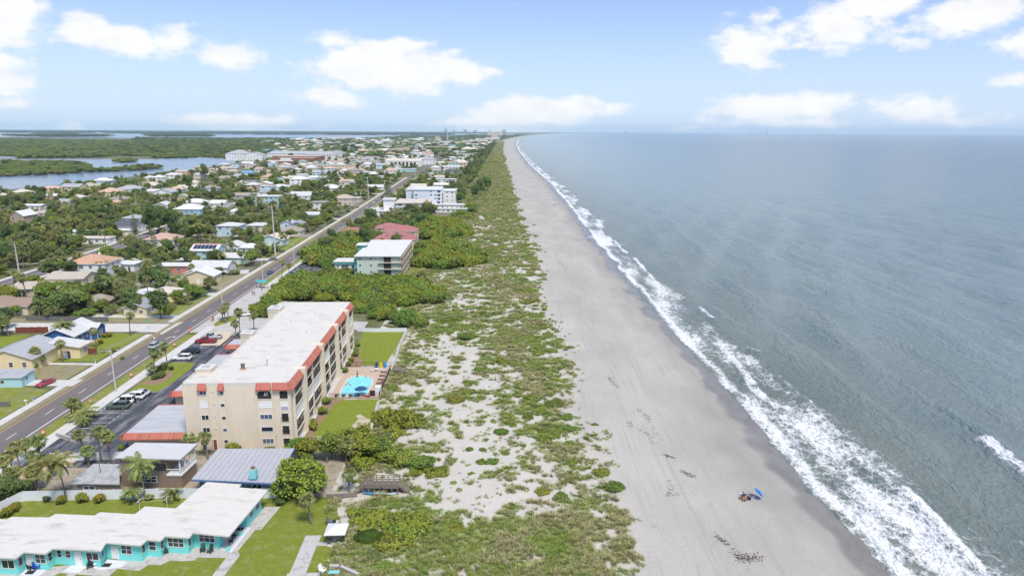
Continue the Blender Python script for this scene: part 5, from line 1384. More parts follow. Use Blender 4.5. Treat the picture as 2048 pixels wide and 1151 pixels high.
# ---- flats by the sea
def flats(label, sw, se, depth, h, st, wc, rc, lm=None, rz=None, over=.7, fascia=None):
    """block of flats from the photo points of its south roof edge"""
    a, b = P(sw[0], sw[1], h), P(se[0], se[1], h)
    rz = math.atan2(b.y-a.y, b.x-a.x) if rz is None else rz
    w = (b-a).length
    R0 = empty('apartment_block', (a.x, a.y, 0), rz, label, 'building')
    c = R0.matrix_basis @ Vector((w/2, depth/2, 0)); HOUSES.append((c.x, c.y, max(w, depth)*.6+1, w, depth, h, rz))
    if lm: LANDMARK.append((lm, c.x, c.y))
    wm = wmat(wc) if isinstance(wc, str) else wc
    mb = MB(); mb.box(0, w, 0, depth, -.2, h-.3, wm); mb.build('wall', R0)
    mb = MB(); mb.box(-over, w+over, -over, depth+over, h-.3, h, rmat(rc)); 
    if fascia: mb.box(-over-.02, w+over+.02, -over-.02, depth+over+.02, h-.55, h-.3, fascia)
    mb.build('roof', R0)
    for q in ((w*.5, -.2, h*.4), (w*.5, 0, h*.85), (w*.85, 0, h*.6), (w*.2, 0, h*.6)):
        t = R0.matrix_basis @ Vector(q); PROTECT.append((t.x, t.y, t.z, 5))
    return R0, w
GW = mat('mint_wall', (.50, .58, .50), .85, var=.05, scale=.5)
def green_condo():
    R0, w = flats('mint green four storey flats with white roof and corner balconies', (713, 511), (797, 511), 40, 10.9, 4, GW, 'white', 'the mint green flats', over=.9)
    TEAL = mat('teal_panel', (.11, .38, .33), .7)
    for k in range(4):
        z = .1 + k * 2.65
        for x in (1.3, 5.6): win(R0, x, -.004, z+1.55, .95, 1.0, 0, 1, 2)
        # corner loggia: flat panel, recess shade put into its colour, with slab and rail
        o = part_box(R0, 'loggia', 9.0, w+.02, -.03, 0, z+.15, z+2.45, mat('mint_recess_shade', (.42, .49, .43), .9))
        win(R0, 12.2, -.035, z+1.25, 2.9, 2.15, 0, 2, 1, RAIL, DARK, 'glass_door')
        s = part_box(R0, 'balcony_slab', 8.6, w+.9, -.95, -.04, z-.02, z+.16, CREAM)
        mb = MB()
        for i in range(20): x = 8.7 + i*(w-7.9)/19; mb.box(x-.02, x+.02, -.93, -.89, z+.16, z+1.05, RAIL)
        mb.box(8.6, w+.9, -.95, -.88, z+1.03, z+1.1, RAIL); mb.build('railing', R0)
        # seaward face
        part_box(R0, 'balcony_slab', w, w+1.0, 0, 40, z-.02, z+.16, CREAM)
        for i in range(6):
            y = .4 + i * 6.6
            win(R0, w+.004, y+2.9, z+1.3, 3.0, 2.1, rad(90), 2, 1, WHITE, GLASS, 'glass_door')
            part_box(R0, 'railing', w+.9, w+.96, y+.1, y+5.9, z+.16, z+1.08, SCREEN)
            part_box(R0, 'partition', w, w+1.0, y+6.1, y+6.4, z+.16, z+2.6, CREAM)
        win(R0, -.004, 6, z+1.5, 1.2, 1.2, rad(-90), 1, 2); 
    for k in range(4): part_box(R0, 'stair_panel', -1.2, -.01, .6, 2.4, .2+k*2.65, 1.6+k*2.65, TEAL)
    t = part_box(R0, 'lift_tower', -3.2, 0, 19, 24, 0, 11.9, TEAL); part_box(t, 'cap', -3.8, .6, 18.4, 24.6, 11.9, 12.2, rmat('white'))
    # low club house west of it with teal fascia
    C = empty('club_house', tuple(P(697, 539)), rad(1), 'low club house with teal roof band beside the mint flats', 'building'); LANDMARK.append(('the teal-banded club house', P(697,539).x, P(697,539).y))
    HOUSES.append((P(697,536).x, P(697,536).y+3, 8, 13, 8, 3, 0))
    part_box(C, 'wall', -6, 6.5, 0, 8, 0, 3.0, WHITE); part_box(C, 'fascia', -6.4, 6.9, -.5, 8.4, 2.5, 3.5, TEAL); part_box(C, 'roof', -6.6, 7.1, -.7, 8.6, 3.5, 3.7, rmat('white'))
    win(C, -4.6, -.01, 1.5, .8, .9); win(C, -1.5, -.01, 1.3, 3.2, 1.9, 0, 2, 1, WHITE, GLASSB); win(C, 3.2, -.01, 1.3, 3.6, 1.9, 0, 2, 1, WHITE, GLASSB)
green_condo()
for (lb, zx, zy, w, d, h, rs) in [('red hip roofed villa west of the others beside the road', 205, 430, 15, 11, 4.0, 2.6), ('rear red roofed villa with upper storey', 460, 395, 14, 11, 6.2, 2.2),
                              ('middle red roofed villa with cream walls', 545, 415, 18, 11, 6.6, 2.6), ('front red hip roof with three skylights', 510, 470, 21, 13, 5.2, 3.0)]:
    u, v = 650 + zx/3.598, 340 + zy/3.598
    o = house(lb, u, v, w, d, h, 'cream', 'red', 'hip', rs, rad(1), name='villa', lm='the red roofed villas' if w == 21 else None)
    if w == 21:
        for x in (-4, 0, 4):
            mb = MB(); mb.box(-.6, .6, -.6, .6, 0, .12, GLASSB); s = mb.build('skylight', o, loc=(x, -3.4, 5.2+3.0*(7.0-3.4)/7.0*1.0+.12)); s.rotation_euler = (math.atan2(3.0, 7.0), 0, 0)
def white_flats():
    f = lambda x, y: (760 + x/9.59, 350 + y/9.59)
    R0, w = flats('white three storey flats with balconies and stair tower', f(300, 532), f(925, 532), 30, 9.3, 3, 'white', 'sand', 'the white three storey flats', over=1.0)
    for k in (0, 1, 2):
        z = .2 + k*3.0
        for x in (3, 8.6, 14, 19.5, 26, 30.5):
            if x < w-1: win(R0, x, -.005, z+1.6, 2.6, 1.5, 0, 3, 1)
        part_box(R0, 'balcony_slab', -.3, w+1.2, -1.3, -.01, z-.1, z+.1, WHITE); part_box(R0, 'railing', -.3, w+1.2, -1.3, -1.22, z+.1, z+1.0, mat('pale_rail', (.66,.67,.68), .7))
        part_box(R0, 'balcony_slab', w+.01, w+1.2, 0, 30, z-.1, z+.1, WHITE); part_box(R0, 'railing', w+1.12, w+1.2, 0, 30, z+.1, z+1.0, MATS['pale_rail'])
        for y in (4, 12, 20, 27): win(R0, w+.005, y, z+1.4, 3.0, 1.9, rad(90), 2, 1)
    t = part_box(R0, 'stair_tower', -9.5, -1.5, 6, 14, 0, 10.6, wmat('white')); part_box(t, 'cap', -10.1, -.9, 5.4, 14.6, 10.6, 11.6, rmat('white'))
    R0, w = flats('pale five storey flats with light blue roof edge', f(640, 276), f(1180, 276), 30, 14.6, 5, mat('pale_flats_wall', (.62, .66, .72), .85, var=.04), 'white', 'the pale five storey flats', over=.5, fascia=mat('light_blue_edge', (.30, .50, .66), .7))
    for k in range(5):
        z = .3 + k*2.85
        for x in (2.2, w*.62, w*.78):
            win(R0, x, -.005, z+1.5, 1.6 if x > 3 else 2.0, 1.3, 0, 2, 1, WHITE, GLASS if (k + int(x)) % 3 else BLIND)
        win(R0, w-2.2, -.005, z+1.3, 2.4, 1.9, 0, 2, 1, WHITE, GLASS, 'glass_door')
        part_box(R0, 'balcony_slab', w+.01, w+1.4, 0, 30, z-.1, z+.1, WHITE); part_box(R0, 'railing', w+1.3, w+1.38, 0, 30, z+.1, z+1.0, MATS['pale_rail'])
        for y in (4, 12, 20, 27): win(R0, w+.005, y, z+1.4, 2.8, 1.9, rad(90), 2, 1)
    part_box(R0, 'wing', -6.5, -.01, 6, 40, 0, 13.6, MATS['pale_flats_wall']); part_box(R0, 'wing_roof', -7, -.02, 5.5, 40.5, 13.6, 13.9, rmat('pale'))
    for (lb, x, y, ww, dd, hh) in [('low white garage wing west of the white flats', 60, 650, 20, 12, 3.2), ('white pool house east of the white flats', 1300, 560, 26, 9, 3.4), ('white walled terrace building by the dune hedge', 1270, 640, 36, 6, 2.8), ('white seaward annex of the pale flats', 1260, 285, 17, 22, 12)]:
        u, v = f(x, y); house(lb, u, v, ww, dd, hh, 'white', 'white', 'flat', name='annex')
white_flats()
# ---- larger buildings further off
def big(label, u, v, w, d, h, wc, rc, roof='flat', lm=None, st=None, rz=0, rise=None, **k):
    return house(label, u, v, w, d, h, wc, rc, roof, rise, rz, name='building', cat='building', lm=lm, storeys=st, **k)
def Zp(x, y): return Zn(x, y)
o = big('long church hall with sand roof and dark arched bays', *Zn(435, 445), 60, 16, 9, 'white', 'sand', 'gable', 'the church hall', rise=4, detail=False)
for i in range(9):
    if i in (0, 8): continue
    mb = MB(); pts = [(-2, 0), (2, 0)] + [(2*math.cos(a), 5 + 2*math.sin(a)) for a in [math.pi*j/8 for j in range(9)]]
    mb.add([(p[0], -.05, p[1]) for p in pts], [tuple(range(len(pts)))], mat('dark_brown_glass', (.09,.07,.065), .4)); mb.build('arched_window', o, loc=(-26+i*6.5, -8, .6))  # flat dark brown face fills each arch
big('low teal fronted hall before the church', *Zn(390, 560), 46, 14, 4, 'aqua', 'white', 'flat')
def bell_tower():
    p = P(*Zn(595, 425)); T = empty('bell_tower', p, 0, 'white church tower with open belfry and spire', 'tower'); W = wmat('white')
    part_box(T, 'shaft', -4, 4, -4, 4, 0, 15, W); part_box(T, 'gallery', -7, 7, -5, 5, 15, 17.5, W); part_box(T, 'belfry', -3, 3, -3, 3, 17.5, 22, W)
    part_box(T, 'opening', -1.6, 1.6, -3.05, -3.01, 18, 21.2, DARK); part_box(T, 'opening', -1.5, 1.5, -4.05, -4.01, 3, 9, DARK)  # flat dark faces, shade of the openings painted on the tower
    mb = MB(); mb.frustum((-3.4,3.4,-3.4,3.4), (-.1,.1,-.1,.1), 22, 33, rmat('grey')); mb.build('spire', T); HOUSES.append((p.x, p.y, 9, 10, 10, 20, 0))
bell_tower()
big('large brick red hall with flat sand roof', *Zm(1080, 215), 92, 34, 9.5, 'brick', 'sand', 'flat', 'the brick red halls', st=1)
big('front brick red hall with sloping sand roof', *Zm(1060, 240), 70, 24, 7, 'brick', 'sand', 'flat', st=1)
big('smaller brick red building west of the halls', *Zm(840, 280), 44, 26, 6.5, 'brick', 'sand', 'gable', rise=1.2, st=1)
big('white lagoon apartment block with grey hip roof', *Zm(265, 165), 44, 30, 13, 'white', 'lgrey', 'hip', 'the white lagoon apartments', rise=6, st=4)
big('second white lagoon apartment block', *Zm(480, 185), 36, 26, 11, 'white', 'lgrey', 'gabley', rise=5, st=3)
big('long row of grey roofed apartments behind the brick halls', *Zm(1000, 170), 112, 22, 7.5, 'white', 'lgrey', 'hip', rise=6, st=3)
big('east end of the grey roofed apartment row', *Zm(1390, 180), 60, 30, 11, 'white', 'lgrey', 'hip', rise=6, st=3)
big('grey roofed apartment behind the row of flats', *Zm(1560, 165), 50, 24, 9, 'white', 'grey', 'hip', rise=5, st=3)
big('blue roofed hall behind the lagoon apartments', *Zm(690, 135), 40, 20, 7, 'white', 'blue', 'hip', rise=3)
big('low cream strip building by the street bend', *Zm(1700, 345), 62, 18, 5, 'cream', 'sand', 'flat')
for i, (x, y) in enumerate([(1500,300),(1600,285),(1700,268),(1800,252),(1900,236),(1980,222)]):
    house('trailer in the long rows beyond the strip building, %s from the strip' % ['first','second','third','fourth','fifth','sixth'][i], *Zm(x, y), 70, 12, 3.4, 'white', ['pale','pinkish','white','peach','pale','pinkish'][i], 'gable', 1.2, rad(-30), name='trailer_row', cat='trailer', detail=False)
big('terracotta roofed apartment right of the church', *Zn(410, 290), 40, 20, 12, 'peach', 'white', 'flat', st=4)
big('sand roofed low building west of the church', *Zn(200, 310), 60, 24, 6, 'sand', 'sand', 'hip', rise=3, st=1)
big('long white shopping block with flat roof', *Zn(720, 222), 110, 40, 10, 'cream', 'white', 'flat', st=2)
big('white shopping block behind the road end', *Zn(890, 220), 60, 40, 9, 'white', 'white', 'flat', st=2)
big('aqua roofed shop near the road end', *Zn(1065, 250), 44, 24, 7, 'aqua', 'aqua' if 'aqua' in RCOL else 'teal', 'flat', st=1)
big('sand roofed building at the road end', *Zn(965, 285), 80, 30, 6, 'sand', 'sand', 'hip', rise=3, st=1)
big('grey building by the coast road', *Zn(800, 280), 60, 34, 7, 'sand', 'thatch', 'hip', rise=4, st=1)
big('cream tower block far inland', *Zn(867, 150), 26, 22, 26, 'sand', 'sand', 'parapet', st=8)
big('yellow fronted shop block near the road end', *Zn(1190, 210), 70, 40, 12, 'cream', 'sand', 'flat', st=3)
for i, (x, y, w, h, wc) in enumerate([(1400,195,80,14,'white'),(1480,170,80,18,'sand'),(1560,160,80,19,'white'),(1620,150,60,16,'sand')]):
    big('cream beach hotel wing, %s from the south' % ['first','second','third','fourth'][i], *Zn(x, y), w, 60, h, wc, 'sand', 'parapet', st=int(h/4))
for i, (x, y, w, h) in enumerate([(1540,85,60,46),(1592,86,48,50),(1655,84,80,48)]):
    big('tall cream beach hotel tower, %s of three' % ['west','middle','east'][i], *Zn(x, y), w, 50, h, 'sand', 'white', 'parapet', lm='the tall beach hotels' if i == 1 else None, st=10)
big('dark glass hotel beside the tall cream towers', *Zn(1790, 108), 120, 50, 26, 'grey', 'white', 'parapet', st=6)
for i, (x, w, h) in enumerate([(965,34,105),(988,30,75),(1075,55,55),(1220,75,75),(1340,60,55),(1352,40,70),(1530,40,62),(1715,90,75)]):
    u, v = Zn(x, 78); p = P(u, 266.5 + (u-1024)*.0052, 0)
    o = empty('skyline_tower', (p.x, p.y, 0), 0, 'hazy tower on the far skyline, %s from the west' % ['first','second','third','fourth','fifth','sixth','seventh','eighth'][i], 'tower', 'far skyline towers')
    mb = MB(); mb.box(-w/2, w/2, -30, 30, 0, h, wmat('grey')); mb.box(-w*.3, w*.3, -20, 20, h, h*1.08, wmat('grey')); mb.build('shaft', o)
    mb = MB()
    for k in range(int(h/12)): mb.box(-w*.42, w*.42, -30.6, -30.1, 6+k*12, 11+k*12, GLASSB)
    mb.build('window_band', o)
# launch gear and stacks on the sea horizon
for i, (u, h, w) in enumerate([(1518,115,9),(1524,105,9),(1533,108,22),(1502,30,110),(1637,40,36),(1252,52,36)]):
    p = P(u, 266 + (u-1024)*.0052, -1)
    o = empty('launch_tower' if i < 3 else 'coast_building', (p.x, p.y, -1), 0, ['first thin launch tower on the sea horizon','second thin launch tower on the sea horizon','wide launch tower on the sea horizon','low block left of the launch towers','small lone block on the sea horizon','pointed block where land meets the horizon'][i], 'tower' if i < 3 else 'building')
    mb = MB(); s = w/2*.9
    mb.frustum((-s,s,-s,s), (-s*.55,s*.55,-s*.55,s*.55), 0, h*1.25, wmat('grey')); mb.build('lattice' if i < 3 else 'body', o)
    mb = MB(); mb.box(-s*.3, s*.3, -s*.3, s*.3, h*1.25, h*1.45, wmat('grey')); mb.build('top', o)
# slender mast
p = P(*Zn(995, 215)); T = empty('radio_mast', p, 0, 'tall thin white mast rising behind the shops', 'mast'); mb = MB(); mb.tube([(0,0,0),(0,0,35),(0,0,66)], [1.7,1.4,1.0], wmat('white'), 8); mb.build('pole', T); mb = MB(); mb.box(-5, 5, -5, 5, -1, 5, CONC); mb.build('base', T)

# ---- the rest of the town: low houses among the trees
def town():
    q = random.Random(21); n = 0; tries = 0
    placed = [(h[0], h[1], h[2]) for h in HOUSES]
    words = []
    rows = [(520, 950, 46, 1.0), (950, 1700, 70, 1.15), (1700, 3000, 70, 1.7), (3000, 4300, 45, 2.6)]
    for (y0, y1, cnt, sc) in rows:
        k = 0
        for t in range(cnt * 12):
            if k >= cnt: break
            y = y0 + (y1-y0) * q.random()
            xl = -455 if y < 1650 else (-700 - (y-1650)*.28); xr = roadx(y) - 16
            if q.random() < .16: xl, xr = roadx(y) + 26, coast(y) - 108
            x = q.uniform(xl, xr)
            w = q.uniform(11, 20) * sc; d = q.uniform(9, 13) * sc
            if any(abs(x-a) < r+w*.55 and abs(y-b) < r+d*.9+8 for a, b, r in placed): continue
            if abs(x + 208 + (y-300)*.045) < 14: continue
            rc = q.choice(['white','white','white','pale','pale','lgrey','sand','sand','tan','peach','thatch','peach','grey'])
            wc = q.choice(['white','white','cream','paleblue','sand','peach','aqua'])
            W, D = round(w/3)*3, round(d/3)*3
            side = 'by the dune' if x > roadx(y) else 'inland'
            band = 'in nearer streets' if y < 950 else ('in far streets' if y < 1700 else 'near the horizon')
            lb = '%s roofed %s house %s %s' % ({'lgrey':'light grey','thatch':'brown-grey','sand':'sand','pale':'pale'}.get(rc, rc), {'paleblue':'pale blue'}.get(wc, wc), band, side)
            o = house(lb, 0, 0, W, D, 3.4 if q.random() < .7 else 6.0, wc, rc, q.choice(['hip','hip','gable','gabley','flat']), None, rad(q.uniform(-4, 4)), at=(x, y), detail=y < 1500, group='low houses of the town')
            placed.append((x, y, max(w, d)*.5)); k += 1
    return placed
def far_roofs(placed):
    # the hundreds of small roofs beyond the houses one can pick out: one mass
    q = random.Random(5); mb = MB(); n = 0; WM = [wmat(c) for c in ('white', 'cream', 'sand', 'paleblue')]; RM = [rmat(c) for c in ('white', 'pale', 'pale', 'sand', 'lgrey', 'lgrey', 'peach', 'tan', 'thatch')]
    near = [(a, b, r) for a, b, r in placed if b > 850]
    for t in range(4200):
        y = 900 + 3500 * q.random() ** 1.15; x = q.uniform(-455 if y < 1650 else -560 - (y-1650)*.30, coast(y) - 112)
        if roadx(y) - 14 < x < roadx(y) + 22 or abs(x - np.interp(y, [700, 2600], [-236, -390])) < 12: continue
        sc = 1 + max(0, y - 1500) / 2200; w, d, h = q.uniform(11, 22) * sc, q.uniform(9, 14) * sc, q.choice([3.4, 3.4, 3.8, 6.2]) * min(sc, 1.5)
        if any(abs(x-a) < r + w*.6 and abs(y-b) < r + d + 6 for a, b, r in near): continue
        near.append((x, y, max(w, d)*.5)); wm, rm = q.choice(WM), q.choice(RM)
        mb.box(x-w/2, x+w/2, y-d/2, y+d/2, -.2, h, wm); X, Y, z, r = w/2+.6, d/2+.6, h, .2*d
        if w > d and q.random() < .75: mb.add([(x-X,y-Y,z),(x+X,y-Y,z),(x+X,y+Y,z),(x-X,y+Y,z),(x-X+Y*.9,y,z+r),(x+X-Y*.9,y,z+r)], [(0,1,5,4),(1,2,5),(2,3,4,5),(3,0,4)], rm)
        else: mb.box(x-X, x+X, y-Y, y+Y, z, z+.35, rm)
        FARROOF.append((x, y, w, d)); n += 1
        if n >= 340: break
    tag(mb.build('far_rooftops'), 'mass of tiny pale rooftops of the town towards the horizon', 'rooftops', kind='stuff'); print('far roofs', n)
FARROOF = []
far_roofs(town())
# ================================================================== roads, lots, lawns, paths
ASPH = mat('road_asphalt', (0.172, 0.150, 0.143), .9, var=.07, scale=.5, col2=(.14,.125,.122), thr=(.45,.7), stretch=(1.8,.12,1), bump=.15, bscale=8)
ASPD = mat('lot_asphalt', (0.060, 0.066, 0.082), .8, var=.15, scale=.4, col2=(.24,.24,.24), thr=(.46,.70), detail=8, stretch=(1.6, .35, 1))
LAWN = mat('lawn', (0.188, 0.232, 0.032), .95, spec=.08, var=.22, scale=.7, col2=(.245,.258,.055), thr=(.48,.72), bump=.6, bscale=9, detail=8)
LAWN2 = mat('worn_lawn', (0.20, 0.225, 0.04), .95, spec=.08, var=.15, scale=.5, col2=(.30,.265,.175), thr=(.50,.70), bump=.6, bscale=7, detail=9)
LAWND = mat('dry_lawn', (0.27, 0.235, 0.135), .95, var=.15, scale=.5, col2=(.15,.165,.045), thr=(.52,.72), bump=.6, bscale=7, detail=9)
MULCH = mat('mulch', (.27,.185,.12), .95, var=.25, scale=2, bump=.5)
LINEW = mat('white_line', (.72,.72,.70), .7, var=.1, scale=2); LINEY = mat('yellow_line', (.62,.37,.04), .7, var=.12, scale=2)
WALK = mat('pale_concrete', (.56,.54,.505), .9, var=.06, scale=.5, col2=(.44,.42,.40), thr=(.5,.75), detail=7)
def strip(fx0, fx1, y0, y1, z, m, step=20):
    n = max(2, int((y1-y0)/step)+1); yy = np.linspace(y0, y1, n); mb = MB()
    vs = [(float(fx0(y)), float(y), z) for y in yy] + [(float(fx1(y)), float(y), z) for y in yy]
    mb.add(vs, [(i, i+n, i+n+1, i+1) for i in range(n-1)], m); return mb
def rx(k): return lambda y: roadx(y) + k
structure('road', strip(rx(-.7), rx(7.6), 30, 3400, .012, ASPH))
mb = strip(rx(-.08), rx(.10), 30, 1200, .017, LINEY); mb2 = strip(rx(6.45), rx(6.68), 30, 1200, .017, LINEW)
o = structure('yellow_edge_line', mb); o = structure('white_edge_line', mb2)
mb = MB(); mb.box(-.075, .075, 0, 3.1, 0, .005, LINEW); dm = mb.mesh('lane_dash'); y = 88.0; k = 0
rdp = bpy.data.objects['road']
while y < 420:
    link('lane_dash', dm, rdp, (float(roadx(y)) + 3.3, y, .013), math.atan2(-(roadx(y+5)-roadx(y)), 5)); y += 12.2
mb = MB()
while y < 1000: mb.box(float(roadx(y))+3.2, float(roadx(y))+3.4, y, y+3.1, .0165, .018, LINEW); y += 12.2
tag(mb.build('lane_dashes_far', rdp), kind='stuff')
# turn arrows
def arrow(u, v, s):
    p = P(u, v); mb = MB()
    pts = [(-.12,0),(.12,0),(.12,1.5),(.9*s,2.3),(.9*s,2.0),(1.5*s,2.6),(.8*s,3.2),(.85*s,2.75),(-.12,1.9)]
    mb.sheet(pts, 0, LINEW); o = mb.build('turn_arrow', rdp, loc=(p.x, p.y-1.5, .0175))
arrow(310, 677, -1.15); arrow(337, 675, 1.15)
structure('sidewalk', strip(rx(-4.2), rx(-2.2), 34, 196, .06, WALK)); structure('sidewalk', strip(rx(-4.2), rx(-2.2), 209, 900, .06, WALK))
structure('verge', strip(rx(-2.2), rx(-.7), 34, 900, .022, LAWND)); structure('verge', strip(rx(7.6), rx(10.6), 34, 196, .024, LAWN2)); structure('verge', strip(rx(7.6), rx(10.0), 262, 900, .024, LAWN2))
structure('sidewalk', strip(rx(10.6), rx(13.4), 34, 205, .07, WALK)); structure('sidewalk', strip(rx(10.0), rx(12.0), 255, 900, .07, WALK))
structure('kerb', strip(rx(13.4), rx(13.6), 34, 196, .11, CONC))
# west road and side streets
_wy = [120,260,300,340,388,520,700,1000,1600,2600]; _wx = [-197,-200,-201.5,-205,-211,-222,-236,-258,-305,-390]
def wrx(y): return np.interp(y, _wy, _wx)
structure('road', strip(lambda y: wrx(y)-5, lambda y: wrx(y)+5, 120, 2600, .012, ASPH)); structure('sidewalk', strip(lambda y: wrx(y)+5, lambda y: wrx(y)+7.2, 120, 900, .05, WALK)); structure('sidewalk', strip(lambda y: wrx(y)-7.4, lambda y: wrx(y)-5, 120, 900, .05, WALK))
structure('west_road_line', strip(lambda y: wrx(y)-.09, lambda y: wrx(y)+.09, 120, 900, .017, LINEW)); structure('west_road_line', strip(lambda y: wrx(y)+4.3, lambda y: wrx(y)+4.5, 120, 900, .017, LINEW))
def sheet(name, pts, z, m, world=False):
    mb = MB(); mb.sheet([(p if world else P(*p, z)[:2]) for p in pts], z, m); return structure(name, mb)
sheet('side_street', [(-195,199.5),(-108,198.3),(-104.8,196),(-104.8,210),(-108,207.6),(-195,207.8)], .014, WALK, True)
STREETS = []
for i, (yy, x0, x1) in enumerate([(262,-190,-109),(318,-194,-112),(392,-205,-115),(470,-214,-118),(560,-226,-122),(660,-460,-126),(760,-460,-132),(880,-460,-138),(1020,-470,-144),(1200,-480,-150)]):
    sheet('side_street', [(x0,yy-3),(x1,yy-3),(x1,yy+3),(x0,yy+3)], .013, WALK if i % 2 else mat('old_asphalt', (.30,.285,.275), .9, var=.08, scale=.3), True); STREETS.append((yy, x0, x1))
# condominium lot in its own frame
CF = Matrix.Translation((-61.9, 120.6, 0)) @ Matrix.Rotation(rad(2.5), 4, 'Z')
def C2(x, y): v = CF @ Vector((x, y, 0)); return (v.x, v.y)
sheet('parking_lot', [C2(-28.2,-6.5), C2(-12,-6.5), C2(-2,-6.5), C2(-2,56), C2(-13,62), C2(-17,79), C2(-27.6,79), C2(-26.6,54), C2(-26.7,35)], .016, ASPD, True)
sheet('parking_apron', [C2(-24,66), C2(-17.5,66), C2(-17.5,79.5), C2(-25,79.5)], .021, mat('sandy_apron', (.56,.48,.36), .9, var=.1, scale=1), True)
mb = MB(); mb.box(-2.4, 2.4, -.05, .05, 0, .005, LINEW); sm = mb.mesh('stall_line'); lot = bpy.data.objects['parking_lot']
for yy in [8, 10.6, 13.2, 15.8, 18.4, 21, 23.6, 26.2, 28.6, 51.4, 54, 56.6, 59.2, 61.8, 64.4, 67]:
    p = C2(-24.4, yy); link('stall_line', sm, lot, (p[0], p[1], .0175), rad(2.5))
mb = MB(); mb.box(-.05, .05, -.5, .5, 0, .005, LINEW); sd = mb.mesh('stall_dash')
for yy in np.arange(8, 29, 1.7): p = C2(-21.6, yy); link('stall_dash', sd, lot, (p[0], p[1], .0175), rad(2.5)); p = C2(-26.9, yy); link('stall_dash', sd, lot, (p[0], p[1], .0175), rad(2.5))
mb = MB(); mb.box(-.35, .35, -9, 9, .0, .02, mat('fresh_asphalt', (.028,.03,.037), .8)); p = C2(-18.0, 66); mb.build('tar_strip', lot, loc=(p[0], p[1], .017), rz=rad(2.5))
isl = [C2(x, y) for x, y in [(-26.4,30.2),(-19.8,30.2),(-19.2,32),(-18.7,36),(-18.4,46),(-18.9,50),(-20,51),(-26.2,51)]]
mb = MB(); mb.prism(isl, 0, .12, CONC, LAWN); structure('parking_island', mb)
sheet('mulch_bed', [C2(x, y) for x, y in [(-25.8,35),(-22,34.6),(-20.6,37),(-20.8,41),(-22,44.5),(-24.5,44)]], .125, MULCH, True)
# concrete beach access lot and street north of the condominium
sheet('beach_access_lot', [(-97.6,198),(-60,201.5),(-46,202.2),(-46,211),(-62,212),(-76,214),(-79,240),(-76,266),(-82,281),(-97.8,281),(-99.8,262),(-98.6,230)], .018, CONC, True)
mb = MB(); pl = [P(u, v)[:2] for u, v in [(430,653),(470,640),(478,636),(470,630),(445,636),(428,648)]]
mb.prism(pl, 0, .13, LINEY, LAWN2); structure('palm_island', mb)
sheet('flats_lot', [(-99,287),(-78,287),(-64,292),(-64,318),(-98,318)], .018, ASPD, True)
mb = MB()
for i in range(9): mb.box(-92+i*3, -91.9+i*3, 304, 309, .0225, .024, LINEW)
tag(mb.build('stall_lines', None), kind='structure')
# lawns
sheet('lawn', [C2(21.6,47.5), C2(30.8,47.5), C2(33.2,81), C2(20.2,81), C2(20.6,62)], .028, LAWN, True)
sheet('lawn', [C2(22.3,5.5), C2(33.4,4), C2(32.6,24.3), C2(24.5,24.3), C2(23.2,21.5), C2(22.6,14)], .028, LAWN2 if False else LAWN, True)
sheet('bare_patch', [P(u, v)[:2] for u, v in [(698,862),(705,850),(716,838),(712,830),(722,828),(732,836),(742,838),(738,848),(724,852),(716,864)]], .033, mat('bare_sand', (.50,.44,.34), .95, col2=(.20,.21,.06), scale=.8, thr=(.48,.62), detail=8), True)
sheet('planting_bed', [C2(20.6,3), C2(22.3,4), C2(22.6,14), C2(23.2,21), C2(24.6,24.5), C2(20.9,24.5)], .024, MULCH, True); sheet('planting_bed', [C2(20.5,46.5), C2(24.8,46.5), C2(24.4,51), C2(23.0,55), C2(22.4,62), C2(20.4,62)], .032, MULCH, True)
sheet('patio_strip', [C2(18.3,0), C2(21.2,0), C2(21.2,62), C2(18.3,62)], .02, WALK, True)
sheet('lawn', [(-96,58),(-24.5,58),(-24.5,84),(-26.5,95),(-29.5,103.6),(-44,104),(-96,106.5)], .02, mat('motel_lawn', (.175,.212,.032), .95, spec=.08, var=.20, scale=.6, col2=(.27,.25,.10), thr=(.50,.74), bump=.6, bscale=9, detail=9), True)
sheet('yard', [(-96,106.5),(-44,104.2),(-30.5,103.8),(-31,119),(-96,119)], .01, mat('sandy_yard', (.34,.29,.22), .95, var=.15, scale=.6, col2=(.13,.14,.05), thr=(.5,.68), detail=8), True)
sheet('sand_drive', [P(u, v)[:2] for u, v in [(0,985),(120,940),(180,905),(110,905),(0,955),(-60,990)]], .026, mat('drive_sand', (.48,.36,.24), .95, var=.12, scale=.5), True)
sheet('lawn', [(-131,171),(-110,171.5),(-109.8,196.6),(-126,196.8),(-131,190)], .02, LAWN, True); sheet('lawn', [(-180,172),(-143,173),(-143,194.6),(-180,195)], .02, LAWN, True)
sheet('lawn', [(-140,133),(-108.2,133.5),(-108.8,151),(-118,153.5),(-140,152)], .018, LAWN2, True); sheet('dry_yard', [(-128,157.5),(-109.2,157.5),(-109.6,170),(-126,170.5)], .018, LAWND, True)
sheet('driveway', [(-127,154),(-104.9,153.5),(-104.9,158),(-109,157.6),(-127,157.4)], .024, WALK, True); sheet('driveway', [(-123,168.8),(-107,168.4),(-107,170),(-123,170.2)], .022, WALK, True)
sheet('lawn', [(-190,208.6),(-108.6,208.4),(-109,213),(-190,213)], .018, LAWND, True); sheet('lawn', [(-135,213),(-109.2,213),(-110.4,248),(-121,248)], .017, LAWN2, True)
sheet('driveway', [(-140,214.5),(-109,214),(-109,217.5),(-140,218)], .024, WALK, True); sheet('driveway', [(-136,246),(-110,245.5),(-110,249.5),(-136,250)], .024, WALK, True)
sheet('lawn', [(-150,252),(-111,252),(-112,286),(-140,286)], .017, LAWND, True); sheet('lawn', [(-130,322),(-114,322),(-115.5,352),(-132,352)], .017, LAWN2, True); sheet('lawn', [(-136,352),(-115.5,352),(-117,386),(-138,386)], .017, LAWN, True)
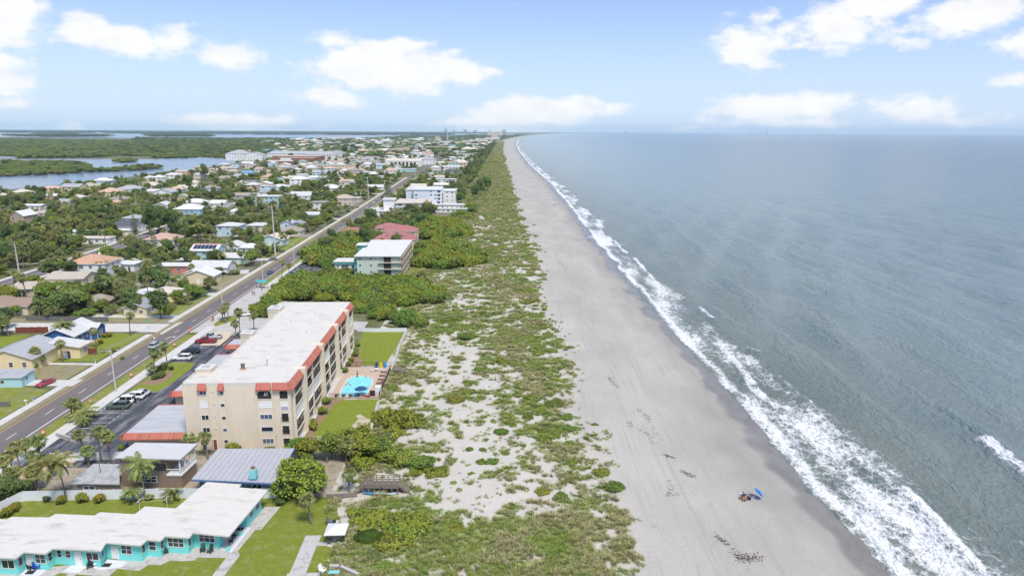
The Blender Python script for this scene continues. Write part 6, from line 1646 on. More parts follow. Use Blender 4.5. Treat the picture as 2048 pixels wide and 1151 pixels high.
for (u, v, w, d) in [(90, 447, 24, 14), (200, 452, 40, 10), (590, 480, 22, 12), (500, 410, 30, 14), (880, 437, 20, 30), (840, 452, 16, 14), (752, 372, 8, 60), (720, 348, 10, 60), (560, 367, 18, 40), (160, 348, 8, 8), (625, 365, 20, 60), (700, 345, 12, 70)]:
    p = P(u, v); sheet('lawn', [(p.x-w/2,p.y-d/2),(p.x+w/2,p.y-d/2),(p.x+w/2,p.y+d/2),(p.x-w/2,p.y+d/2)], .021, LAWN2, True)
sheet('lawn', [(-46,262),(-34,262),(-33,300),(-45,316)], .02, LAWN2, True)
# motel paths
def Zq(x, y, z=0): p = P(x/3.4775, 820+y/3.4775, z); return (p.x, p.y)
def Zr(x, y, z=0): p = P(350+x/3.4775, 820+y/3.4775, z); return (p.x, p.y)
PATHM = mat('motel_path', (.47,.45,.425), .9, var=.08, scale=.8, col2=(.27,.26,.25), thr=(.50,.72), detail=9)
mw = [(-40.2,100.5),(-37.6,100.5),(-38.4,94),(-39.3,93.8),(-40.0,86.8),(-45.0,86.9),(-45.1,86.2),(-47,86.0),(-48.6,86.2),(-49.4,85.1),(-51.2,85.2),(-51.7,83.8),(-55,84.2),(-56.6,82.6),(-62.5,83.2),(-63.2,82.0),(-66,82.3),(-66.4,81.3),(-82,82.2),(-82,84.5),(-67,84),(-57,86),(-46,89.5),(-41,95)]
sheet('motel_walk', mw, .03, PATHM, True)
sheet('path', [Zr(430,960), Zr(375,1000), Zr(250,1160), Zr(335,1160), Zr(450,1010)], .034, PATHM, True)
sheet('path', [Zq(600,1080), Zq(540,1080), Zq(440,1165), Zq(500,1165)], .034, PATHM, True); sheet('path', [Zq(860,1060), Zq(790,1060), Zq(690,1160), Zq(750,1160)], .034, PATHM, True); sheet('path', [Zq(220,1080), Zq(150,1080), Zq(70,1165), Zq(150,1165)], .034, PATHM, True)
sheet('path', [Zr(910,870), Zr(1020,868), Zr(1000,915), Zr(1070,915), Zr(1060,940), Zr(985,942), Zr(900,1160), Zr(785,1160)], .034, PATHM, True)
sheet('terrace', [Zr(780,1135), Zr(1090,1125), Zr(1150,1110), Zr(1300,1180), Zr(770,1180)], .05, PATHM, True)
sheet('terrace', [Zr(1095,895), Zr(1200,892), Zr(1180,952), Zr(1055,948)], .05, WALK, True); sheet('terrace', [Zr(1070,765), Zr(1140,764), Zr(1130,800), Zr(1060,800)], .05, WALK, True)
sheet('boardwalk_path', [Zr(1050,560), Zr(1260,548), Zr(1260,575), Zr(1050,590)], .035, mat('plank_grey', (.36,.33,.29), .9, var=.15, scale=2, stretch=(5,.4,1)), True)
# pool terrace
PAV = mat('pool_paver', (.50,.385,.31), .9, var=.1, scale=1.5)
mb = MB(); mb.prism([C2(21.2,25.0), C2(32.6,25.0), C2(32.9,46.4), C2(21.2,46.4)], -.1, .06, PAV); structure('pool_deck', mb)
# ================================================================== planting
def solve_h(p, vc):
    lo, hi = 0.5, 16.0
    for _ in range(24):
        m = (lo+hi)/2
        if proj((p.x, p.y, m))[1] > vc: lo = m
        else: hi = m
    return lo
def palm(kind, ub, vb, vc, k=0, z=0.0):
    p = P(ub, vb, z); h = max(1.6, solve_h(p, vc) - z); tr = TRUNKS if kind == 'sabal' else THIN
    hs = min(tr, key=lambda q: abs(math.log(q/h))); s = h / hs
    o = put_tree(kind, p.x, p.y, 1.0, None, k, hs, z)
    for ch in o.children:
        if ch.name.startswith('trunk'): ch.scale = (1, 1, s)
        else: ch.location.z *= s
    return o
def za(x, y): return (x/3.4775, 820+y/3.4775)
def zb(x, y): return (350+x/3.4775, 820+y/3.4775)
def zc(x, y): return (x/4.605, 590+y/4.605)
def zd(x, y): return (330+x/3.596, 580+y/3.596)
def ze(x, y): return (700+x/2.2517, 640+y/2.2517)
def zf(x, y): return (650+x/3.598, 340+y/3.598)
def zg(x, y): return (560+x/4.983, 920+y/4.983)
for i, (bx, by, cy) in enumerate([(40,520,360),(100,470,315),(140,400,260),(280,372,222),(236,390,315),(60,560,448),(118,540,440),(240,556,430),(268,560,440),(600,360,170),(700,355,150),(770,365,182),(620,382,290),(1075,215,172),(1185,215,165),(1332,272,190),(190,330,230),(350,480,350)]):
    u, v = za(bx, by); palm('sabal', u, v, za(0, cy)[1], i)
for i, (bx, by, cy) in enumerate([(465,628,345),(1008,628,385),(1210,628,575),(936,640,560),(578,118,62)]):
    u, v = za(bx, by); o = palm('coco', u, v, za(0, cy)[1], i)
    if i > 1:
        for ch in o.children:
            if ch.name.startswith('crown'): ch.scale = (.55,)*3
u, v = zb(230, 335); palm('sabal', u, v, zb(0, 195)[1], 2); u, v = zb(940, 785); palm('sabal', u, v, zb(0, 620)[1], 2); u, v = zb(1210, 565); palm('sabal', u, v, zb(0, 445)[1], 1); u, v = zb(1060, 360); palm('sabal', u, v, zb(0, 235)[1], 0); u, v = zb(1195, 370); palm('sabal', u, v, zb(0, 235)[1], 3)
for i, (bx, by, cy) in enumerate([(1200,370,190),(885,485,330),(575,612,450),(355,668,520),(390,660,590),(75,380,260),(1545,665,475),(1425,740,535),(1405,732,668),(665,1142,985),(705,1148,1000),(20,330,200),(440,205,160)]):
    u, v = zc(bx, by); palm('sabal', u, v, zc(0, cy)[1], i)
u, v = zc(578, 440); palm('coco', u, v, zc(0, 280)[1], 0); u, v = zc(345, 460); o = palm('coco', u, v, zc(0, 405)[1], 1); u, v = zc(775, 1150); palm('coco', u, v, zc(0, 1110)[1], 2)
for i, (bx, by, cy) in enumerate([(415,215,145),(437,238,145),(455,215,112),(540,345,165),(515,345,245),(640,297,180)]):
    u, v = zd(bx, by); palm('sabal', u, v, zd(0, cy)[1], i)
for i, (bx, by, cy) in enumerate([(815,880,730),(880,860,760),(480,825,650),(340,710,635),(1065,850,690),(845,590,500),(905,480,350),(1060,470,350),(460,760,650)]):
    u, v = Z6(bx, by); palm('sabal', u, v, Z6(0, cy)[1], i)
for i, (bx, by, cy, k) in enumerate([(270,770,670,'coco'),(1335,940,720,'coco'),(895,860,740,'coco')]):
    u, v = Z6(bx, by) if i == 0 else Z5(bx, by); palm(k, u, v, (Z6 if i == 0 else Z5)(0, cy)[1], i)
u, v = zf(675, 805); o = palm('coco', u, v, zf(0, 735)[1], 2)
def at(fn, x, y, sp, s, k=0, sz=None, z=0.0, nm=None):
    u, v = fn(x, y); p = P(u, v, z); return put_tree(sp, p.x, p.y, s, None, k, z=z, sz=sz, name=nm)
def onsand(fn, x, y, sp, s, k=0, sz=None, nm=None):
    u, v = fn(x, y); p = P(u, v, 0); z = sand_z(p.x, p.y); p = P(u, v, z); return put_tree(sp, p.x, p.y, s, None, k, z=z-.1, sz=sz, name=nm)
# round trees and thickets by the houses and lawns
BROAD.append((tree_trunk('tree_trunk', 1.8, .28, 5, 77), leafy('tree_crown', rlobes(301, 11, 4.6, 5.2, .5, .8), 6500, .22, 302, LEAF_Y, core=.86))); at(zb, 905, 600, 'broad', 1.0, 6); at(zb, 930, 355, 'broad', 1.0, 2, .85); at(zb, 860, 330, 'broad', .75, 0, .9); at(zb, 1090, 345, 'broad', 1.0, 0, .9); at(zb, 1190, 350, 'broad', .8, 3); at(zb, 1310, 345, 'broad', 1.05, 2, .8); at(zb, 1390, 340, 'broad', .95, 4, .8)
at(zb, 720, 250, 'broad', .45, 2, 1.4); at(zb, 410, 262, 'shrub', .62, 1, 1.2); at(zb, 660, 262, 'shrub', .42, 0, .5); at(zb, 735, 660, 'bush', 1.2, 2)
for (x, y, k, s) in [(40,740,1,1.3),(85,715,1,1.2),(110,690,1,1.1),(325,635,2,.9),(425,650,1,1.25),(570,638,3,1.35),(690,640,1,1.3),(680,605,3,.7),(855,620,0,.7),(965,640,1,.6),(1040,625,3,.9),(1160,635,1,.8),(650,545,3,.8)]: at(za, x, y, 'bush', s, k)
at(za, 70, 640, 'broad', .85, 1, .8); at(za, 180, 600, 'broad', .55, 1, .8); at(za, 0, 620, 'broad', .7, 1, .7)
for (x, y, s) in [(1390,405,1.1),(1375,445,1.15),(1372,475,1.4),(1340,520,1.2),(1322,545,1.15),(1298,592,1.25),(1158,820,1.45),(1130,890,1.5),(1070,1000,1.5),(1065,965,1.1)]: at(zd, x, y, 'bush', s, 0 if s < 1.45 else 3)
for (x, y, s, k) in [(1440,700,1.3,2),(1505,690,1.7,2),(1580,690,1.0,2),(1480,765,1.4,2),(1440,775,1.3,2),(1420,780,1.1,2),(1500,745,1.2,0),(960,390,1.2,1),(1010,385,1.2,1),(930,445,1.1,1),(800,465,1.2,1),(770,480,1.0,1),(950,530,.9,3),(1040,520,1.0,3),(310,690,2.0,0),(270,670,1.6,3),(700,480,1.3,2)]: at(zc, x, y, 'bush', s, k)
for (x, y, s, k) in [(1480,215,1.35,5),(430,70,1.3,0),(640,90,1.3,4),(800,120,.9,0),(560,30,1.2,2),(1250,190,.9,1),(160,190,.6,0),(80,300,.9,5),(30,370,.9,5),(950,160,.8,0),(1560,215,.7,0)]: at(zc, x, y, 'broad', s, k)
for i, (x, y) in enumerate([(340,180),(430,185),(790,215),(1060,170),(1160,160),(700,170),(1000,190),(1680,90),(1720,80),(240,150)]): u, v = zc(x, y); palm('sabal', u, v, zc(0, y-55)[1], i)
at(zc, 1130, 590+0, 'bush', .8, 3); at(za, 845, 275, 'bush', .9, 0)
# seaward thickets
for (x, y, s, k, sz) in [(215,470,1.35,2,1.05),(150,455,1.0,1,1.0),(280,470,1.05,2,.8),(190,520,.9,1,.7),(40,600,1.25,2,1.2),(110,600,1.2,1,1.1),(180,625,1.05,0,.9),(250,640,1.0,4,.8),(320,650,.95,0,.7),(390,690,.8,1,.55),(300,690,.5,1,.7),(145,545,.9,3,.8),(60,660,.8,2,1),
                         (190,315,.5,0,.9),(20,560,1.2,1,1.2)]: onsand(ze, x, y, 'shrub', s, k, sz)
for (x, y, s, k, sz) in [(830,580,.85,1,.55),(950,580,.85,2,.5),(780,520,.6,1,.55),(1100,600,.85,2,.5),(1250,620,.9,1,.55),(1150,720,.9,2,.55),(1330,700,.85,1,.55),(1060,830,.85,2,.6),(1200,800,.9,1,.55),(1400,620,.7,2,.5),(880,650,.7,1,.5),(950,430,.5,0,.6),(1350,125,.45,0,.7),(920,960,.5,3,.6),(1040,1090,.5,0,.6)]: onsand(zg, x, y, 'shrub', s, k, sz)
HEDGE = leafy('hedge_crown', [(0,0,.45,2.3,1.45,.85)], 2600, .10, 201, mat('hedge_green', (.075,.135,.012), .7, island=.3, trans=.2), core=.93, jit=.3)
u, v = zg(880, 790); p = P(u, v); HG = link('clipped_hedge', HEDGE, None, (p.x, p.y, .1), .1); TREES.append([HG, 'hedge', p.x, p.y, 1, 0, 1])
# bright low mounds on the open dune
q_ = random.Random(4)
for (x, y, r) in [(480,212,26),(590,228,40),(908,140,30),(865,222,35),(795,252,22),(920,270,26),(530,325,36),(475,362,48),(365,272,11),(810,350,36),(915,385,52),(710,430,36),(800,440,34),(970,440,40),(680,505,42),(870,510,42),(985,490,38),(990,555,34),(540,580,22),(600,585,18),(1130,690,48),(1195,755,60),(865,775,44),(945,805,46),(545,692,22),(1060,1040,40),(700,600,26),(640,640,40),(1000,640,30),(850,150,30),(830,95,26),(890,65,30),(945,88,20),(530,80,50),(690,190,36),(1100,470,14),(760,1100,40),(1230,1010,46),(900,1130,50),(1120,1120,40),(480,940,40),(700,930,36),(360,560,30),(120,1110,40),(590,640,30)]:
    rr = r / 2.2517 / 2048 * 1  # photo px
    u, v = ze(x, y); p = P(u, v); sc = (r / 2.2517) * p.y / FPX * 1.05 / 3.1
    onsand(ze, x, y, 'shrub', max(.28, sc), q_.choice([1, 2, 0, 4]), q_.uniform(.42, .6), nm='dune_shrub')
for (x, y, r) in [(1525,1055,60),(1390,1050,55),(1400,797,70),(1380,768,45),(1270,770,50),(1480,610,30),(1550,808,22),(1110,455,24),(1450,950,60),(1250,825,40),(1430,870,40),(1190,690,30),(1100,830,40),(1290,660,60),(960,870,50),(690,960,60),(1540,660,30),(1440,690,50),(1000,380,30),(950,330,24),(1230,720,50),(1480,720,40),(1320,1140,40),(1120,1120,40),(900,930,40)]:
    p = P(*zf(x, y)); sc = (r / 3.598) * p.y / FPX / 3.1
    onsand(zf, x, y, 'shrub', max(.3, sc), q_.choice([1, 2, 0]), .34, nm='dune_shrub')
# masses of sea grape thicket
def fill_poly(pts, sp, s0, s1, kinds, step, seed, sz=1.0, keep=.95):
    w = [P(u, v)[:2] for u, v in pts]; q = random.Random(seed)
    x0, x1 = min(p[0] for p in w), max(p[0] for p in w); y0, y1 = min(p[1] for p in w), max(p[1] for p in w)
    y = y0
    while y < y1:
        x = x0 + q.uniform(0, step)
        while x < x1:
            xx, yy = x + q.uniform(-.4, .4)*step, y + q.uniform(-.4, .4)*step
            if in_poly(xx, yy, w) and q.random() < keep and not any(abs(xx-h[0]) < h[3]/2+1.5 and abs(yy-h[1]) < h[4]/2+1.5 for h in HOUSES):
                BULK.append((sp if not isinstance(sp, tuple) else q.choice(sp), xx, yy, q.uniform(s0, s1), q.choice(kinds), sz*q.uniform(.85, 1.15)))
            x += step
        y += step * .85
BULK = []
fill_poly([(545,600),(555,582),(600,562),(640,550),(700,556),(720,565),(760,560),(800,562),(850,572),(885,592),(905,604),(800,618),(760,618),(700,602),(560,602)], 'shrub', 1.0, 1.5, [0,1,2,0,4], 4.6, 31, 1.15)
fill_poly([(506,640),(510,618),(530,606),(547,606),(540,640)], 'shrub', 1.0, 1.35, [0,4,2], 3.8, 32, 1.35)
fill_poly([(712,612),(760,612),(800,632),(858,646),(850,657),(800,652),(765,640),(712,636)], 'shrub', .8, 1.3, [0,4,1], 4.0, 33, 1.2)
fill_poly([(828,500),(870,487),(910,495),(955,505),(975,528),(900,542),(840,535)], 'shrub', 1.1, 1.6, [0,1,2,4], 5.2, 34, 1.3)
fill_poly([(600,520),(640,495),(700,480),(755,478),(720,500),(705,530),(640,538)], 'shrub', 1.2, 1.7, [0,1,2,4], 5.0, 35, 1.4)
fill_poly([(705,453),(720,442),(800,441),(830,450),(760,455)], 'shrub', .9, 1.3, [0,1,2,4], 5.5, 36, 1.0)
fill_poly([(830,462),(850,445),(890,443),(920,455),(940,475),(880,482),(835,478)], 'shrub', 1.3, 1.9, [0,1,2], 6.0, 37, 1.3)
fill_poly([(925,392),(945,368),(960,340),(978,312),(992,288),(985,288),(965,310),(935,345),(915,385),(905,415),(930,418)], ('casu','broad','shrub'), 1.2, 1.9, [0,1], 10, 38, 1.0)
fill_poly([(905,425),(935,405),(960,420),(940,440),(905,440)], ('shrub','sabal'), 1.2, 1.6, [0,1], 8, 39, 1.0)
fill_poly([(735,600),(755,595),(790,600),(785,612),(745,612)], 'sabal', .9, 1.2, [1,3], 4.5, 40, 1.0)
for (x, y, s, k) in [(545,900,1.0,0),(700,880,1.0,1),(760,870,.8,0),(900,850,1.1,1),(960,860,.9,0),(620,880,.8,1)]: p = P(760+x/9.59, 350+y/9.59); put_tree('casu', p.x, p.y, s*1.35, None, k)
for (u, v, s, sz) in [(316,560,1.05,1.0),(322,556,.85,.9),(312,520,1.0,1.25),(270,470,1.0,1),(648,398,1.5,1.6),(658,400,1.1,1.3),(776,398,1.5,1.4),(640,388,1.2,1.2),(530,352,1.4,1.3),(842,375,1.2,1.2)]: p = P(u, v); put_tree('cone', p.x, p.y, s, None, 0, sz=sz)
for (u, v, s) in [(318,478,2.2),(345,480,2.0),(300,470,1.8),(378,385,2.0),(410,360,2.2),(690,310,3.0),(960,395,2.0),(950,402,1.7),(975,385,1.8)]: p = P(u, v); put_tree('casu', p.x, p.y, s, None, 0)
# trees of the town, kept off roads, roofs and lawns
CLEAR = [(-131,-108,150,213),(-200,-104,196,209),(-136,-108,213,222),(-180,-141,172,195),(-140,-104,130,172),(-101,-62,196,268),(-100,-62,282,322),(-47,-33,262,312)]
def town_trees():
    q = random.Random(77)
    prot = []
    for (x, y, z, r) in PROTECT:
        if y < 1300:
            u, v = proj((x, y, z)); prot.append((u, v, r*FPX/y, y))
    prot.sort()
    for (y0, y1, st, kp) in [(150, 205, 8.0, .55), (205, 460, 5.0, .9), (460, 900, 7.2, .92), (900, 1500, 14, .8)]:
        y = y0
        while y < y1:
            x = -470.0 if y < 640 else -452.0
            while x < coast(y) - 105:
                xx, yy = x + q.uniform(-.5, .5)*st, y + q.uniform(-.5, .5)*st; x += st
                if q.random() > kp: continue
                r0 = roadx(yy)
                if r0 - 7 < xx < r0 + 15.5 or abs(xx - wrx(yy)) < 9.5: continue
                if yy < 205 and xx > -140: continue
                if xx > r0 and yy < 300: continue
                if any(a < xx < b and c < yy < d for a, b, c, d in CLEAR): continue
                if any(abs(yy - s) < 5.0 and a < xx < b for s, a, b in STREETS): continue
                if any(abs(xx-h[0]) < h[3]/2+1.4 and abs(yy-h[1]) < h[4]/2+1.4 for h in HOUSES): continue
                if yy > 880 and any(abs(xx-a) < w/2+2 and -16 < b-yy < d for a, b, w, d in FARROOF): continue
                open_ = fbm(xx/45.0, yy/45.0, 3, 91)
                if open_ < .33 and q.random() < .75: continue
                t = q.random(); n = fbm(xx/60.0+9, yy/60.0, 2, 92)
                if t < .20 + .5*(n-.3): sp, s, k, hh = 'sabal', q.uniform(.9, 1.35), q.randrange(4), q.choice([3, 3, 4.5, 4.5, 6, 8])
                elif t < .80: sp, s, k, hh = 'broad', q.uniform(.65, 1.35), q.choice([0,0,1,2,3,3,4,5]), 5*q.uniform(.9, 1.2)
                elif t < .95: sp, s, k, hh = 'shrub', q.uniform(.6, 1.1), q.randrange(5), 2
                elif t < .98: sp, s, k, hh = 'coco', q.uniform(.95, 1.25), q.randrange(3), q.choice([5, 7, 9])
                else: sp, s, k, hh = 'casu', q.uniform(.9, 1.3), q.randrange(2), 7
                u, v = proj((xx, yy, hh*.8*s)); rt = (3.0 if sp in ('broad', 'shrub', 'casu') else 1.9)*s*FPX/yy
                if any(pv[3] > yy - 2 and abs(pv[0]-u) < pv[2]*.55+rt*.35 and abs(pv[1]-v) < .6*rt+1*250/yy for pv in prot) and q.random() < .85: continue
                BULK.append((sp, xx, yy, s, k, 1.0 if sp != 'sabal' else hh))
            y += st
town_trees()
def undergrowth():
    q = random.Random(78)
    for (y0, y1, st) in [(213, 480, 4.6), (480, 760, 7.0)]:
        y = y0
        while y < y1:
            x = -440.0
            while x < roadx(y) - 7:
                xx, yy = x + q.uniform(-.5, .5)*st, y + q.uniform(-.5, .5)*st; x += st
                if q.random() < .35 or abs(xx - wrx(yy)) < 8.5 or any(a < xx < b and c < yy < d for a, b, c, d in CLEAR) or any(abs(yy - s) < 4 and a < xx < b for s, a, b in STREETS): continue
                if any(abs(xx-h[0]) < h[3]/2+1.0 and abs(yy-h[1]) < h[4]/2+1.0 for h in HOUSES): continue
                if fbm(xx/30.0, yy/30.0, 3, 95) < .42: continue
                if q.random() < .7: BULK.append(('shrub', xx, yy, q.uniform(.4, .8), q.randrange(5), 1.0))
                else: BULK.append(('sabal', xx, yy, q.uniform(.7, .95), q.randrange(4), 3))
            y += st
undergrowth()
# the largest in the picture become things of their own, the rest of each kind one mass
def plant_bulk():
    groups = {}
    for b in BULK: groups.setdefault(b[0], []).append(b)
    rest = []; have = {}
    for t in TREES: have[t[1]] = have.get(t[1], 0) + 1
    for sp, lst in groups.items():
        lst.sort(key=lambda b: b[2] / b[3]); n = max(0, 292 - have.get(sp, 0))
        for b in lst[:n]:
            if sp == 'sabal': put_tree('sabal', b[1], b[2], b[3], None, b[4], b[5] if b[5] > 2 else 3)
            else: put_tree(sp, b[1], b[2], b[3], None, b[4], 7, sz=b[5])
        rest += lst[n:]
    protos = [b[1] for b in BROAD] + SHRUB + SABAL + COCO[:1] + CASU
    off = {'broad': 0, 'shrub': 6 + 1, 'sabal': 12, 'coco': 16, 'casu': 17}
    pts, scl, rot, pick = [], [], [], []
    for (sp, x, y, s, k, sz) in rest:
        z = 0 if sp not in ('sabal', 'coco') else s * (sz if sp == 'sabal' else 7) * .8
        if sp == 'cone': continue
        pts.append((x, y, z)); scl.append((s, s, s*(sz if sp in ('broad', 'shrub', 'casu') else 1))); rot.append((0, 0, random.uniform(0, 6.28))); pick.append(off[sp] + (k if sp != 'coco' else 0))
    return pts, scl, rot, pick, protos
pts, scl, rot, pick, protos = plant_bulk()
print('bulk rest', len(pts))
# far woods: mangrove islands and the wooded town towards the horizon
def far_woods():
    q = random.Random(8)
    polys = [[(-80,358),(0,354),(117,349),(172,346),(195,345),(273,342),(318,338),(324,336),(300,334.5),(225,340),(176,341),(182,336),(170,330),(100,326),(0,325),(-80,325)], [(226,325),(250,326),(272,324.4),(275,322),(250,320.8),(230,322)],
             [(-80,312),(0,312.5),(36,313),(34,317),(121,316.5),(195,315.5),(228,313),(300,313),(309,317),(371,316.5),(410,314),(470,318),(470,300),(400,292),(300,283),(0,277.5),(-80,277.5)]]
    for i, pl in enumerate(polys):
        w = [P(u, v)[:2] for u, v in pl]; x0, x1 = min(p[0] for p in w), max(p[0] for p in w); y = min(p[1] for p in w); y1 = max(p[1] for p in w)
        while y < y1:
            st = 5.5 + y/260; x = x0
            while x < x1:
                xx, yy = x+q.uniform(-.5,.5)*st, y+q.uniform(-.5,.5)*st; x += st
                if in_poly(xx, yy, w) and not any(abs(xx-h[0]) < h[3]/2+8 and abs(yy-h[1]) < h[4]/2+10 for h in HOUSES):
                    s = st/5.2*q.uniform(.8, 1.3); pts.append((xx, yy, -1)); scl.append((s, s, min(s, 1.25)*q.uniform(.7, 1.1))); rot.append((0,0,q.uniform(0,6.28))); pick.append(q.choice([0,3,0,1,3,4]))
            y += st*(1.0 if y < 1500 else 1.6)
    FARB = {}
    for a, b, w, d in FARROOF:
        for kk in (-1, 0, 1): FARB.setdefault(int(b//100)+kk, []).append((a, b, w, d))
    y = 1500.0
    while y < 9500:
        st = 9 + y/190; x = (-475 if y < 1620 else -900 - (y-1500)*.5) if y < 4400 else (-560 if y > 6500 else -1000)
        while x < coast(y) - 105 - (0 if y < 3000 else 20):
            xx, yy = x+q.uniform(-.5,.5)*st, y+q.uniform(-.5,.5)*st; x += st
            if abs(xx - roadx(yy) - 4) < 10 or any(abs(xx-h[0]) < h[3]/2+6 and -14 < h[1]-yy < 12+h[5]*3 for h in HOUSES): continue
            if any(abs(xx-a) < w/2+3 and -22 < b-yy < 6+d for a, b, w, d in FARB.get(int(yy//100), ())) : continue
            if q.random() < .74:
                s = st/5.6*q.uniform(.8, 1.3); pts.append((xx, yy, -.5)); scl.append((s, s, min(s, 1.7)*q.uniform(.75, 1.1))); rot.append((0,0,q.uniform(0,6.28))); pick.append(q.choice([0,1,3,4,3,5]))
        y += st*1.5
    # wooded islands and shores in the far river
    for (u0, u1, v, n) in [(82,150,271.5,60),(95,210,273.5,90),(300,900,267.5,240),(215,400,266.2,130),(0,185,265.0,150),(400,1000,263.5,260),(300,420,274,60),(20,90,273.8,12),(0,900,262.0,300)]:
        for k in range(n):
            u = q.uniform(u0, u1); hy = HORIZON_Y + (u-1024)*math.tan(ROLL)
            p = P(u, max(v + (u-u0)*.0052 + q.uniform(-.4,.4) , hy + 3.6)); s = p.y/260*q.uniform(.7,1.3)
            if p.y > 24500: continue
            pts.append((p.x, p.y, -1)); scl.append((s, s*1.5, min(s*.2, 3.0))); rot.append((0,0,0)); pick.append(q.choice([1,5]))
far_woods()
instancer('far_woodland', pts, scl, rot, protos, pick, 'hazy green trees of the town, mangrove and shores towards the horizon', 'woodland')
print('stuff trees', len(pts), 'single trees', len(TREES))
# ================================================================== vehicles
TYRE = mat('tyre', (.018,.018,.018), .85); RIM = mat('rim', (.42,.43,.44), .35, metal=.7); LAMP = mat('lamp_clear', (.75,.77,.8), .2); TAIL = mat('lamp_red', (.35,.02,.02), .3); CHROME = mat('trim_dark', (.03,.03,.032), .4); CGLASS = mat('car_glass', (.015,.02,.025), .08, spec=.7)
def paint(n, c): return mat('paint_'+n, c, .28, spec=.6)
PAINTS = dict(white=(.74,.74,.74), silver=(.42,.44,.46), black=(.018,.019,.022), red=(.42,.012,.02), green=(.085,.115,.10), navy=(.02,.03,.065), grey=(.20,.21,.22), blue=(.10,.17,.26), maroon=(.25,.01,.015))
_cm = {}
def loft(mb, secs, m, cap=True):
    """secs: list of (y, [(x,z)...]) closed rings of equal count"""
    n = len(secs[0][1]); vs = [(x, y, z) for y, r in secs for x, z in r]
    fs = [(i*n+j, i*n+(j+1)%n, (i+1)*n+(j+1)%n, (i+1)*n+j) for i in range(len(secs)-1) for j in range(n)]
    if cap: fs += [tuple(range(n-1,-1,-1)), tuple((len(secs)-1)*n+j for j in range(n))]
    mb.add(vs, fs, m)
def car_meshes(kind, col):
    key = (kind, col)
    if key in _cm: return _cm[key]
    m = paint(col, PAINTS[col]); S = {  # length, half width, belt z, roof z, cabin base (rear,front), cabin top (rear,front), hood z, tail z
        'suv': (4.8, .95, 1.08, 1.74, (-2.2, 1.15), (-1.95, .35), 1.06, 1.06), 'sedan': (4.7, .91, .93, 1.44, (-1.75, 1.05), (-1.05, .15), .90, .96),
        'sport': (4.6, .92, .80, 1.20, (-1.6, .85), (-.7, .05), .74, .86), 'van': (5.3, 1.0, 1.15, 2.05, (-2.55, 1.75), (-2.45, .95), 1.15, 1.15),
        'jeep': (4.4, .93, 1.12, 1.86, (-2.05, .80), (-1.98, .45), 1.08, 1.12), 'pickup': (5.8, 1.0, 1.10, 1.86, (-.55, 1.40), (-.40, .70), 1.12, 1.08)}[kind]
    L, W, bz, rz_, cb, ct, hz, tz = S; mb = MB()
    def ring(w, z0, z1): return [(-w*.90, z0), (w*.90, z0), (w, z0+.16), (w, z1-.22), (w*.93, z1-.04), (w*.80, z1), (-w*.80, z1), (-w*.93, z1-.04), (-w, z1-.22), (-w, z0+.16)]
    y0, y1 = -L/2, L/2
    secs = [(y0, ring(W*.86, .48, tz-.10)), (y0+.12, ring(W*.96, .32, tz)), (cb[0]+.1 if kind != 'pickup' else y0+.5, ring(W, .26, bz if kind != 'pickup' else tz)), (cb[1]-.5, ring(W, .24, bz)), (cb[1], ring(W, .24, hz+.02)), (y1-.5, ring(W*.97, .26, hz-.05)), (y1-.12, ring(W*.92, .32, hz-.18)), (y1, ring(W*.80, .42, hz-.34))]
    loft(mb, secs, m)
    if kind == 'pickup': mb.box(-W*.82, W*.82, y0+.15, cb[0]-.12, tz-.02, tz+.004, CHROME)
    body = mb.mesh('body', True)
    g = MB(); g.frustum((-W*.88, W*.88, cb[0], cb[1]), (-W*.72, W*.72, ct[0], ct[1]), bz-.04, rz_-.05, CGLASS); glass = g.mesh('cabin_glass')
    r = MB(); r.frustum((-W*.73, W*.73, ct[0]-.03, ct[1]+.04), (-W*.62, W*.62, ct[0]+.15, ct[1]-.12), rz_-.07, rz_+.01, m)
    for sx in (-1, 1):      # pillars
        for (a, b) in ((cb[0], ct[0]), (cb[1], ct[1]), ((cb[0]+cb[1])/2-.1, (ct[0]+ct[1])/2-.05)):
            r.tube([(sx*W*.885, a, bz-.05), (sx*W*.725, b, rz_-.05)], .045, m, 4)
    roof = r.mesh('roof')
    wl = MB(); wl.lathe([(.20,-.11),(.33,-.11),(.35,-.06),(.35,.06),(.33,.11),(.20,.11)], (0,0,0), TYRE, 14); tyre = wl.mesh('tyre', True)
    wl = MB(); wl.lathe([(.05,-.115),(.21,-.112),(.21,.112),(.05,.118)], (0,0,0), RIM, 10); rim = wl.mesh('rim')
    h = MB(); h.box(-.17, .17, -.06, .05, -.07, .07, LAMP); hl = h.mesh('headlight'); h = MB(); h.box(-.15, .15, -.05, .06, -.09, .09, TAIL); tl = h.mesh('tail_light')
    b = MB(); b.box(-W*.8, W*.8, -.08, .06, -.1, .1, CHROME); bump = b.mesh('bumper')
    _cm[key] = (body, glass, roof, tyre, rim, hl, tl, bump, S); return _cm[key]
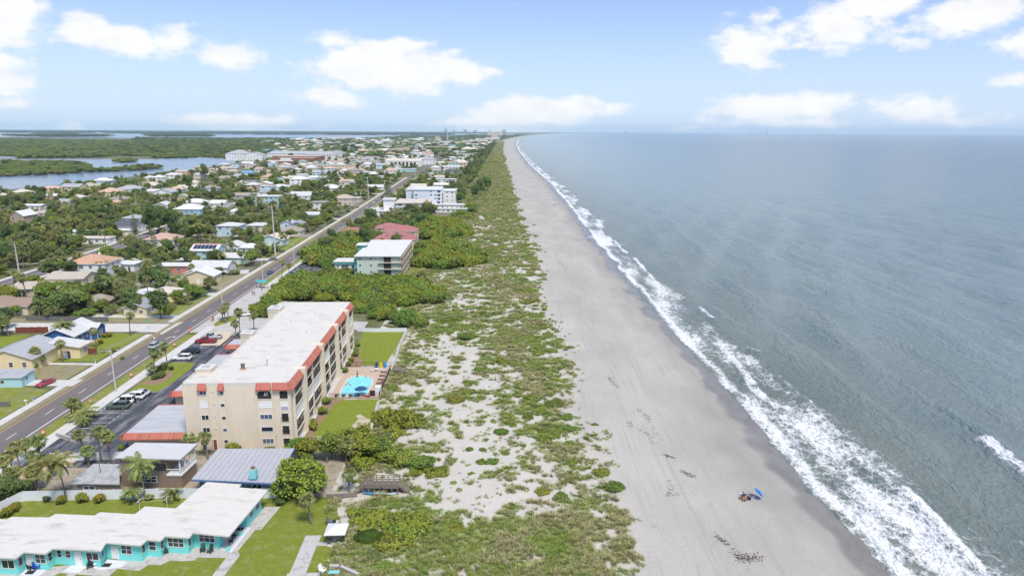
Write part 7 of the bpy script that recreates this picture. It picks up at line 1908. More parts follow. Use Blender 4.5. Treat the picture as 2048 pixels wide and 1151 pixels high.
def car(kind, col, pos, head, label, cat='car', group=None, name='parked_car'):
    """head: direction the nose points, radians from +y towards +x"""
    body, glass, roof, tyre, rim, hl, tl, bump, S = car_meshes(kind, col); L, W = S[0], S[1]
    R0 = empty(name, (pos[0], pos[1], .02), -head, label, cat, group)
    link('body', body, R0); link('cabin_glass', glass, R0); link('roof', roof, R0)
    for sx in (-1, 1):
        for yy in (-L*.30, L*.31):
            w = link('wheel', tyre, R0, (sx*(W-.10), yy, .35)); w.rotation_euler = (0, math.pi/2, 0); link('rim', rim, w)
        link('headlight', hl, R0, (sx*W*.62, L/2-.06, S[6]-.32)); link('tail_light', tl, R0, (sx*W*.66, -L/2+.06, S[7]-.22))
    link('bumper', bump, R0, (0, L/2-.06, .42)); link('bumper', bump, R0, (0, -L/2+.06, .45))
    if kind == 'jeep':
        mb = MB(); mb.lathe([(.15,-.1),(.34,-.1),(.36,0),(.34,.1),(.15,.1)], (0,0,0), TYRE, 12); s = mb.build('spare_wheel', R0, loc=(.1, -L/2-.1, .95)); s.rotation_euler = (math.pi/2, 0, 0)
    PARKED.append((pos[0], pos[1])); return R0
PARKED = []
def cpx(u, v): p = P(u, v, .6); return (p.x, p.y)
WST = rad(-92.5); EST = rad(87.5)
car('suv', 'green', cpx(237,811), WST, 'grey-green sport utility car, southernmost in the condominium lot', group='cars in the condominium lot'); car('jeep', 'white', cpx(249,801), WST, 'white boxy jeep with spare wheel on its tail', group='cars in the condominium lot')
car('suv', 'white', cpx(268,792), WST, 'white hatchback parked between the white jeep and silver sedan', group='cars in the condominium lot'); car('sedan', 'silver', cpx(279,785), WST, 'silver sedan next to the parking island', group='cars in the condominium lot')
car('suv', 'white', cpx(365,715), WST, 'white family car just north of the parking island', group='cars in the condominium lot'); car('suv', 'black', cpx(381,702), WST, 'black sport utility car beside the white family car', group='cars in the condominium lot')
car('pickup', 'maroon', cpx(412,681), WST, 'dark red pickup truck near the end of the lot', 'truck', 'cars in the condominium lot', 'pickup_truck'); car('pickup', 'silver', cpx(423,673), WST, 'silver pickup truck at the north end of the lot', 'truck', 'cars in the condominium lot', 'pickup_truck')
a, b = P(73,772,.5), P(108,758,.5); car('sport', 'red', ((a.x+b.x)/2, (a.y+b.y)/2), math.atan2(a.x-b.x, a.y-b.y), 'red sports coupe parked on the lawn by the coast road')
N_ = rad(-2.2)
def rcar(kind, col, u, v, lb, off=None, cat='car'):
    p = P(u, v, .6); car(kind, col, (p.x, p.y), math.atan2(roadx(p.y+5)-roadx(p.y), 5), lb, cat, 'vehicles on the coast road', 'moving_car')
rcar('suv', 'silver', 311, 690, 'silver car on the coast road beside the turn arrows'); rcar('sedan', 'blue', 540, 544, 'blue-grey sedan on the coast road beyond the bus shelter'); rcar('pickup', 'black', 600, 506, 'black pickup on the coast road near the flats lot', cat='truck')
rcar('van', 'white', 734, 418, 'white van far up the coast road', cat='van'); rcar('sedan', 'white', 748, 405, 'white car ahead of the white van on the road'); rcar('sedan', 'silver', 753, 400, 'silver car farther up the coast road'); rcar('suv', 'navy', 765, 394, 'dark car farthest up the coast road')
car('sedan', 'white', cpx(488,628), rad(80), 'white car parked on the concrete beach access lot'); car('suv', 'navy', cpx(397,587), rad(88), 'dark blue car in the driveway across the side street'); car('sedan', 'black', cpx(450,547), rad(85), 'black car under the trees by the white fence')
car('suv', 'blue', cpx(586,549), WST, 'blue car at the corner of the flats lot', group='cars in the flats lot'); car('sedan', 'black', cpx(598,546), WST, 'black sedan in the flats lot', group='cars in the flats lot'); car('sedan', 'grey', cpx(655,537), WST, 'grey sedan at the back of the flats lot', group='cars in the flats lot')
car('suv', 'white', cpx(125,536), rad(80), 'white car parked at the orange tiled house'); car('sedan', 'grey', cpx(546,518), rad(20), 'grey car pulled up under trees beside the coast road'); car('sedan', 'navy', cpx(0,968), rad(90), 'blue car cut off by the left edge behind the white fence') if False else None
# ================================================================== poles and wires
POLE = mat('pole_concrete', (.50,.49,.47), .9, var=.06); POLEW = mat('pole_wood', (.24,.20,.16), .9)
POLES = []
def pole(ub, vb, vt, label, m=POLE, arms=1, r=.20):
    p = P(ub, vb); lo, hi = 2.0, 60.0
    for _ in range(30):
        z = (lo+hi)/2
        if proj((p.x, p.y, z))[1] > vt: lo = z
        else: hi = z
    h = lo; R0 = empty('utility_pole', (p.x, p.y, 0), rad(2.5), label, 'utility pole', 'utility poles')
    mb = MB(); mb.tube([(0,0,-.2),(0,0,h*.5),(0,0,h)], r, m, 8, r*.55); mb.build('shaft', R0)
    for k in range(arms):
        z = h-.35-k*1.1; mb = MB(); mb.box(-2.4, .3, -.07, .07, z-.07, z+.07, m if arms else POLE); a = mb.build('cross_arm', R0)
        for x in (-2.25, -1.5, -.75):
            i = MB(); i.lathe([(.06,0),(.06,.2),(.09,.2),(.05,.3)], (x,0,z+.07), CHROME, 6); i.build('insulator', a)
    POLES.append((p.x, p.y, h)); return R0
pole(232,783,699,'pale concrete pole with cross arm beside the parking lot'); pole(*Z6(285,1095),Z6(0,940)[1],'concrete pole by the side street corner'); pole(*Z6(650,935),Z6(0,720)[1],'concrete pole next to the teal bus shelter'); pole(*Z6(925,775),Z6(0,560)[1],'concrete pole at the flats lot entrance')
pole(*Z6(1190,440),Z6(0,395)[1],'short pole beside the road bend',POLE,1,.15); pole(*Z6(1430,330),Z6(0,240)[1],'pole by the white van on the road')
pole(*Z6(757,672),Z6(0,232)[1],'very tall transmission pole beside the coast road',POLE,2,.42); pole(*Z6(1580,170),Z6(0,-30)[1],'very tall pole far up the coast road',POLE,2,.42)
pole(*Z5(172,835),Z5(0,562)[1],'tall pole beside the west road',POLE,1,.3); pole(*Z5(1205,220),Z5(0,120)[1],'thick pole near the lagoon villas',POLE,1,.3); pole(*Z5(1565,342),Z5(0,222)[1],'leaning white pole by the blue house',POLE,1,.3); pole(*Z5(216,1150),Z5(0,990)[1],'thin lamp pole by the brown roofed house',POLE,0,.12)
pole(*Z5(620,580),Z5(0,470)[1],'pole at the bend of the west road',POLEW,1,.2); pole(*Z5(938,592),Z5(0,375)[1],'taller pole at the bend of the west road',POLEW,1,.22); pole(715/3.4775,820+548/3.4775,820+325/3.4775,'slim dark pole in front of the wood sided house',POLEW,0,.10)
pole(*Zm(965,600),Zm(0,460)[1],'pole before the tall white house',POLE,1,.28); pole(*Zm(880,400),Zm(0,240)[1],'tall pole before the brick red halls',POLE,1,.4); pole(*Zm(115,580),Zm(0,420)[1],'pole near the lagoon tip',POLE,1,.35)
WIRE = mat('wire', (.32,.32,.32), .6)
def wires(i, j, n=3, far=None):
    a = POLES[i]; b = POLES[j] if j is not None else far
    for k in range(n):
        p0 = Vector((a[0]-2.25+.75*k, a[1], a[2]-.05)); p1 = Vector((b[0]-2.25+.75*k, b[1], b[2]-.05)); pts = []
        for t in range(9):
            s = t/8; q = p0.lerp(p1, s); q.z -= 4*s*(1-s)*1.4; pts.append(q)
        mb = MB(); mb.tube(pts, .032, WIRE, 3, None, False)
        w = ['west','middle','east'][k]
        tag(mb.build('overhead_wire'), '%s wire of the span %s' % (w, {(0,1):'from parking lot pole to side street corner',(1,2):'from side street corner to bus shelter pole',(2,3):'from bus shelter pole to flats lot pole',(3,5):'north of the flats lot pole'}.get((i,j),'running south from the parking lot pole')), 'wire', 'overhead wires along the coast road')
wires(0, 1); wires(1, 2); wires(2, 3); wires(3, 5); wires(0, None, 3, (float(roadx(60))+5, 55, 12.0))
# ================================================================== street furniture
DO = mat('drum_orange', (.75,.12,.015), .5); DW = mat('drum_white', (.8,.8,.8), .4)
dm1 = MB(); dm1.lathe([(.36,0),(.36,.10),(.30,.10),(.29,.25)], (0,0,0), TYRE, 12); dbase = dm1.mesh('base')
dd = MB(); dd.lathe([(.29,.1),(.285,.35),(.28,.35),(.275,.55),(.27,.78),(.26,.95),(.2,1.0)], (0,0,0), DO, 12); dbody = dd.mesh('body', True)
dd = MB(); dd.lathe([(.293,.38),(.290,.52)], (0,0,0), DW, 12); dst1 = dd.mesh('stripe'); dd = MB(); dd.lathe([(.284,.66),(.281,.80)], (0,0,0), DW, 12); dst2 = dd.mesh('stripe')
for (u, v, lb) in [(*zc(835,995),'orange traffic drum opposite the red coupe'),(*zc(1210,752),'orange traffic drum beside the parking island'),(*zc(1447,575),'orange traffic drum by the walking person'),(*zc(1608,470),'orange traffic drum near the turn arrows'),(*zc(1763,355),'orange traffic drum under the blue sign'),(*za(303,168),'nearest orange traffic drum, at the bottom of the road'),(423,640,'orange traffic drum at the beach access corner'),(549,556,'orange traffic drum on the far verge')]:
    p = P(u, v); R0 = empty('traffic_drum', p, 0, lb, 'traffic drum', 'orange drums along the coast road'); link('base', dbase, R0); link('body', dbody, R0); link('stripe', dst1, R0); link('stripe', dst2, R0)
def mailbox(u, v, lb, c):
    p = P(u, v); R0 = empty('mailbox', p, rad(-90), lb, 'mailbox', 'mailboxes on the west sidewalk'); mb = MB(); mb.box(-.06,.06,-.06,.06,0,1.05,WHITE); mb.build('post', R0)
    mb = MB(); mb.box(-.16,.16,-.3,.3,1.05,1.22,mat('mailbox_'+c, {'white':(.75,.75,.75),'blue':(.12,.36,.5),'dark':(.05,.05,.06),'green':(.12,.35,.22)}[c], .5)); mb.tube([(0,-.3,1.22),(0,.3,1.22)], .16, MATS['mailbox_'+c], 8); mb.build('box', R0); mb = MB(); mb.box(.16,.19,-.05,.05,1.1,1.35,TAIL); mb.build('flag', R0)
mailbox(*zc(245,1015),'white mailbox near the bottom of the west sidewalk','white'); mailbox(*zc(312,990),'blue mailbox next to the white one','blue'); mailbox(*zc(882,630),'white mailbox with green panel by the dry yard','green'); mailbox(*zc(1090,522),'dark mailbox on white post by the blue house','dark')
def sign(u, v, h, lb, c1, c2=None):
    p = P(u, v); R0 = empty('street_sign', p, 0, lb, 'sign'); mb = MB(); mb.tube([(0,0,0),(0,0,h)], .05, GREYROOF, 6); mb.build('post', R0)
    mb = MB(); mb.box(-.38,.38,-.06,-.05,h-.75,h-.05,c1); mb.build('plate', R0)
    if c2: mb = MB(); mb.box(-.38,.38,-.06,-.05,h-1.6,h-.85,c2); mb.build('lower_plate', R0)
SGT = mat('sign_teal', (.05,.42,.38), .5); SGB = mat('sign_blue', (.07,.25,.62), .5)
sign(*zc(1365,305), 3.0, 'teal street name sign at the side street', SGT); sign(*zc(1763,350), 3.0, 'blue and orange sign beside the parking lot entrance', SGB, DO); sign(*zb(-80,-470), 3.0, 'teal sign by the palm island', SGT) if False else None
def shelter():
    p = P(*Z6(640,955)); R0 = empty('bus_shelter', p, rad(-25), 'teal roofed bus shelter on the beach access lot', 'bus shelter'); mb = MB()
    mb.add([(-2.2,-1.2,2.5),(2.2,-1.2,2.5),(2.2,1.2,2.5),(-2.2,1.2,2.5),(-1.6,0,3.1),(1.6,0,3.1)], [(0,1,5,4),(1,2,5),(2,3,4,5),(3,0,4),(3,2,1,0)], mat('teal_canopy', (.04,.42,.42), .6)); mb.build('canopy', R0)
    for x in (-1.9, 1.9):
        for y in (-.9, .9): mb = MB(); mb.box(x-.06,x+.06,y-.06,y+.06,0,2.5,mat('brick_red_post', (.42,.14,.11), .8)); mb.build('post', R0)
    mb = MB(); mb.box(-1.5,1.5,.3,.7,.4,.48,WOODG); mb.build('bench', R0)
shelter()
# ================================================================== fences and walls
def fence_run(pts, h, m, label, name='fence', panel=2.4, post=.1, cat='fence', th=.05, world=False, boards=False, cap=False):
    w = [Vector((*p, 0)) if world else P(*p) for p in pts]; R0 = empty(name, w[0], 0, label, cat); o = w[0]
    for a, b in zip(w, w[1:]):
        d = b-a; L = d.length; n = max(1, int(round(L/panel))); ang = math.atan2(d.y, d.x); s = L/n
        k = ('fp', round(s,2), h, m.name, boards, th)
        if k not in _wcache:
            mb = MB()
            if boards:
                nb = max(3, int(s/.16))
                for i in range(nb): mb.box(i*s/nb+.012, (i+1)*s/nb-.012, -th/2+(i%2)*.01, th/2, .05, h*(.97+.03*math.sin(i*7.1)), m)
                mb.box(0, s, th/2, th/2+.05, h*.25, h*.32, m); mb.box(0, s, th/2, th/2+.05, h*.75, h*.82, m)
            else: mb.box(post/2, s-post/2, -th/2, th/2, .06, h-.05, m); mb.box(post/2, s-post/2, -th*.8, th*.8, h-.16, h-.02, m)
            _wcache[k] = mb.mesh('panel')
        kp = ('fpost', h, m.name, post)
        if kp not in _wcache: mb = MB(); mb.box(-post/2-.02, post/2+.02, -post/2-.02, post/2+.02, 0, h+.06, m); _wcache[kp] = mb.mesh('post')
        for i in range(n):
            q = a + d*(i/n) - o; link('panel', _wcache[k], R0, q, ang); link('post', _wcache[kp], R0, q, ang)
    link('post', _wcache[kp], R0, w[-1]-o, ang)
    return R0
VINYL = mat('white_vinyl', (.70,.73,.76), .5, var=.03); REDWOOD = mat('red_stained_wood', (.20,.065,.045), .85, var=.2, scale=2); GREYF = mat('grey_fence_wood', (.155,.15,.15), .9, var=.25, scale=2)
fence_run([za(-40,735), za(165,632), za(700,622), zb(-20,612), zb(760,612)], 1.85, VINYL, 'long white vinyl fence behind the motel lawn')
fence_run([za(355,352), za(600,348), za(850,342)], 1.6, VINYL, 'white vinyl fence south of the condominium lot')
fence_run([zd(1385,298), zd(1500,302), zd(1735,300)], 1.3, VINYL, 'low white wall at the north end of the condominium lawn')
fence_run([zc(760,500), zc(820,545), zc(895,545)], 1.8, REDWOOD, 'red stained fence beside the white gate', boards=True); fence_run([zc(595,585), zc(650,580), zc(748,545)], 1.7, VINYL, 'white picket gate fence between yellow and blue houses', boards=True)
fence_run([zc(150,350), zc(445,345)], 1.9, REDWOOD, 'red stained fence along the side street', boards=True); fence_run([zc(245,235), zc(520,240), zc(760,245), zc(1000,245)], 1.7, GREYF, 'weathered grey fence north of the side street', boards=True)
fence_run([zc(835,95), zc(1050,92)], 2.2, GREYF, 'grey board fence before the tiki hut', boards=True); fence_run([Z5(1250,905), Z5(1580,905), Z5(1771,905)], 1.6, VINYL, 'white wall round the cottage patio'); fence_run([zc(0,1025), zc(95,1025)], 1.2, GREYF, 'dark picket fence at the left edge', boards=True)
fence_run([Z6(440,830), Z6(520,825)], 1.6, VINYL, 'short white fence by the road trees')
def wall_run(pts, h, th, m, label, name='seawall'):
    w = [P(*p) for p in pts]; R0 = empty(name, w[0], 0, label, 'wall')
    for a, b in zip(w, w[1:]):
        d = b-a; mb = MB(); mb.box(-th*.3, d.length+th*.3, -th/2, th/2, -.2, h, m); mb.box(-th*.3, d.length+th*.3, -th/2-.05, th/2+.05, h, h+.08, CONC); mb.build('segment', R0, loc=a-w[0], rz=math.atan2(d.y, d.x))
CW = mat('seawall_concrete', (.44,.41,.37), .9, var=.1, scale=.8)
wall_run([(813,663),(800,690),(784,742)], .55, .5, CW, 'concrete seawall east of the north lawn'); wall_run([(757,808),(748,840),(739,872)], .6, .5, CW, 'concrete seawall east of the south lawn'); wall_run([zb(1080,1105), zb(1150,1105), zb(1270,1160)], .6, .35, CW, 'grey terrace wall at the bottom edge', 'terrace_wall'); wall_run([za(400,185), za(500,215), za(620,212)], .8, .3, CW, 'low wall by the lot entrance', 'entrance_wall')
def rail_fence(pts, h, label):
    w = [Vector((*p, 0)) for p in pts]; R0 = empty('pool_fence', w[0], 0, label, 'fence')
    for a, b in zip(w, w[1:]):
        d = b-a; n = max(1, int(d.length/2)); L = d.length/n; mb = MB()
        mb.box(0, L, -.02, .02, h-.05, h, RAIL); mb.box(0, L, -.02, .02, .1, .14, RAIL); mb.box(-.03, .03, -.03, .03, 0, h+.03, RAIL)
        for k in range(int(L/.14)): mb.box(k*.14+.06, k*.14+.075, -.01, .01, .1, h, RAIL)
        me = mb.mesh('panel')
        for i in range(n): link('panel', me, R0, a+d*(i/n)-w[0], math.atan2(d.y, d.x))
rail_fence([C2(21.3,25.1), C2(32.5,25.1)], 1.3, 'black railing along the south side of the pool terrace'); rail_fence([C2(32.6,25.3), C2(32.8,44)], 1.3, 'black railing along the seaward side of the pool terrace'); rail_fence([C2(21.3,46.6), C2(32.8,46.6)], 1.3, 'black railing along the north side of the pool terrace')
# ================================================================== pool
def pool():
    w = [P(u, v, .06) for u, v in [(676,792),(731,792),(744,766),(744,757),(733,752),(711,752),(697,757)]]
    cx = sum(p.x for p in w)/7; cy = sum(p.y for p in w)/7
    R0 = empty('swimming_pool', (cx, cy, 0), 0, 'turquoise swimming pool with pale rim behind the condominium', 'pool'); LANDMARK.append(('the pool', cx, cy))
    m, nt, b, nd, mth, noise, rng, mixc, attr, pos = node_mat('pool_water')
    nt.links.new(mixc(rng(noise(pos, 1.2, 4), .35, .7), (.17,.64,.72), (.30,.76,.81)), b.inputs['Base Color']); b.inputs['Roughness'].default_value = .12
    bp = nd('ShaderNodeBump'); bp.inputs['Strength'].default_value = .3; bp.inputs['Distance'].default_value = .1; nt.links.new(noise(pos, 2.2, 3), bp.inputs['Height']); nt.links.new(bp.outputs[0], b.inputs['Normal'])
    mb = MB(); mb.sheet([(p.x-cx, p.y-cy) for p in w], .09, m); mb.build('water', R0)
    mb = MB(); n = len(w)
    for i in range(n):
        a, c = w[i], w[(i+1)%n]; q = lambda p, s: (cx*0+(p.x-cx)*s, (p.y-cy)*s, .16)
        o1, o2, i1, i2 = q(a,1.10), q(c,1.10), q(a,.985), q(c,.985)
        mb.add([i1, i2, o2, o1, (i1[0],i1[1],.05), (i2[0],i2[1],.05), (o2[0],o2[1],.05), (o1[0],o1[1],.05)], [(0,1,2,3),(0,4,5,1),(2,6,7,3)], mat('pool_coping', (.62,.55,.43), .8))
    mb.build('rim', R0)
    for s in (0, .5): mb = MB(); mb.tube([(0,0,-.3),(0,0,.9),(.3,.0,1.0),(.55,0,.6)], .03, RIM, 6); mb.build('ladder_rail', R0, loc=(2.8, -4.5+s, .1))
pool()
def parasol(pos, r, h, c, label, tilt=0.0, tz=0.0, name='parasol', ribs=8):
    R0 = empty(name, pos, tz, label, 'parasol'); mb = MB(); mb.tube([(0,0,0),(0,0,h)], .035, WHITE, 6); pl = mb.build('pole', R0)
    mb = MB(); n = ribs*2; top = (0,0,h+.05)
    ring = [(r*(1 if i%2==0 else .93)*math.cos(2*math.pi*i/n), r*(1 if i%2==0 else .93)*math.sin(2*math.pi*i/n), h-r*.38) for i in range(n)]
    mid = [(x*.55, y*.55, h-r*.12) for x, y, z in ring]
    mb.add([top]+mid+ring, [(0,1+i,1+(i+1)%n) for i in range(n)]+[(1+i,1+n+i,1+n+(i+1)%n,1+(i+1)%n) for i in range(n)], c); mb.build('canopy', R0, True)
    mb = MB()
    for i in range(ribs): mb.tube([(0,0,h*.72),ring[i*2]], .012, WHITE, 3, None, False)
    mb.build('ribs', R0)
    if tilt: R0.rotation_euler = (0, tilt, tz)
    return R0
NAVY = mat('navy_canvas', (.025,.07,.17), .8); BLUEC = mat('bright_blue_canvas', (.0,.20,.78), .7, trans=.25)
p = P(620+655/6.396, 720+455/6.396, .06); parasol((p.x, p.y, .06), 1.5, 2.3, NAVY, 'navy parasol at the near edge of the pool')
def lounger(x, y, rz, c, lb, z=.06):
    R0 = empty('sun_lounger', (x, y, z), rz, lb, 'sun lounger', 'loungers on the pool terrace'); mb = MB(); mb.box(-.32,.32,-.6,.75,.30,.36,c); mb.build('seat', R0)
    mb = MB(); mb.box(-.32,.32,0,.75,0,.06,c); o = mb.build('backrest', R0, loc=(0,.75,.33)); o.rotation_euler = (rad(50),0,0)
    for sx in (-.28,.28):
        for yy in (-.5,.6): mb = MB(); mb.box(sx-.03,sx+.03,yy-.03,yy+.03,0,.30,RAIL); mb.build('leg', R0)
LC = mat('lounger_brown', (.26,.13,.10), .8); k = 0
nm8 = ['first','second','third','fourth','fifth','sixth','seventh','eighth','ninth']
for i in range(5): x, y = C2(31.2, 31.5+i*2.6); lounger(x, y, rad(-88), LC, '%s brown lounger from the south along the seaward railing' % nm8[i])
for i in range(4): x, y = C2(22.8+i*1.6, 26.4); lounger(x, y, rad(180), LC, '%s brown lounger from the building along the south railing' % nm8[i])
def kayak(x, y, z, rz, c, lb, L=3.0, roll=0):
    R0 = empty('kayak', (x, y, z), rz, lb, 'kayak'); mb = MB()
    secs = []
    for i in range(9):
        t = i/8; w = .34*math.sin(math.pi*min(.97, max(.03, t)))**.6; zz = .08*(2*t-1)**2*2
        secs.append((-L/2+L*t, [(-w, .18+zz), (-w*.8, .05+zz), (0, zz), (w*.8, .05+zz), (w, .18+zz), (w*.5, .28+zz), (-w*.5, .28+zz)]))
    loft(mb, secs, c); mb.build('hull', R0, True); mb = MB(); mb.box(-.2,.2,-.45,.45,.27,.31,CHROME); mb.build('cockpit', R0); R0.rotation_euler = (0, roll, rz)
KB = mat('kayak_blue', (.02,.28,.62), .4); KR = mat('kayak_red', (.55,.03,.04), .4); KY = mat('kayak_yellow', (.80,.55,.0), .4)
x, y = C2(27.2,25.9); kayak(x, y, .07, rad(90), KB, 'blue paddle float lying at the south railing', 2.0); x, y = C2(29.6,25.9); kayak(x, y, .07, rad(90), KR, 'red paddle float lying at the south railing', 2.0)
def slab_thing(name, x, y, z, sx, sy, h, m, lb, cat, rz=0, extra=None):
    R0 = empty(name, (x, y, z), rz, lb, cat); mb = MB(); mb.frustum((-sx,sx,-sy,sy), (-sx*.9,sx*.9,-sy*.9,sy*.9), 0, h, m); mb.build('body', R0); mb = MB(); mb.box(-sx*.95,sx*.95,-sy*.95,sy*.95,h,h+.08,extra or m); mb.build('lid', R0)
for (x, y, c, lb) in [(30.2,45.6,KY,'yellow bin at the north-east corner of the pool'),(31.2,45.6,KB,'blue bin at the north-east corner of the pool'),(29.0,45.6,NAVY,'navy folded parasol cover by the bins')]: a = C2(x, y); slab_thing('recycling_bin', a[0], a[1], .06, .3, .28, 1.35, c, lb, 'bin')
a = C2(30.9,26.6); slab_thing('gas_grill', a[0], a[1], .06, .6, .35, 1.1, CHROME, 'black gas grill at the pool corner', 'grill'); a = C2(32.0,28.0); slab_thing('storage_box', a[0], a[1], .06, .7, .7, 1.6, WHITE, 'white equipment box at the pool corner', 'box')
def table(x, y, z, r, h, m, lb, name='round_table'):
    R0 = empty(name, (x, y, z), 0, lb, 'table'); mb = MB(); mb.lathe([(r,0),(r,.05)], (0,0,h-.05), m, 14); mb.build('table_top', R0); mb = MB(); mb.lathe([(.25,0),(.06,.06),(.06,h-.05)], (0,0,0), m, 8); mb.build('pedestal', R0)
def chair(x, y, z, rz, m, lb, name='garden_chair', group=None, s=1.0):
    R0 = empty(name, (x, y, z), rz, lb, 'chair', group); R0.scale = (s,)*3; mb = MB(); mb.box(-.28,.28,-.26,.28,.36,.41,m); mb.build('seat', R0)
    mb = MB()
    for i in range(5): mb.box(-.27+i*.112,-.18+i*.112,0,.03,0,.62+.06*(2-abs(i-2)),m)
    o = mb.build('backrest', R0, loc=(0,.24,.40)); o.rotation_euler = (rad(-14),0,0)
    for sx in (-1,1):
        mb = MB(); mb.box(sx*.30-.04,sx*.30+.04,-.30,.30,.56,.60,m); mb.build('armrest', R0)
        for yy in (-.24,.22): mb = MB(); mb.box(sx*.28-.03,sx*.28+.03,yy-.03,yy+.03,0,.58 if yy < 0 else .40,m); mb.build('leg', R0)
a = C2(29.4,43.0); table(a[0], a[1], .06, .55, .72, WHITE, 'white round table at the pool corner'); b = C2(28.3,42.6); chair(b[0], b[1], .06, rad(90), WHITE, 'white chair west of the pool corner table'); b = C2(30.5,42.8); chair(b[0], b[1], .06, rad(-90), WHITE, 'white chair east of the pool corner table')
# ================================================================== motel yard
BC = mat('camp_chair_blue', (.015,.06,.36), .8); BK = mat('chair_black', (.02,.02,.022), .7); GC = mat('chair_dark_green', (.03,.05,.045), .7)
def mz(x, y, z=.1): p = P(x/6.827, 1000+y/6.827, z); return p.x, p.y-.85
def mz6(x, y, z=.1): p = P(280+x/7.193, 960+y/7.193, z); return p.x, p.y-.55
x, y = mz(305,885); chair(x, y, .1, rad(-30), BC, 'blue folding chair left of the motel door', s=1.15); x, y = mz(555,890); chair(x, y, .1, rad(60), BC, 'blue folding chair right of the motel door mat', s=1.1); x, y = mz(475,890); chair(x, y, .1, rad(160), BK, 'black folding chair between the blue ones')
x, y = mz(1285,865); chair(x, y, .1, rad(20), BK, 'black slatted garden chair on the motel walk', s=1.2); x, y = mz(1350,850); table(x, y, .1, .25, .45, WHITE, 'small white side table beside the black garden chair', 'side_table')
for i, (a, b) in enumerate([(930,990),(1035,1000)]): x, y = mz6(a, b); chair(x, y, .05, rad(15-30*i), GC, ['left','right'][i] + ' dark green rocking chair before the wide motel window', 'rocking_chair', s=1.1)
x, y = mz6(400,1015); chair(x, y, .05, rad(30), GC, 'dark metal chair by the motel step'); x, y = mz6(1330,870); chair(x, y, .1, rad(-60), BK, 'black chair at the porch corner'); x, y = mz6(1375,790); chair(x, y, .1, rad(-80), BK, 'black chair farther in on the porch')
mb = MB(); HR = mat('hose_green', (.08,.22,.2), .6)
R0 = empty('hose_reel', (*mz(930,800), 0), 0, 'coiled garden hose hanging on the turquoise wall', 'hose'); mb = MB()
mb.tube([(.28*math.cos(a), 0, .75+.28*math.sin(a)) for a in [2*math.pi*i/14 for i in range(15)]], .06, HR, 6); mb.build('coil', R0, True); mb = MB(); mb.box(-.05,.05,-.02,.05,.65,.85,CHROME); mb.build('bracket', R0)
def clothes_line():
    a, b = P(*za(975,700)), P(*za(1165,680)); R0 = empty('clothes_line', a, 0, 'white clothes line frame behind the motel', 'clothes line')
    for q in (a, b):
        d = q-a; mb = MB(); mb.tube([(d.x,d.y,0),(d.x,d.y,1.9)], .05, WHITE, 6); mb.tube([(d.x-.1,d.y-.7,1.85),(d.x+.1,d.y+.7,1.85)], .04, WHITE, 6); mb.build('post', R0)
    for s in (-.6, .6): mb = MB(); mb.tube([(0,s,1.87),((b-a).x,(b-a).y+s,1.87)], .012, WHITE, 3); mb.build('line', R0)
clothes_line()
# square canopy over a round table on the lawn edge
p = P(*zg(570,800)); R0 = empty('garden_canopy', p, rad(3), 'square white canopy over a round table on the lawn edge', 'canopy'); LANDMARK.append(('the white garden canopy', p.x, p.y))
CANV = mat('canvas_white', (.66,.67,.70), .8, var=.05, scale=1)
mb = MB(); mb.tube([(0,0,0),(0,0,2.6)], .06, WOODG, 6); mb.build('post', R0); mb = MB(); s = 1.55; c = [(-s,-s,2.0),(s,-s,2.0),(s,s,2.0),(-s,s,2.0)]; mb.add(c+[(0,0,2.75)]+[(x,y,1.86) for x,y,z in c], [(0,1,4),(1,2,4),(2,3,4),(3,0,4),(0,5,6,1),(1,6,7,2),(2,7,8,3),(3,8,5,0)], CANV); mb.build('canopy', R0)
STONE = mat('cast_stone', (.36,.31,.25), .9, var=.12, scale=2)
table(p.x, p.y-.25, .06, .65, .75, STONE, 'round stone table under the white canopy')
for i, (a, lb) in enumerate([(150,'stone stool right of the canopy table'),(30,'stone stool behind the canopy table'),(-100,'stone stool before the canopy table')]):
    R0 = empty('stool', (p.x+1.05*math.cos(rad(a-90)), p.y-.25+1.05*math.sin(rad(a-90)), .06), 0, lb, 'stool'); mb = MB(); mb.lathe([(.2,0),(.14,.12),(.14,.38),(.22,.40),(.22,.46)], (0,0,0), STONE, 10); mb.build('seat', R0); mb = MB(); mb.lathe([(.24,0),(.24,.05)], (0,0,0), STONE, 10); mb.build('base', R0)
q = P(*zg(500,830)); chair(q.x, q.y, .06, rad(70), GREYF, 'grey slatted chair west of the white canopy', s=1.1); q = P(*zg(500,640)); chair(q.x, q.y, .06, rad(80), GREYF, 'grey bench chair behind the white canopy', 'garden_bench', s=1.3)
q = P(*zg(425,1130)); chair(q.x, q.y, .06, rad(60), WHITE, 'white slatted chair at the bottom edge terrace', s=1.25)
q = P(*zg(540,1140)); R0 = empty('turquoise_bench', q, 0, 'turquoise topped low table at the bottom edge', 'table'); mb = MB(); mb.box(-.75,.75,-.35,.35,.42,.5,mat('turquoise_paint', (.22,.56,.56), .7)); mb.build('table_top', R0)
for sx in (-.65,.65): mb = MB(); mb.box(sx-.05,sx+.05,-.3,.3,0,.42,WHITE); mb.build('leg', R0)
q = P(*zg(545,640)); R0 = empty('barbecue', q, 0, 'small black barbecue on the slab behind the canopy', 'barbecue'); mb = MB(); mb.lathe([(.05,.4),(.24,.5),(.28,.65),(.2,.85),(.05,.9)], (0,0,0), CHROME, 10); mb.build('bowl', R0, True); mb = MB(); mb.tube([(0,0,0),(0,0,.45)], .04, CHROME, 5); mb.build('stand', R0)
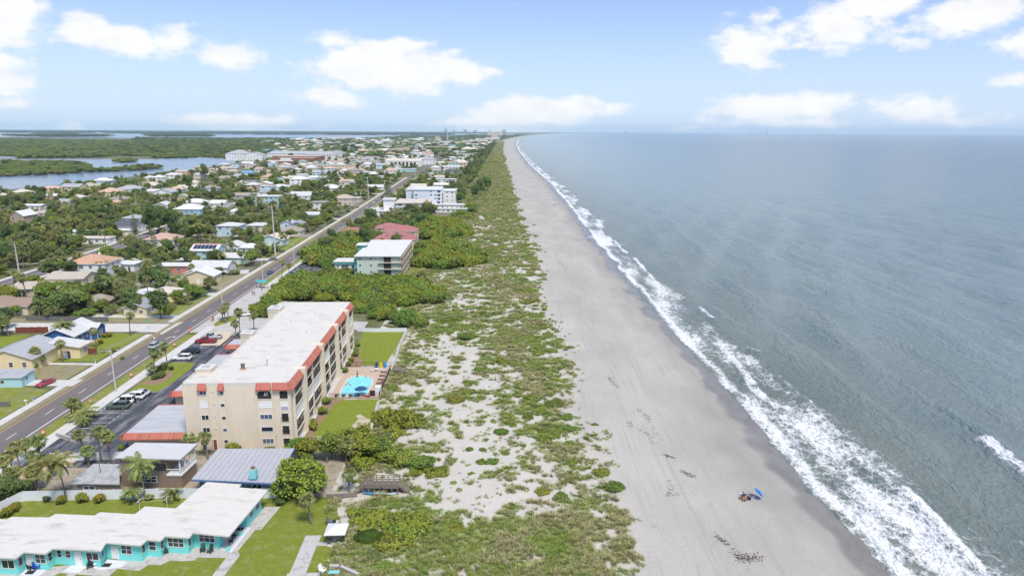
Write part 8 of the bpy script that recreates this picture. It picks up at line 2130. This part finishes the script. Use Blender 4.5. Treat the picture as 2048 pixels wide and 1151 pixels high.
q = P(*zg(775,80)); R0 = empty('fire_pit', q, 0, 'round stone fire pit in the sandy yard', 'fire pit'); mb = MB(); mb.lathe([(.75,0),(.75,.4),(.5,.4),(.5,.1)], (0,0,0), STONE, 16); mb.build('ring', R0); mb = MB(); mb.lathe([(.48,.1),(.3,.16)], (0,0,0), CHROME, 10); mb.build('ash', R0); LANDMARK.append(('the fire pit', q.x, q.y))
for i, (dx, dy, a, w) in enumerate([(-1.7,0,90,'west'),(1.7,.1,-90,'east'),(-.6,-1.6,170,'south-west'),(.7,-1.6,190,'south-east')]): chair(q.x+dx, q.y+dy, 0, rad(a), GC, 'dark garden chair %s of the fire pit' % w, group='chairs round the fire pit')
# ---- dune crossovers
def crossover():
    a, b = P(*zg(770,335)), P(*zg(1290,345)); R0 = empty('dune_crossover', a, math.atan2(b.y-a.y, b.x-a.x), 'weathered wooden dune crossover bridge with railings', 'boardwalk'); L = (b-a).length; LANDMARK.append(('the wooden crossover', a.x+5, a.y))
    H = 1.5; w = 2.0; r0, r1 = L*.14, L*.78
    prof = [(0, .1), (r0, H), (r1, H), (L, .1)]
    nb = 38
    pm = MB(); pm.box(-.14,.14,0,w,-.05,0,WOODG); pm = pm.mesh('plank')
    for i in range(nb):
        x = L*(i+.5)/nb; z = float(np.interp(x, [p_[0] for p_ in prof], [p_[1] for p_ in prof])); link('plank', pm, R0, (x, 0, z))
    for s in (0, w):
        for (x0, z0), (x1, z1) in zip(prof, prof[1:]):
            for k, hh in enumerate((1.0, .62, .28)): mb = MB(); mb.tube([(x0,s,z0+hh),(x1,s,z1+hh)], .055, WOODG, 4); mb.build('rail', R0)
        for i in range(10):
            x = L*i/9; z = float(np.interp(x, [p_[0] for p_ in prof], [p_[1] for p_ in prof])); mb = MB(); mb.box(x-.07,x+.07,s-.07,s+.07,-.5,z+1.05,WOODG); mb.build('post', R0)
    for x0, x1 in ((r0+.1, (r0+r1)/2), ((r0+r1)/2+.1, r1-.1)):
        mb = MB(); mb.box(x0, x1, w-.5, w-.1, H+.4, H+.46, WOODG); mb.build('bench', R0); mb = MB(); mb.box(x0, x1, -.02, .02, H-.35, H+.15, WOODG); mb.build('skirt', R0)
    for x, c, lb in ((r0+1.3, KB, 'blue kayak stored under the crossover, landward'), (r1-1.6, mat('kayak_pale', (.45,.6,.72), .5), 'pale blue kayak stored under the crossover, seaward')):
        q = a + Vector((x*math.cos(R0.rotation_euler.z), x*math.sin(R0.rotation_euler.z)-.35, .25)); kayak(q.x, q.y, .15, rad(90), c, lb, 2.6, rad(40))
crossover()
q = P(*zg(470,375)); fence_run([zg(470,385), zg(620,378), zg(765,365)], .9, WOODG, 'low weathered fence beside the crossover path', boards=True)
def pool_stairs():
    a = P(*zd(1640,600)); R0 = empty('beach_stairs', a, rad(2), 'wooden stairs from the pool terrace down to the dune', 'stairs')
    mb = MB(); mb.box(0,3.2,0,1.6,.75,.85,WOODG); mb.build('landing', R0)
    for i in range(6): mb = MB(); mb.box(1.9,3.2,-.35*(i+1),-.35*i,.75-.12*(i+1),.82-.12*(i+1),WOODG); mb.build('step', R0)
    for pts in ([(0,1.6,1.75),(3.2,1.6,1.75),(3.2,0,1.75),(3.2,-2.1,1.05)], [(0,0,1.75),(1.9,0,1.75),(1.9,-2.1,1.05)]): mb = MB(); mb.tube(pts, .06, WOODG, 4); mb.build('rail', R0)
    for x, y, z in [(0,0,1.8),(0,1.6,1.8),(3.2,1.6,1.8),(3.2,0,1.8),(1.9,0,1.8),(1.9,-2.1,1.1),(3.2,-2.1,1.1),(1.6,1.6,1.8)]: mb = MB(); mb.box(x-.07,x+.07,y-.07,y+.07,-.4,z,WOODG); mb.build('post', R0)
pool_stairs()
def rope_fence():
    pts = [(815,637),(860,637),(900,640),(945,641),(990,643),(1040,648),(1090,653),(1118,656)]; w = [P(*q) for q in pts]; R0 = empty('rope_fence', w[0], 0, 'line of wooden posts with ropes crossing the dune', 'fence')
    T = [0]; 
    for a, b in zip(w, w[1:]): T.append(T[-1]+(b-a).length)
    n = int(T[-1]/2.2); prev = None; mb = MB(); mb.box(-.09,.09,-.09,.09,-.4,1.15,WOODG); pm = mb.mesh('post')
    for i in range(n+1):
        t = T[-1]*i/n; k = max(j for j in range(len(T)-1) if T[j] <= t+1e-6); q = w[k].lerp(w[k+1], (t-T[k])/(T[k+1]-T[k])); q.z = sand_z(q.x, q.y) if q.x > -36 else 0
        link('post', pm, R0, q-w[0])
        if prev is not None and i < n*.72:
            m_ = (prev+q)/2; mb = MB(); mb.tube([prev-w[0]+Vector((0,0,1)), m_-w[0]+Vector((0,0,.75)), q-w[0]+Vector((0,0,1))], .035, mat('rope', (.5,.46,.38), .9), 4); mb.build('rope', R0)
        prev = q
rope_fence()
# ================================================================== people
SKIN = mat('skin', (.42,.24,.16), .6); HAIR = mat('hair_dark', (.03,.022,.018), .7)
def skin_body(name, parent, J, E, Rr, m):
    me = bpy.data.meshes.new(name); me.from_pydata(J, E, []); me.update(); me.materials.append(m)
    o = link(name, me, parent); sk = o.modifiers.new('skin', 'SKIN'); 
    lay = me.skin_vertices[0] if me.skin_vertices else None
    if lay is None:
        import bmesh
        bm = bmesh.new(); bm.from_mesh(me); l = bm.verts.layers.skin.verify()
        for v, r in zip(bm.verts, Rr): v[l].radius = (r, r)
        bm.verts.ensure_lookup_table(); bm.verts[0][l].use_root = True; bm.to_mesh(me); bm.free()
    else:
        for i, r in enumerate(Rr): lay.data[i].radius = (r, r)
        lay.data[0].use_root = True
    s = o.modifiers.new('round', 'SUBSURF'); s.levels = 1; s.render_levels = 1
    return o
def person(x, y, z, rz, pose, shirt, pants, label, cat='person'):
    R0 = empty('person', (x, y, z), rz, label, cat)
    if pose == 'stand':   hip, kn, an = (.0,0,.92), [(.11,-.03,.50),(-.11,.04,.50)], [(.12,.02,.08),(-.12,.0,.08)]; ch, nk, hd = (0,-.01,1.30), (0,0,1.48), (0,-.02,1.63); el, ha = [(.27,.02,1.12),(-.27,.02,1.12)], [(.26,-.14,.90),(-.27,-.10,.90)]; to = [(.12,-.16,.04),(-.12,-.18,.04)]
    elif pose == 'sit':   hip, kn, an = (0,0,.30), [(.12,-.45,.52),(-.12,-.42,.50)], [(.13,-.72,.12),(-.13,-.75,.12)]; ch, nk, hd = (0,.16,.66), (0,.20,.84), (0,.18,.99); el, ha = [(.27,.05,.50),(-.27,.05,.50)], [(.22,-.20,.42),(-.22,-.20,.42)]; to = [(.13,-.86,.16),(-.13,-.9,.16)]
    elif pose == 'lie':   hip, kn, an = (0,0,.16), [(.12,-.44,.24),(-.12,-.44,.16)], [(.13,-.84,.10),(-.13,-.86,.08)]; ch, nk, hd = (0,.36,.24), (0,.53,.28), (0,.68,.32); el, ha = [(.30,.22,.14),(-.30,.22,.14)], [(.30,-.04,.10),(-.30,-.04,.10)]; to = [(.15,-.92,.2),(-.15,-.94,.18)]
    else:                 hip, kn, an = (0,0,-.45), [(.11,-.05,-.8),(-.11,-.05,-.8)], [(.11,.1,-1.1),(-.11,.1,-1.1)]; ch, nk, hd = (0,0,-.05), (0,0,.12), (0,-.02,.28); el, ha = [(.32,-.08,-.05),(-.32,-.08,-.05)], [(.40,-.30,.0),(-.40,-.30,.0)]; to = [(.11,.0,-1.2),(-.11,0,-1.2)]
    sh = [(ch[0]+.19, ch[1], ch[2]+.10), (ch[0]-.19, ch[1], ch[2]+.10)]; hp = [(.10, hip[1], hip[2]-.04), (-.10, hip[1], hip[2]-.04)]; top = (hd[0], hd[1]+.02, hd[2]+.10)
    J = [hip, ch, nk, hd, top, sh[0], el[0], ha[0], sh[1], el[1], ha[1], hp[0], kn[0], an[0], to[0], hp[1], kn[1], an[1], to[1]]
    E = [(0,1),(1,2),(2,3),(3,4),(1,5),(5,6),(6,7),(1,8),(8,9),(9,10),(0,11),(11,12),(12,13),(13,14),(0,15),(15,16),(16,17),(17,18)]
    Rr = [.14,.15,.06,.10,.07,.065,.05,.035,.065,.05,.035,.10,.065,.045,.04,.10,.065,.045,.04]
    skin_body('body', R0, J, E, Rr, SKIN)
    if shirt: skin_body('shirt', R0, [hip, ch, sh[0], tuple(np.array(sh[0])*.5+np.array(el[0])*.5), sh[1], tuple(np.array(sh[1])*.5+np.array(el[1])*.5)], [(0,1),(1,2),(2,3),(1,4),(4,5)], [.155,.168,.085,.072,.085,.072], shirt)
    if pants: skin_body('shorts', R0, [hip, hp[0], tuple(np.array(hp[0])*.35+np.array(kn[0])*.65), hp[1], tuple(np.array(hp[1])*.35+np.array(kn[1])*.65)], [(0,1),(1,2),(0,3),(3,4)], [.162,.118,.09,.118,.09], pants)
    mb = MB(); mb.lathe([(.09,-.02),(.115,.04),(.10,.10),(.04,.14)], (hd[0], hd[1]+.03, hd[2]+.02), HAIR, 8); mb.build('hair', R0, True)
    return R0
CL = lambda n, c: mat('cloth_'+n, c, .9)
p = P(323,716); person(p.x, p.y, .07, rad(10), 'stand', CL('black', (.02,.02,.025)), CL('black', (.02,.02,.025)), 'person in black walking on the sidewalk by the parking island')
p = P(427,643); person(p.x, p.y, .07, rad(180), 'stand', CL('black', (.02,.02,.025)), CL('navy', (.03,.04,.08)), 'person in dark clothes standing by the palm island'); p = P(505,590); person(p.x, p.y, .03, rad(140), 'stand', CL('black', (.02,.02,.025)), CL('grey', (.15,.15,.16)), 'person in black standing on the concrete beach lot'); p = P(509,591); person(p.x, p.y, .03, rad(200), 'stand', CL('grey', (.15,.15,.16)), CL('black', (.02,.02,.025)), 'second person beside the one in black on the beach lot')
p = P(500,641); person(p.x, p.y, .03, rad(60), 'stand', CL('white', (.7,.7,.7)), CL('grey', (.15,.15,.16)), 'person in white shirt near the access street'); p = P(524,582); person(p.x, p.y, .03, rad(60), 'stand', CL('bluegrey', (.25,.32,.4)), CL('black', (.02,.02,.025)), 'person in blue-grey beside the bus shelter')
for i, (a, b) in enumerate([(455,318),(487,302),(518,325)]): p = P(620+a/6.396, 720+b/6.396, .1); person(p.x, p.y, .12, rad(40*i), 'swim', None, None, ['left','middle','right'][i] + ' of three dark haired bathers in the pool')
p = P(620+608/6.396, 720+218/6.396, .1); person(p.x, p.y, .1, rad(180), 'stand', None, CL('navy', (.03,.04,.08)), 'person standing at the far edge of the pool'); p = P(620+716/6.396, 720+210/6.396, .1); person(p.x, p.y, .12, 0, 'swim', CL('red', (.45,.05,.05)), None, 'bather in red at the far corner of the pool')
p = P(620+925/6.396, 720+290/6.396, .1); person(p.x, p.y, .40, rad(-88), 'lie', CL('red', (.45,.05,.05)), CL('navy', (.03,.04,.08)), 'person in red lying on a lounger by the pool')
# ---- beach
p = P(1502,1003,-.6); bz = sand_z(p.x, p.y)
def beach_camp():
    p = P(1503,996,bz); R0 = parasol((p.x, p.y, bz-.05), 1.05, 1.95, BLUEC, 'bright blue tilted beach umbrella near the water', rad(48), rad(10), 'beach_umbrella')
    LANDMARK.append(('the blue beach umbrella', p.x, p.y))
    for i, (u, v, sh, lb) in enumerate([(1484,996,CL('navy', (.03,.04,.08)),'person in navy reclining by the blue umbrella'),(1490,1000,None,'bare shouldered person reclining by the blue umbrella')]):
        q = P(u, v, bz); z = sand_z(q.x, q.y)
        C = empty('beach_chair', (q.x, q.y, z), rad(-55), ['navy low beach chair on the landward side','navy low beach chair nearer the umbrella'][i], 'chair'); nb = CL('navy', (.03,.04,.08))
        mb = MB(); mb.box(-.3,.3,-.5,.15,.16,.2,nb); mb.build('seat', C); mb = MB(); mb.box(-.3,.3,0,.04,0,.7,nb); b = mb.build('backrest', C, loc=(0,.15,.18)); b.rotation_euler = (rad(-32),0,0)
        for sx in (-.3,.3): mb = MB(); mb.tube([(sx,-.5,0),(sx,-.45,.35),(sx,.2,.4),(sx,.35,0)], .025, RIM, 5); mb.build('frame', C)
        person(q.x, q.y, z-.02, rad(-55), 'sit', sh, CL('navy', (.03,.04,.08)) if i == 0 else CL('tan', (.4,.25,.15)), lb)
    q = P(1498,998,bz); slab_thing('cool_box', q.x, q.y, sand_z(q.x, q.y), .28, .2, .36, CL('black', (.02,.02,.025)), 'black cool box under the blue umbrella', 'cool box'); q = P(1483,990,bz); slab_thing('beach_bag', q.x, q.y, sand_z(q.x, q.y), .25, .15, .32, WHITE, 'white beach bag behind the chairs', 'bag')
beach_camp()
p = P(1180,478,-1.1); z = sand_z(p.x, p.y); parasol((p.x, p.y, z), 1.3, 1.9, mat('pale_blue_canvas', (.30,.48,.68), .8), 'small pale blue umbrella far up the beach', 0, 0, 'beach_umbrella')
for (u, v, lb) in [(1137,388,'tiny dark figure far up the beach near the water'),(1143,392,'second tiny dark figure far up the beach'),(1108,412,'lone dark figure walking the far beach')]: p = P(u, v, -1); person(p.x, p.y, sand_z(p.x, p.y), rad(u), 'stand', CL('black', (.02,.02,.025)), CL('navy', (.03,.04,.08)), lb)
for (u, v, lb) in [(1111,655,'dark marker post on the sand by the rope fence'),(1171,662,'pale marker post on the open beach')]:
    p = P(u, v, -.3); R0 = empty('marker_post', (p.x, p.y, sand_z(p.x, p.y)), 0, lb, 'post'); mb = MB(); mb.box(-.06,.06,-.06,.06,-.3,1.3,WOODG if u < 1150 else WHITE); mb.build('stake', R0); mb = MB(); mb.box(-.2,.2,-.08,-.06,.9,1.25,WOODG if u < 1150 else WHITE); mb.build('plate', R0)
# wrack: dark seaweed clumps lying on the sand
WRACK = mat('seaweed', (.13,.115,.10), .9, island=.5)
def wrack(path, n, sp, label, s=.11):
    w = [P(u, v, -.7) for u, v in path]; q = random.Random(int(path[0][0]*3+path[0][1])); co = []; fs = []
    for i in range(n):
        t = q.random()*(len(w)-1); k = min(int(t), len(w)-2); c = w[k].lerp(w[k+1], t-k); c += Vector((q.gauss(0, sp), q.gauss(0, sp*1.3), 0)); z = sand_z(c.x, c.y); o = len(co)
        a = q.uniform(0, 6.28); l = s*q.uniform(.5, 2.2); b = s*q.uniform(.3, .8); d = Vector((math.cos(a), math.sin(a), 0)); e = Vector((-d.y, d.x, 0)); c = Vector((c.x, c.y, z+.01))
        co += [c-d*l, c+e*b+Vector((0,0,.08)), c+d*l+Vector((0,0,.03)), c-e*b+Vector((0,0,.05))]; fs.append((o, o+1, o+2, o+3))
    tag(link('seaweed_clump', tri_mesh('seaweed', np.array([tuple(v) for v in co]), np.array(fs), [WRACK])), label, 'seaweed', 'seaweed clumps on the beach', 'stuff')
wrack([(1218,757),(1224,766),(1238,778)], 100, .35, 'seaweed line beside the dune edge'); wrack([(1276,820),(1290,832),(1300,842)], 60, .4, 'thin seaweed line on the open sand', .12); wrack([(1258,845),(1263,855),(1300,872),(1305,888)], 60, .3, 'scattered seaweed bits below the thin line', .12); wrack([(1330,910),(1338,913),(1350,917)], 70, .22, 'small seaweed heap above the wheel tracks'); wrack([(1362,941),(1375,948),(1386,953)], 100, .3, 'larger seaweed heap above the wheel tracks')
wrack([(1340,962),(1342,978),(1335,995),(1360,988)], 80, .25, 'curling seaweed strand on the sand', .1); wrack([(1432,1072),(1445,1082),(1455,1088)], 90, .3, 'seaweed heap near the bottom of the beach'); wrack([(1470,1105),(1480,1118),(1500,1116),(1520,1112)], 230, .38, 'biggest dark seaweed heap at the bottom of the beach'); wrack([(1300,850),(1320,880)], 30, .6, 'sparse seaweed crumbs along the beach', .1); wrack([(1155,600),(1160,640)], 30, .6, 'sparse seaweed crumbs by the rope fence', .12); wrack([(1115,520),(1130,535)], 40, .6, 'seaweed crumbs on the far sand', .16)
wrack([(1100,430),(1108,455),(1112,480)], 50, 1.0, 'far seaweed line on the upper beach', .25)

# ================================================================== labels of the plants
def label_plants():
    words = {'sabal': (['bushy cabbage palm', 'ragged cabbage palm', 'pale crowned cabbage palm', 'full crowned cabbage palm'], 'palm'), 'coco': (['coconut palm', 'slender coconut palm', 'wide coconut palm'], 'palm'),
             'broad': (['leafy green tree', 'dark leafy tree', 'yellow-green leafy tree', 'olive green tree', 'spreading green tree', 'tall dark tree', 'big round yellow-green tree'], 'tree'), 'shrub': (['green thicket shrub', 'bright thicket shrub', 'yellow-green thicket shrub', 'olive thicket shrub', 'broad green shrub'], 'shrub'),
             'bush': (['round green garden bush', 'golden yellow garden bush', 'dark garden bush', 'lime garden bush'], 'bush'), 'cone': (['dark conical pine', 'slim conical pine'], 'tree'), 'casu': (['dark feathery beach pine', 'olive feathery beach pine'], 'tree'), 'hedge': (['clipped dome shaped hedge'], 'hedge')}
    used = {}
    for nm, yy in (('the northern dune edge', 900), ('the far dune edge', 1500), ('the last dune edge', 2400)): LANDMARK.append((nm, float(coast(yy))-105, yy))
    LANDMARK.extend([('the west road bend', -206, 352), ('the west road', -200, 240), ('the lagoon shore', -470, 760), ('the middle side streets', -180, 560), ('the thicket behind the condominium', -60, 240), ('the mint flats thicket', -20, 320)])
    lms = [(w, x, y) for w, x, y in LANDMARK if y < 2200]
    for t in TREES:
        o, sp, x, y, s, k, h = t
        w, cat = words[sp]; wd = w[k % len(w)]
        if o.name.startswith('dune_shrub'): wd = ['low green shrub mound', 'low bright shrub mound', 'low yellow-green shrub mound', 'low olive shrub mound', 'low broad shrub mound'][k % 5]
        size = 'small ' if s < .75 else ('large ' if s > 1.3 else '')
        if sp in ('sabal', 'coco'): size = 'tall ' if h >= 6 else ('short ' if h <= 3 else '')
        lm = min(lms, key=lambda q: math.hypot(q[1]-x, (q[2]-y)*.8)); dx, dy = x-lm[1], y-lm[2]
        rel = ('right of' if dx > 0 else 'left of') if abs(dx) > abs(dy)*.7 else ('behind' if dy > 0 else 'in front of')
        dd = math.hypot(dx, dy); rel = ('well ' if dd > 75 and rel[0] in 'lr' else 'far ' if dd > 75 else '') + rel if dd > 75 else ('just ' + rel if dd < 22 else rel)
        if o.name.startswith('dune_shrub'): rel = 'on sand ' + rel
        lb = '%s%s %s %s' % (size, wd, rel, lm[0])
        if len(lb.split()) > 12: lb = '%s %s %s' % (wd, rel, lm[0])
        if len(lb.split()) > 12: lb = '%s %s %s' % (wd, rel.replace('just ', '').replace('far ', '').replace('well ', ''), lm[0])
        tag(o, lb, cat, cat + 's near ' + lm[0]); used.setdefault(lb, []).append((math.hypot(x, y), o))
    nth = ['nearest', 'second', 'third', 'fourth', 'fifth', 'sixth', 'seventh', 'eighth', 'ninth', 'tenth']
    for lb, lst in used.items():
        if len(lst) > 1:
            lst.sort(key=lambda q: q[0])
            if len(lst) <= 10:
                for i, (d, o) in enumerate(lst): o['label'] = lb + (', nearest of %d' % len(lst) if i == 0 else ', %s of %d' % (nth[i], len(lst)))
label_plants()
# houses of the town that still share a label are told apart by their order from the viewer
def label_town():
    by = {}
    for o in bpy.data.objects:
        if o.get('group') == 'low houses of the town': by.setdefault(o['label'], []).append(o)
    nth = ['nearest', 'second', 'third', 'fourth', 'fifth', 'sixth', 'seventh', 'eighth', 'ninth', 'tenth']
    for lb, lst in by.items():
        if len(lst) > 1:
            lst.sort(key=lambda o: o.location.y)
            for i, o in enumerate(lst[:10]): o['label'] = lb + (', nearest of %d' % len(lst) if i == 0 else ', %s nearest' % nth[i])
label_town()
# ------------------------------------------------------------------ air
def haze():
    m = bpy.data.materials.new('haze_air'); m.use_nodes = True
    nt = m.node_tree; nt.nodes.remove(nt.nodes['Principled BSDF'])
    v = nt.nodes.new('ShaderNodeVolumePrincipled')
    v.inputs['Color'].default_value = (0.66, 0.86, 1.0, 1)
    v.inputs['Density'].default_value = 4.0e-5
    v.inputs['Anisotropy'].default_value = 0.0
    nt.links.new(v.outputs[0], nt.nodes['Material Output'].inputs['Volume'])
    mb = MB(); mb.box(-24000, 33000, -400, 26000, -4.5, 190, m)
    o = mb.build('haze'); tag(o, 'pale blue haze thickening towards the horizon', 'haze', kind='stuff')
haze()
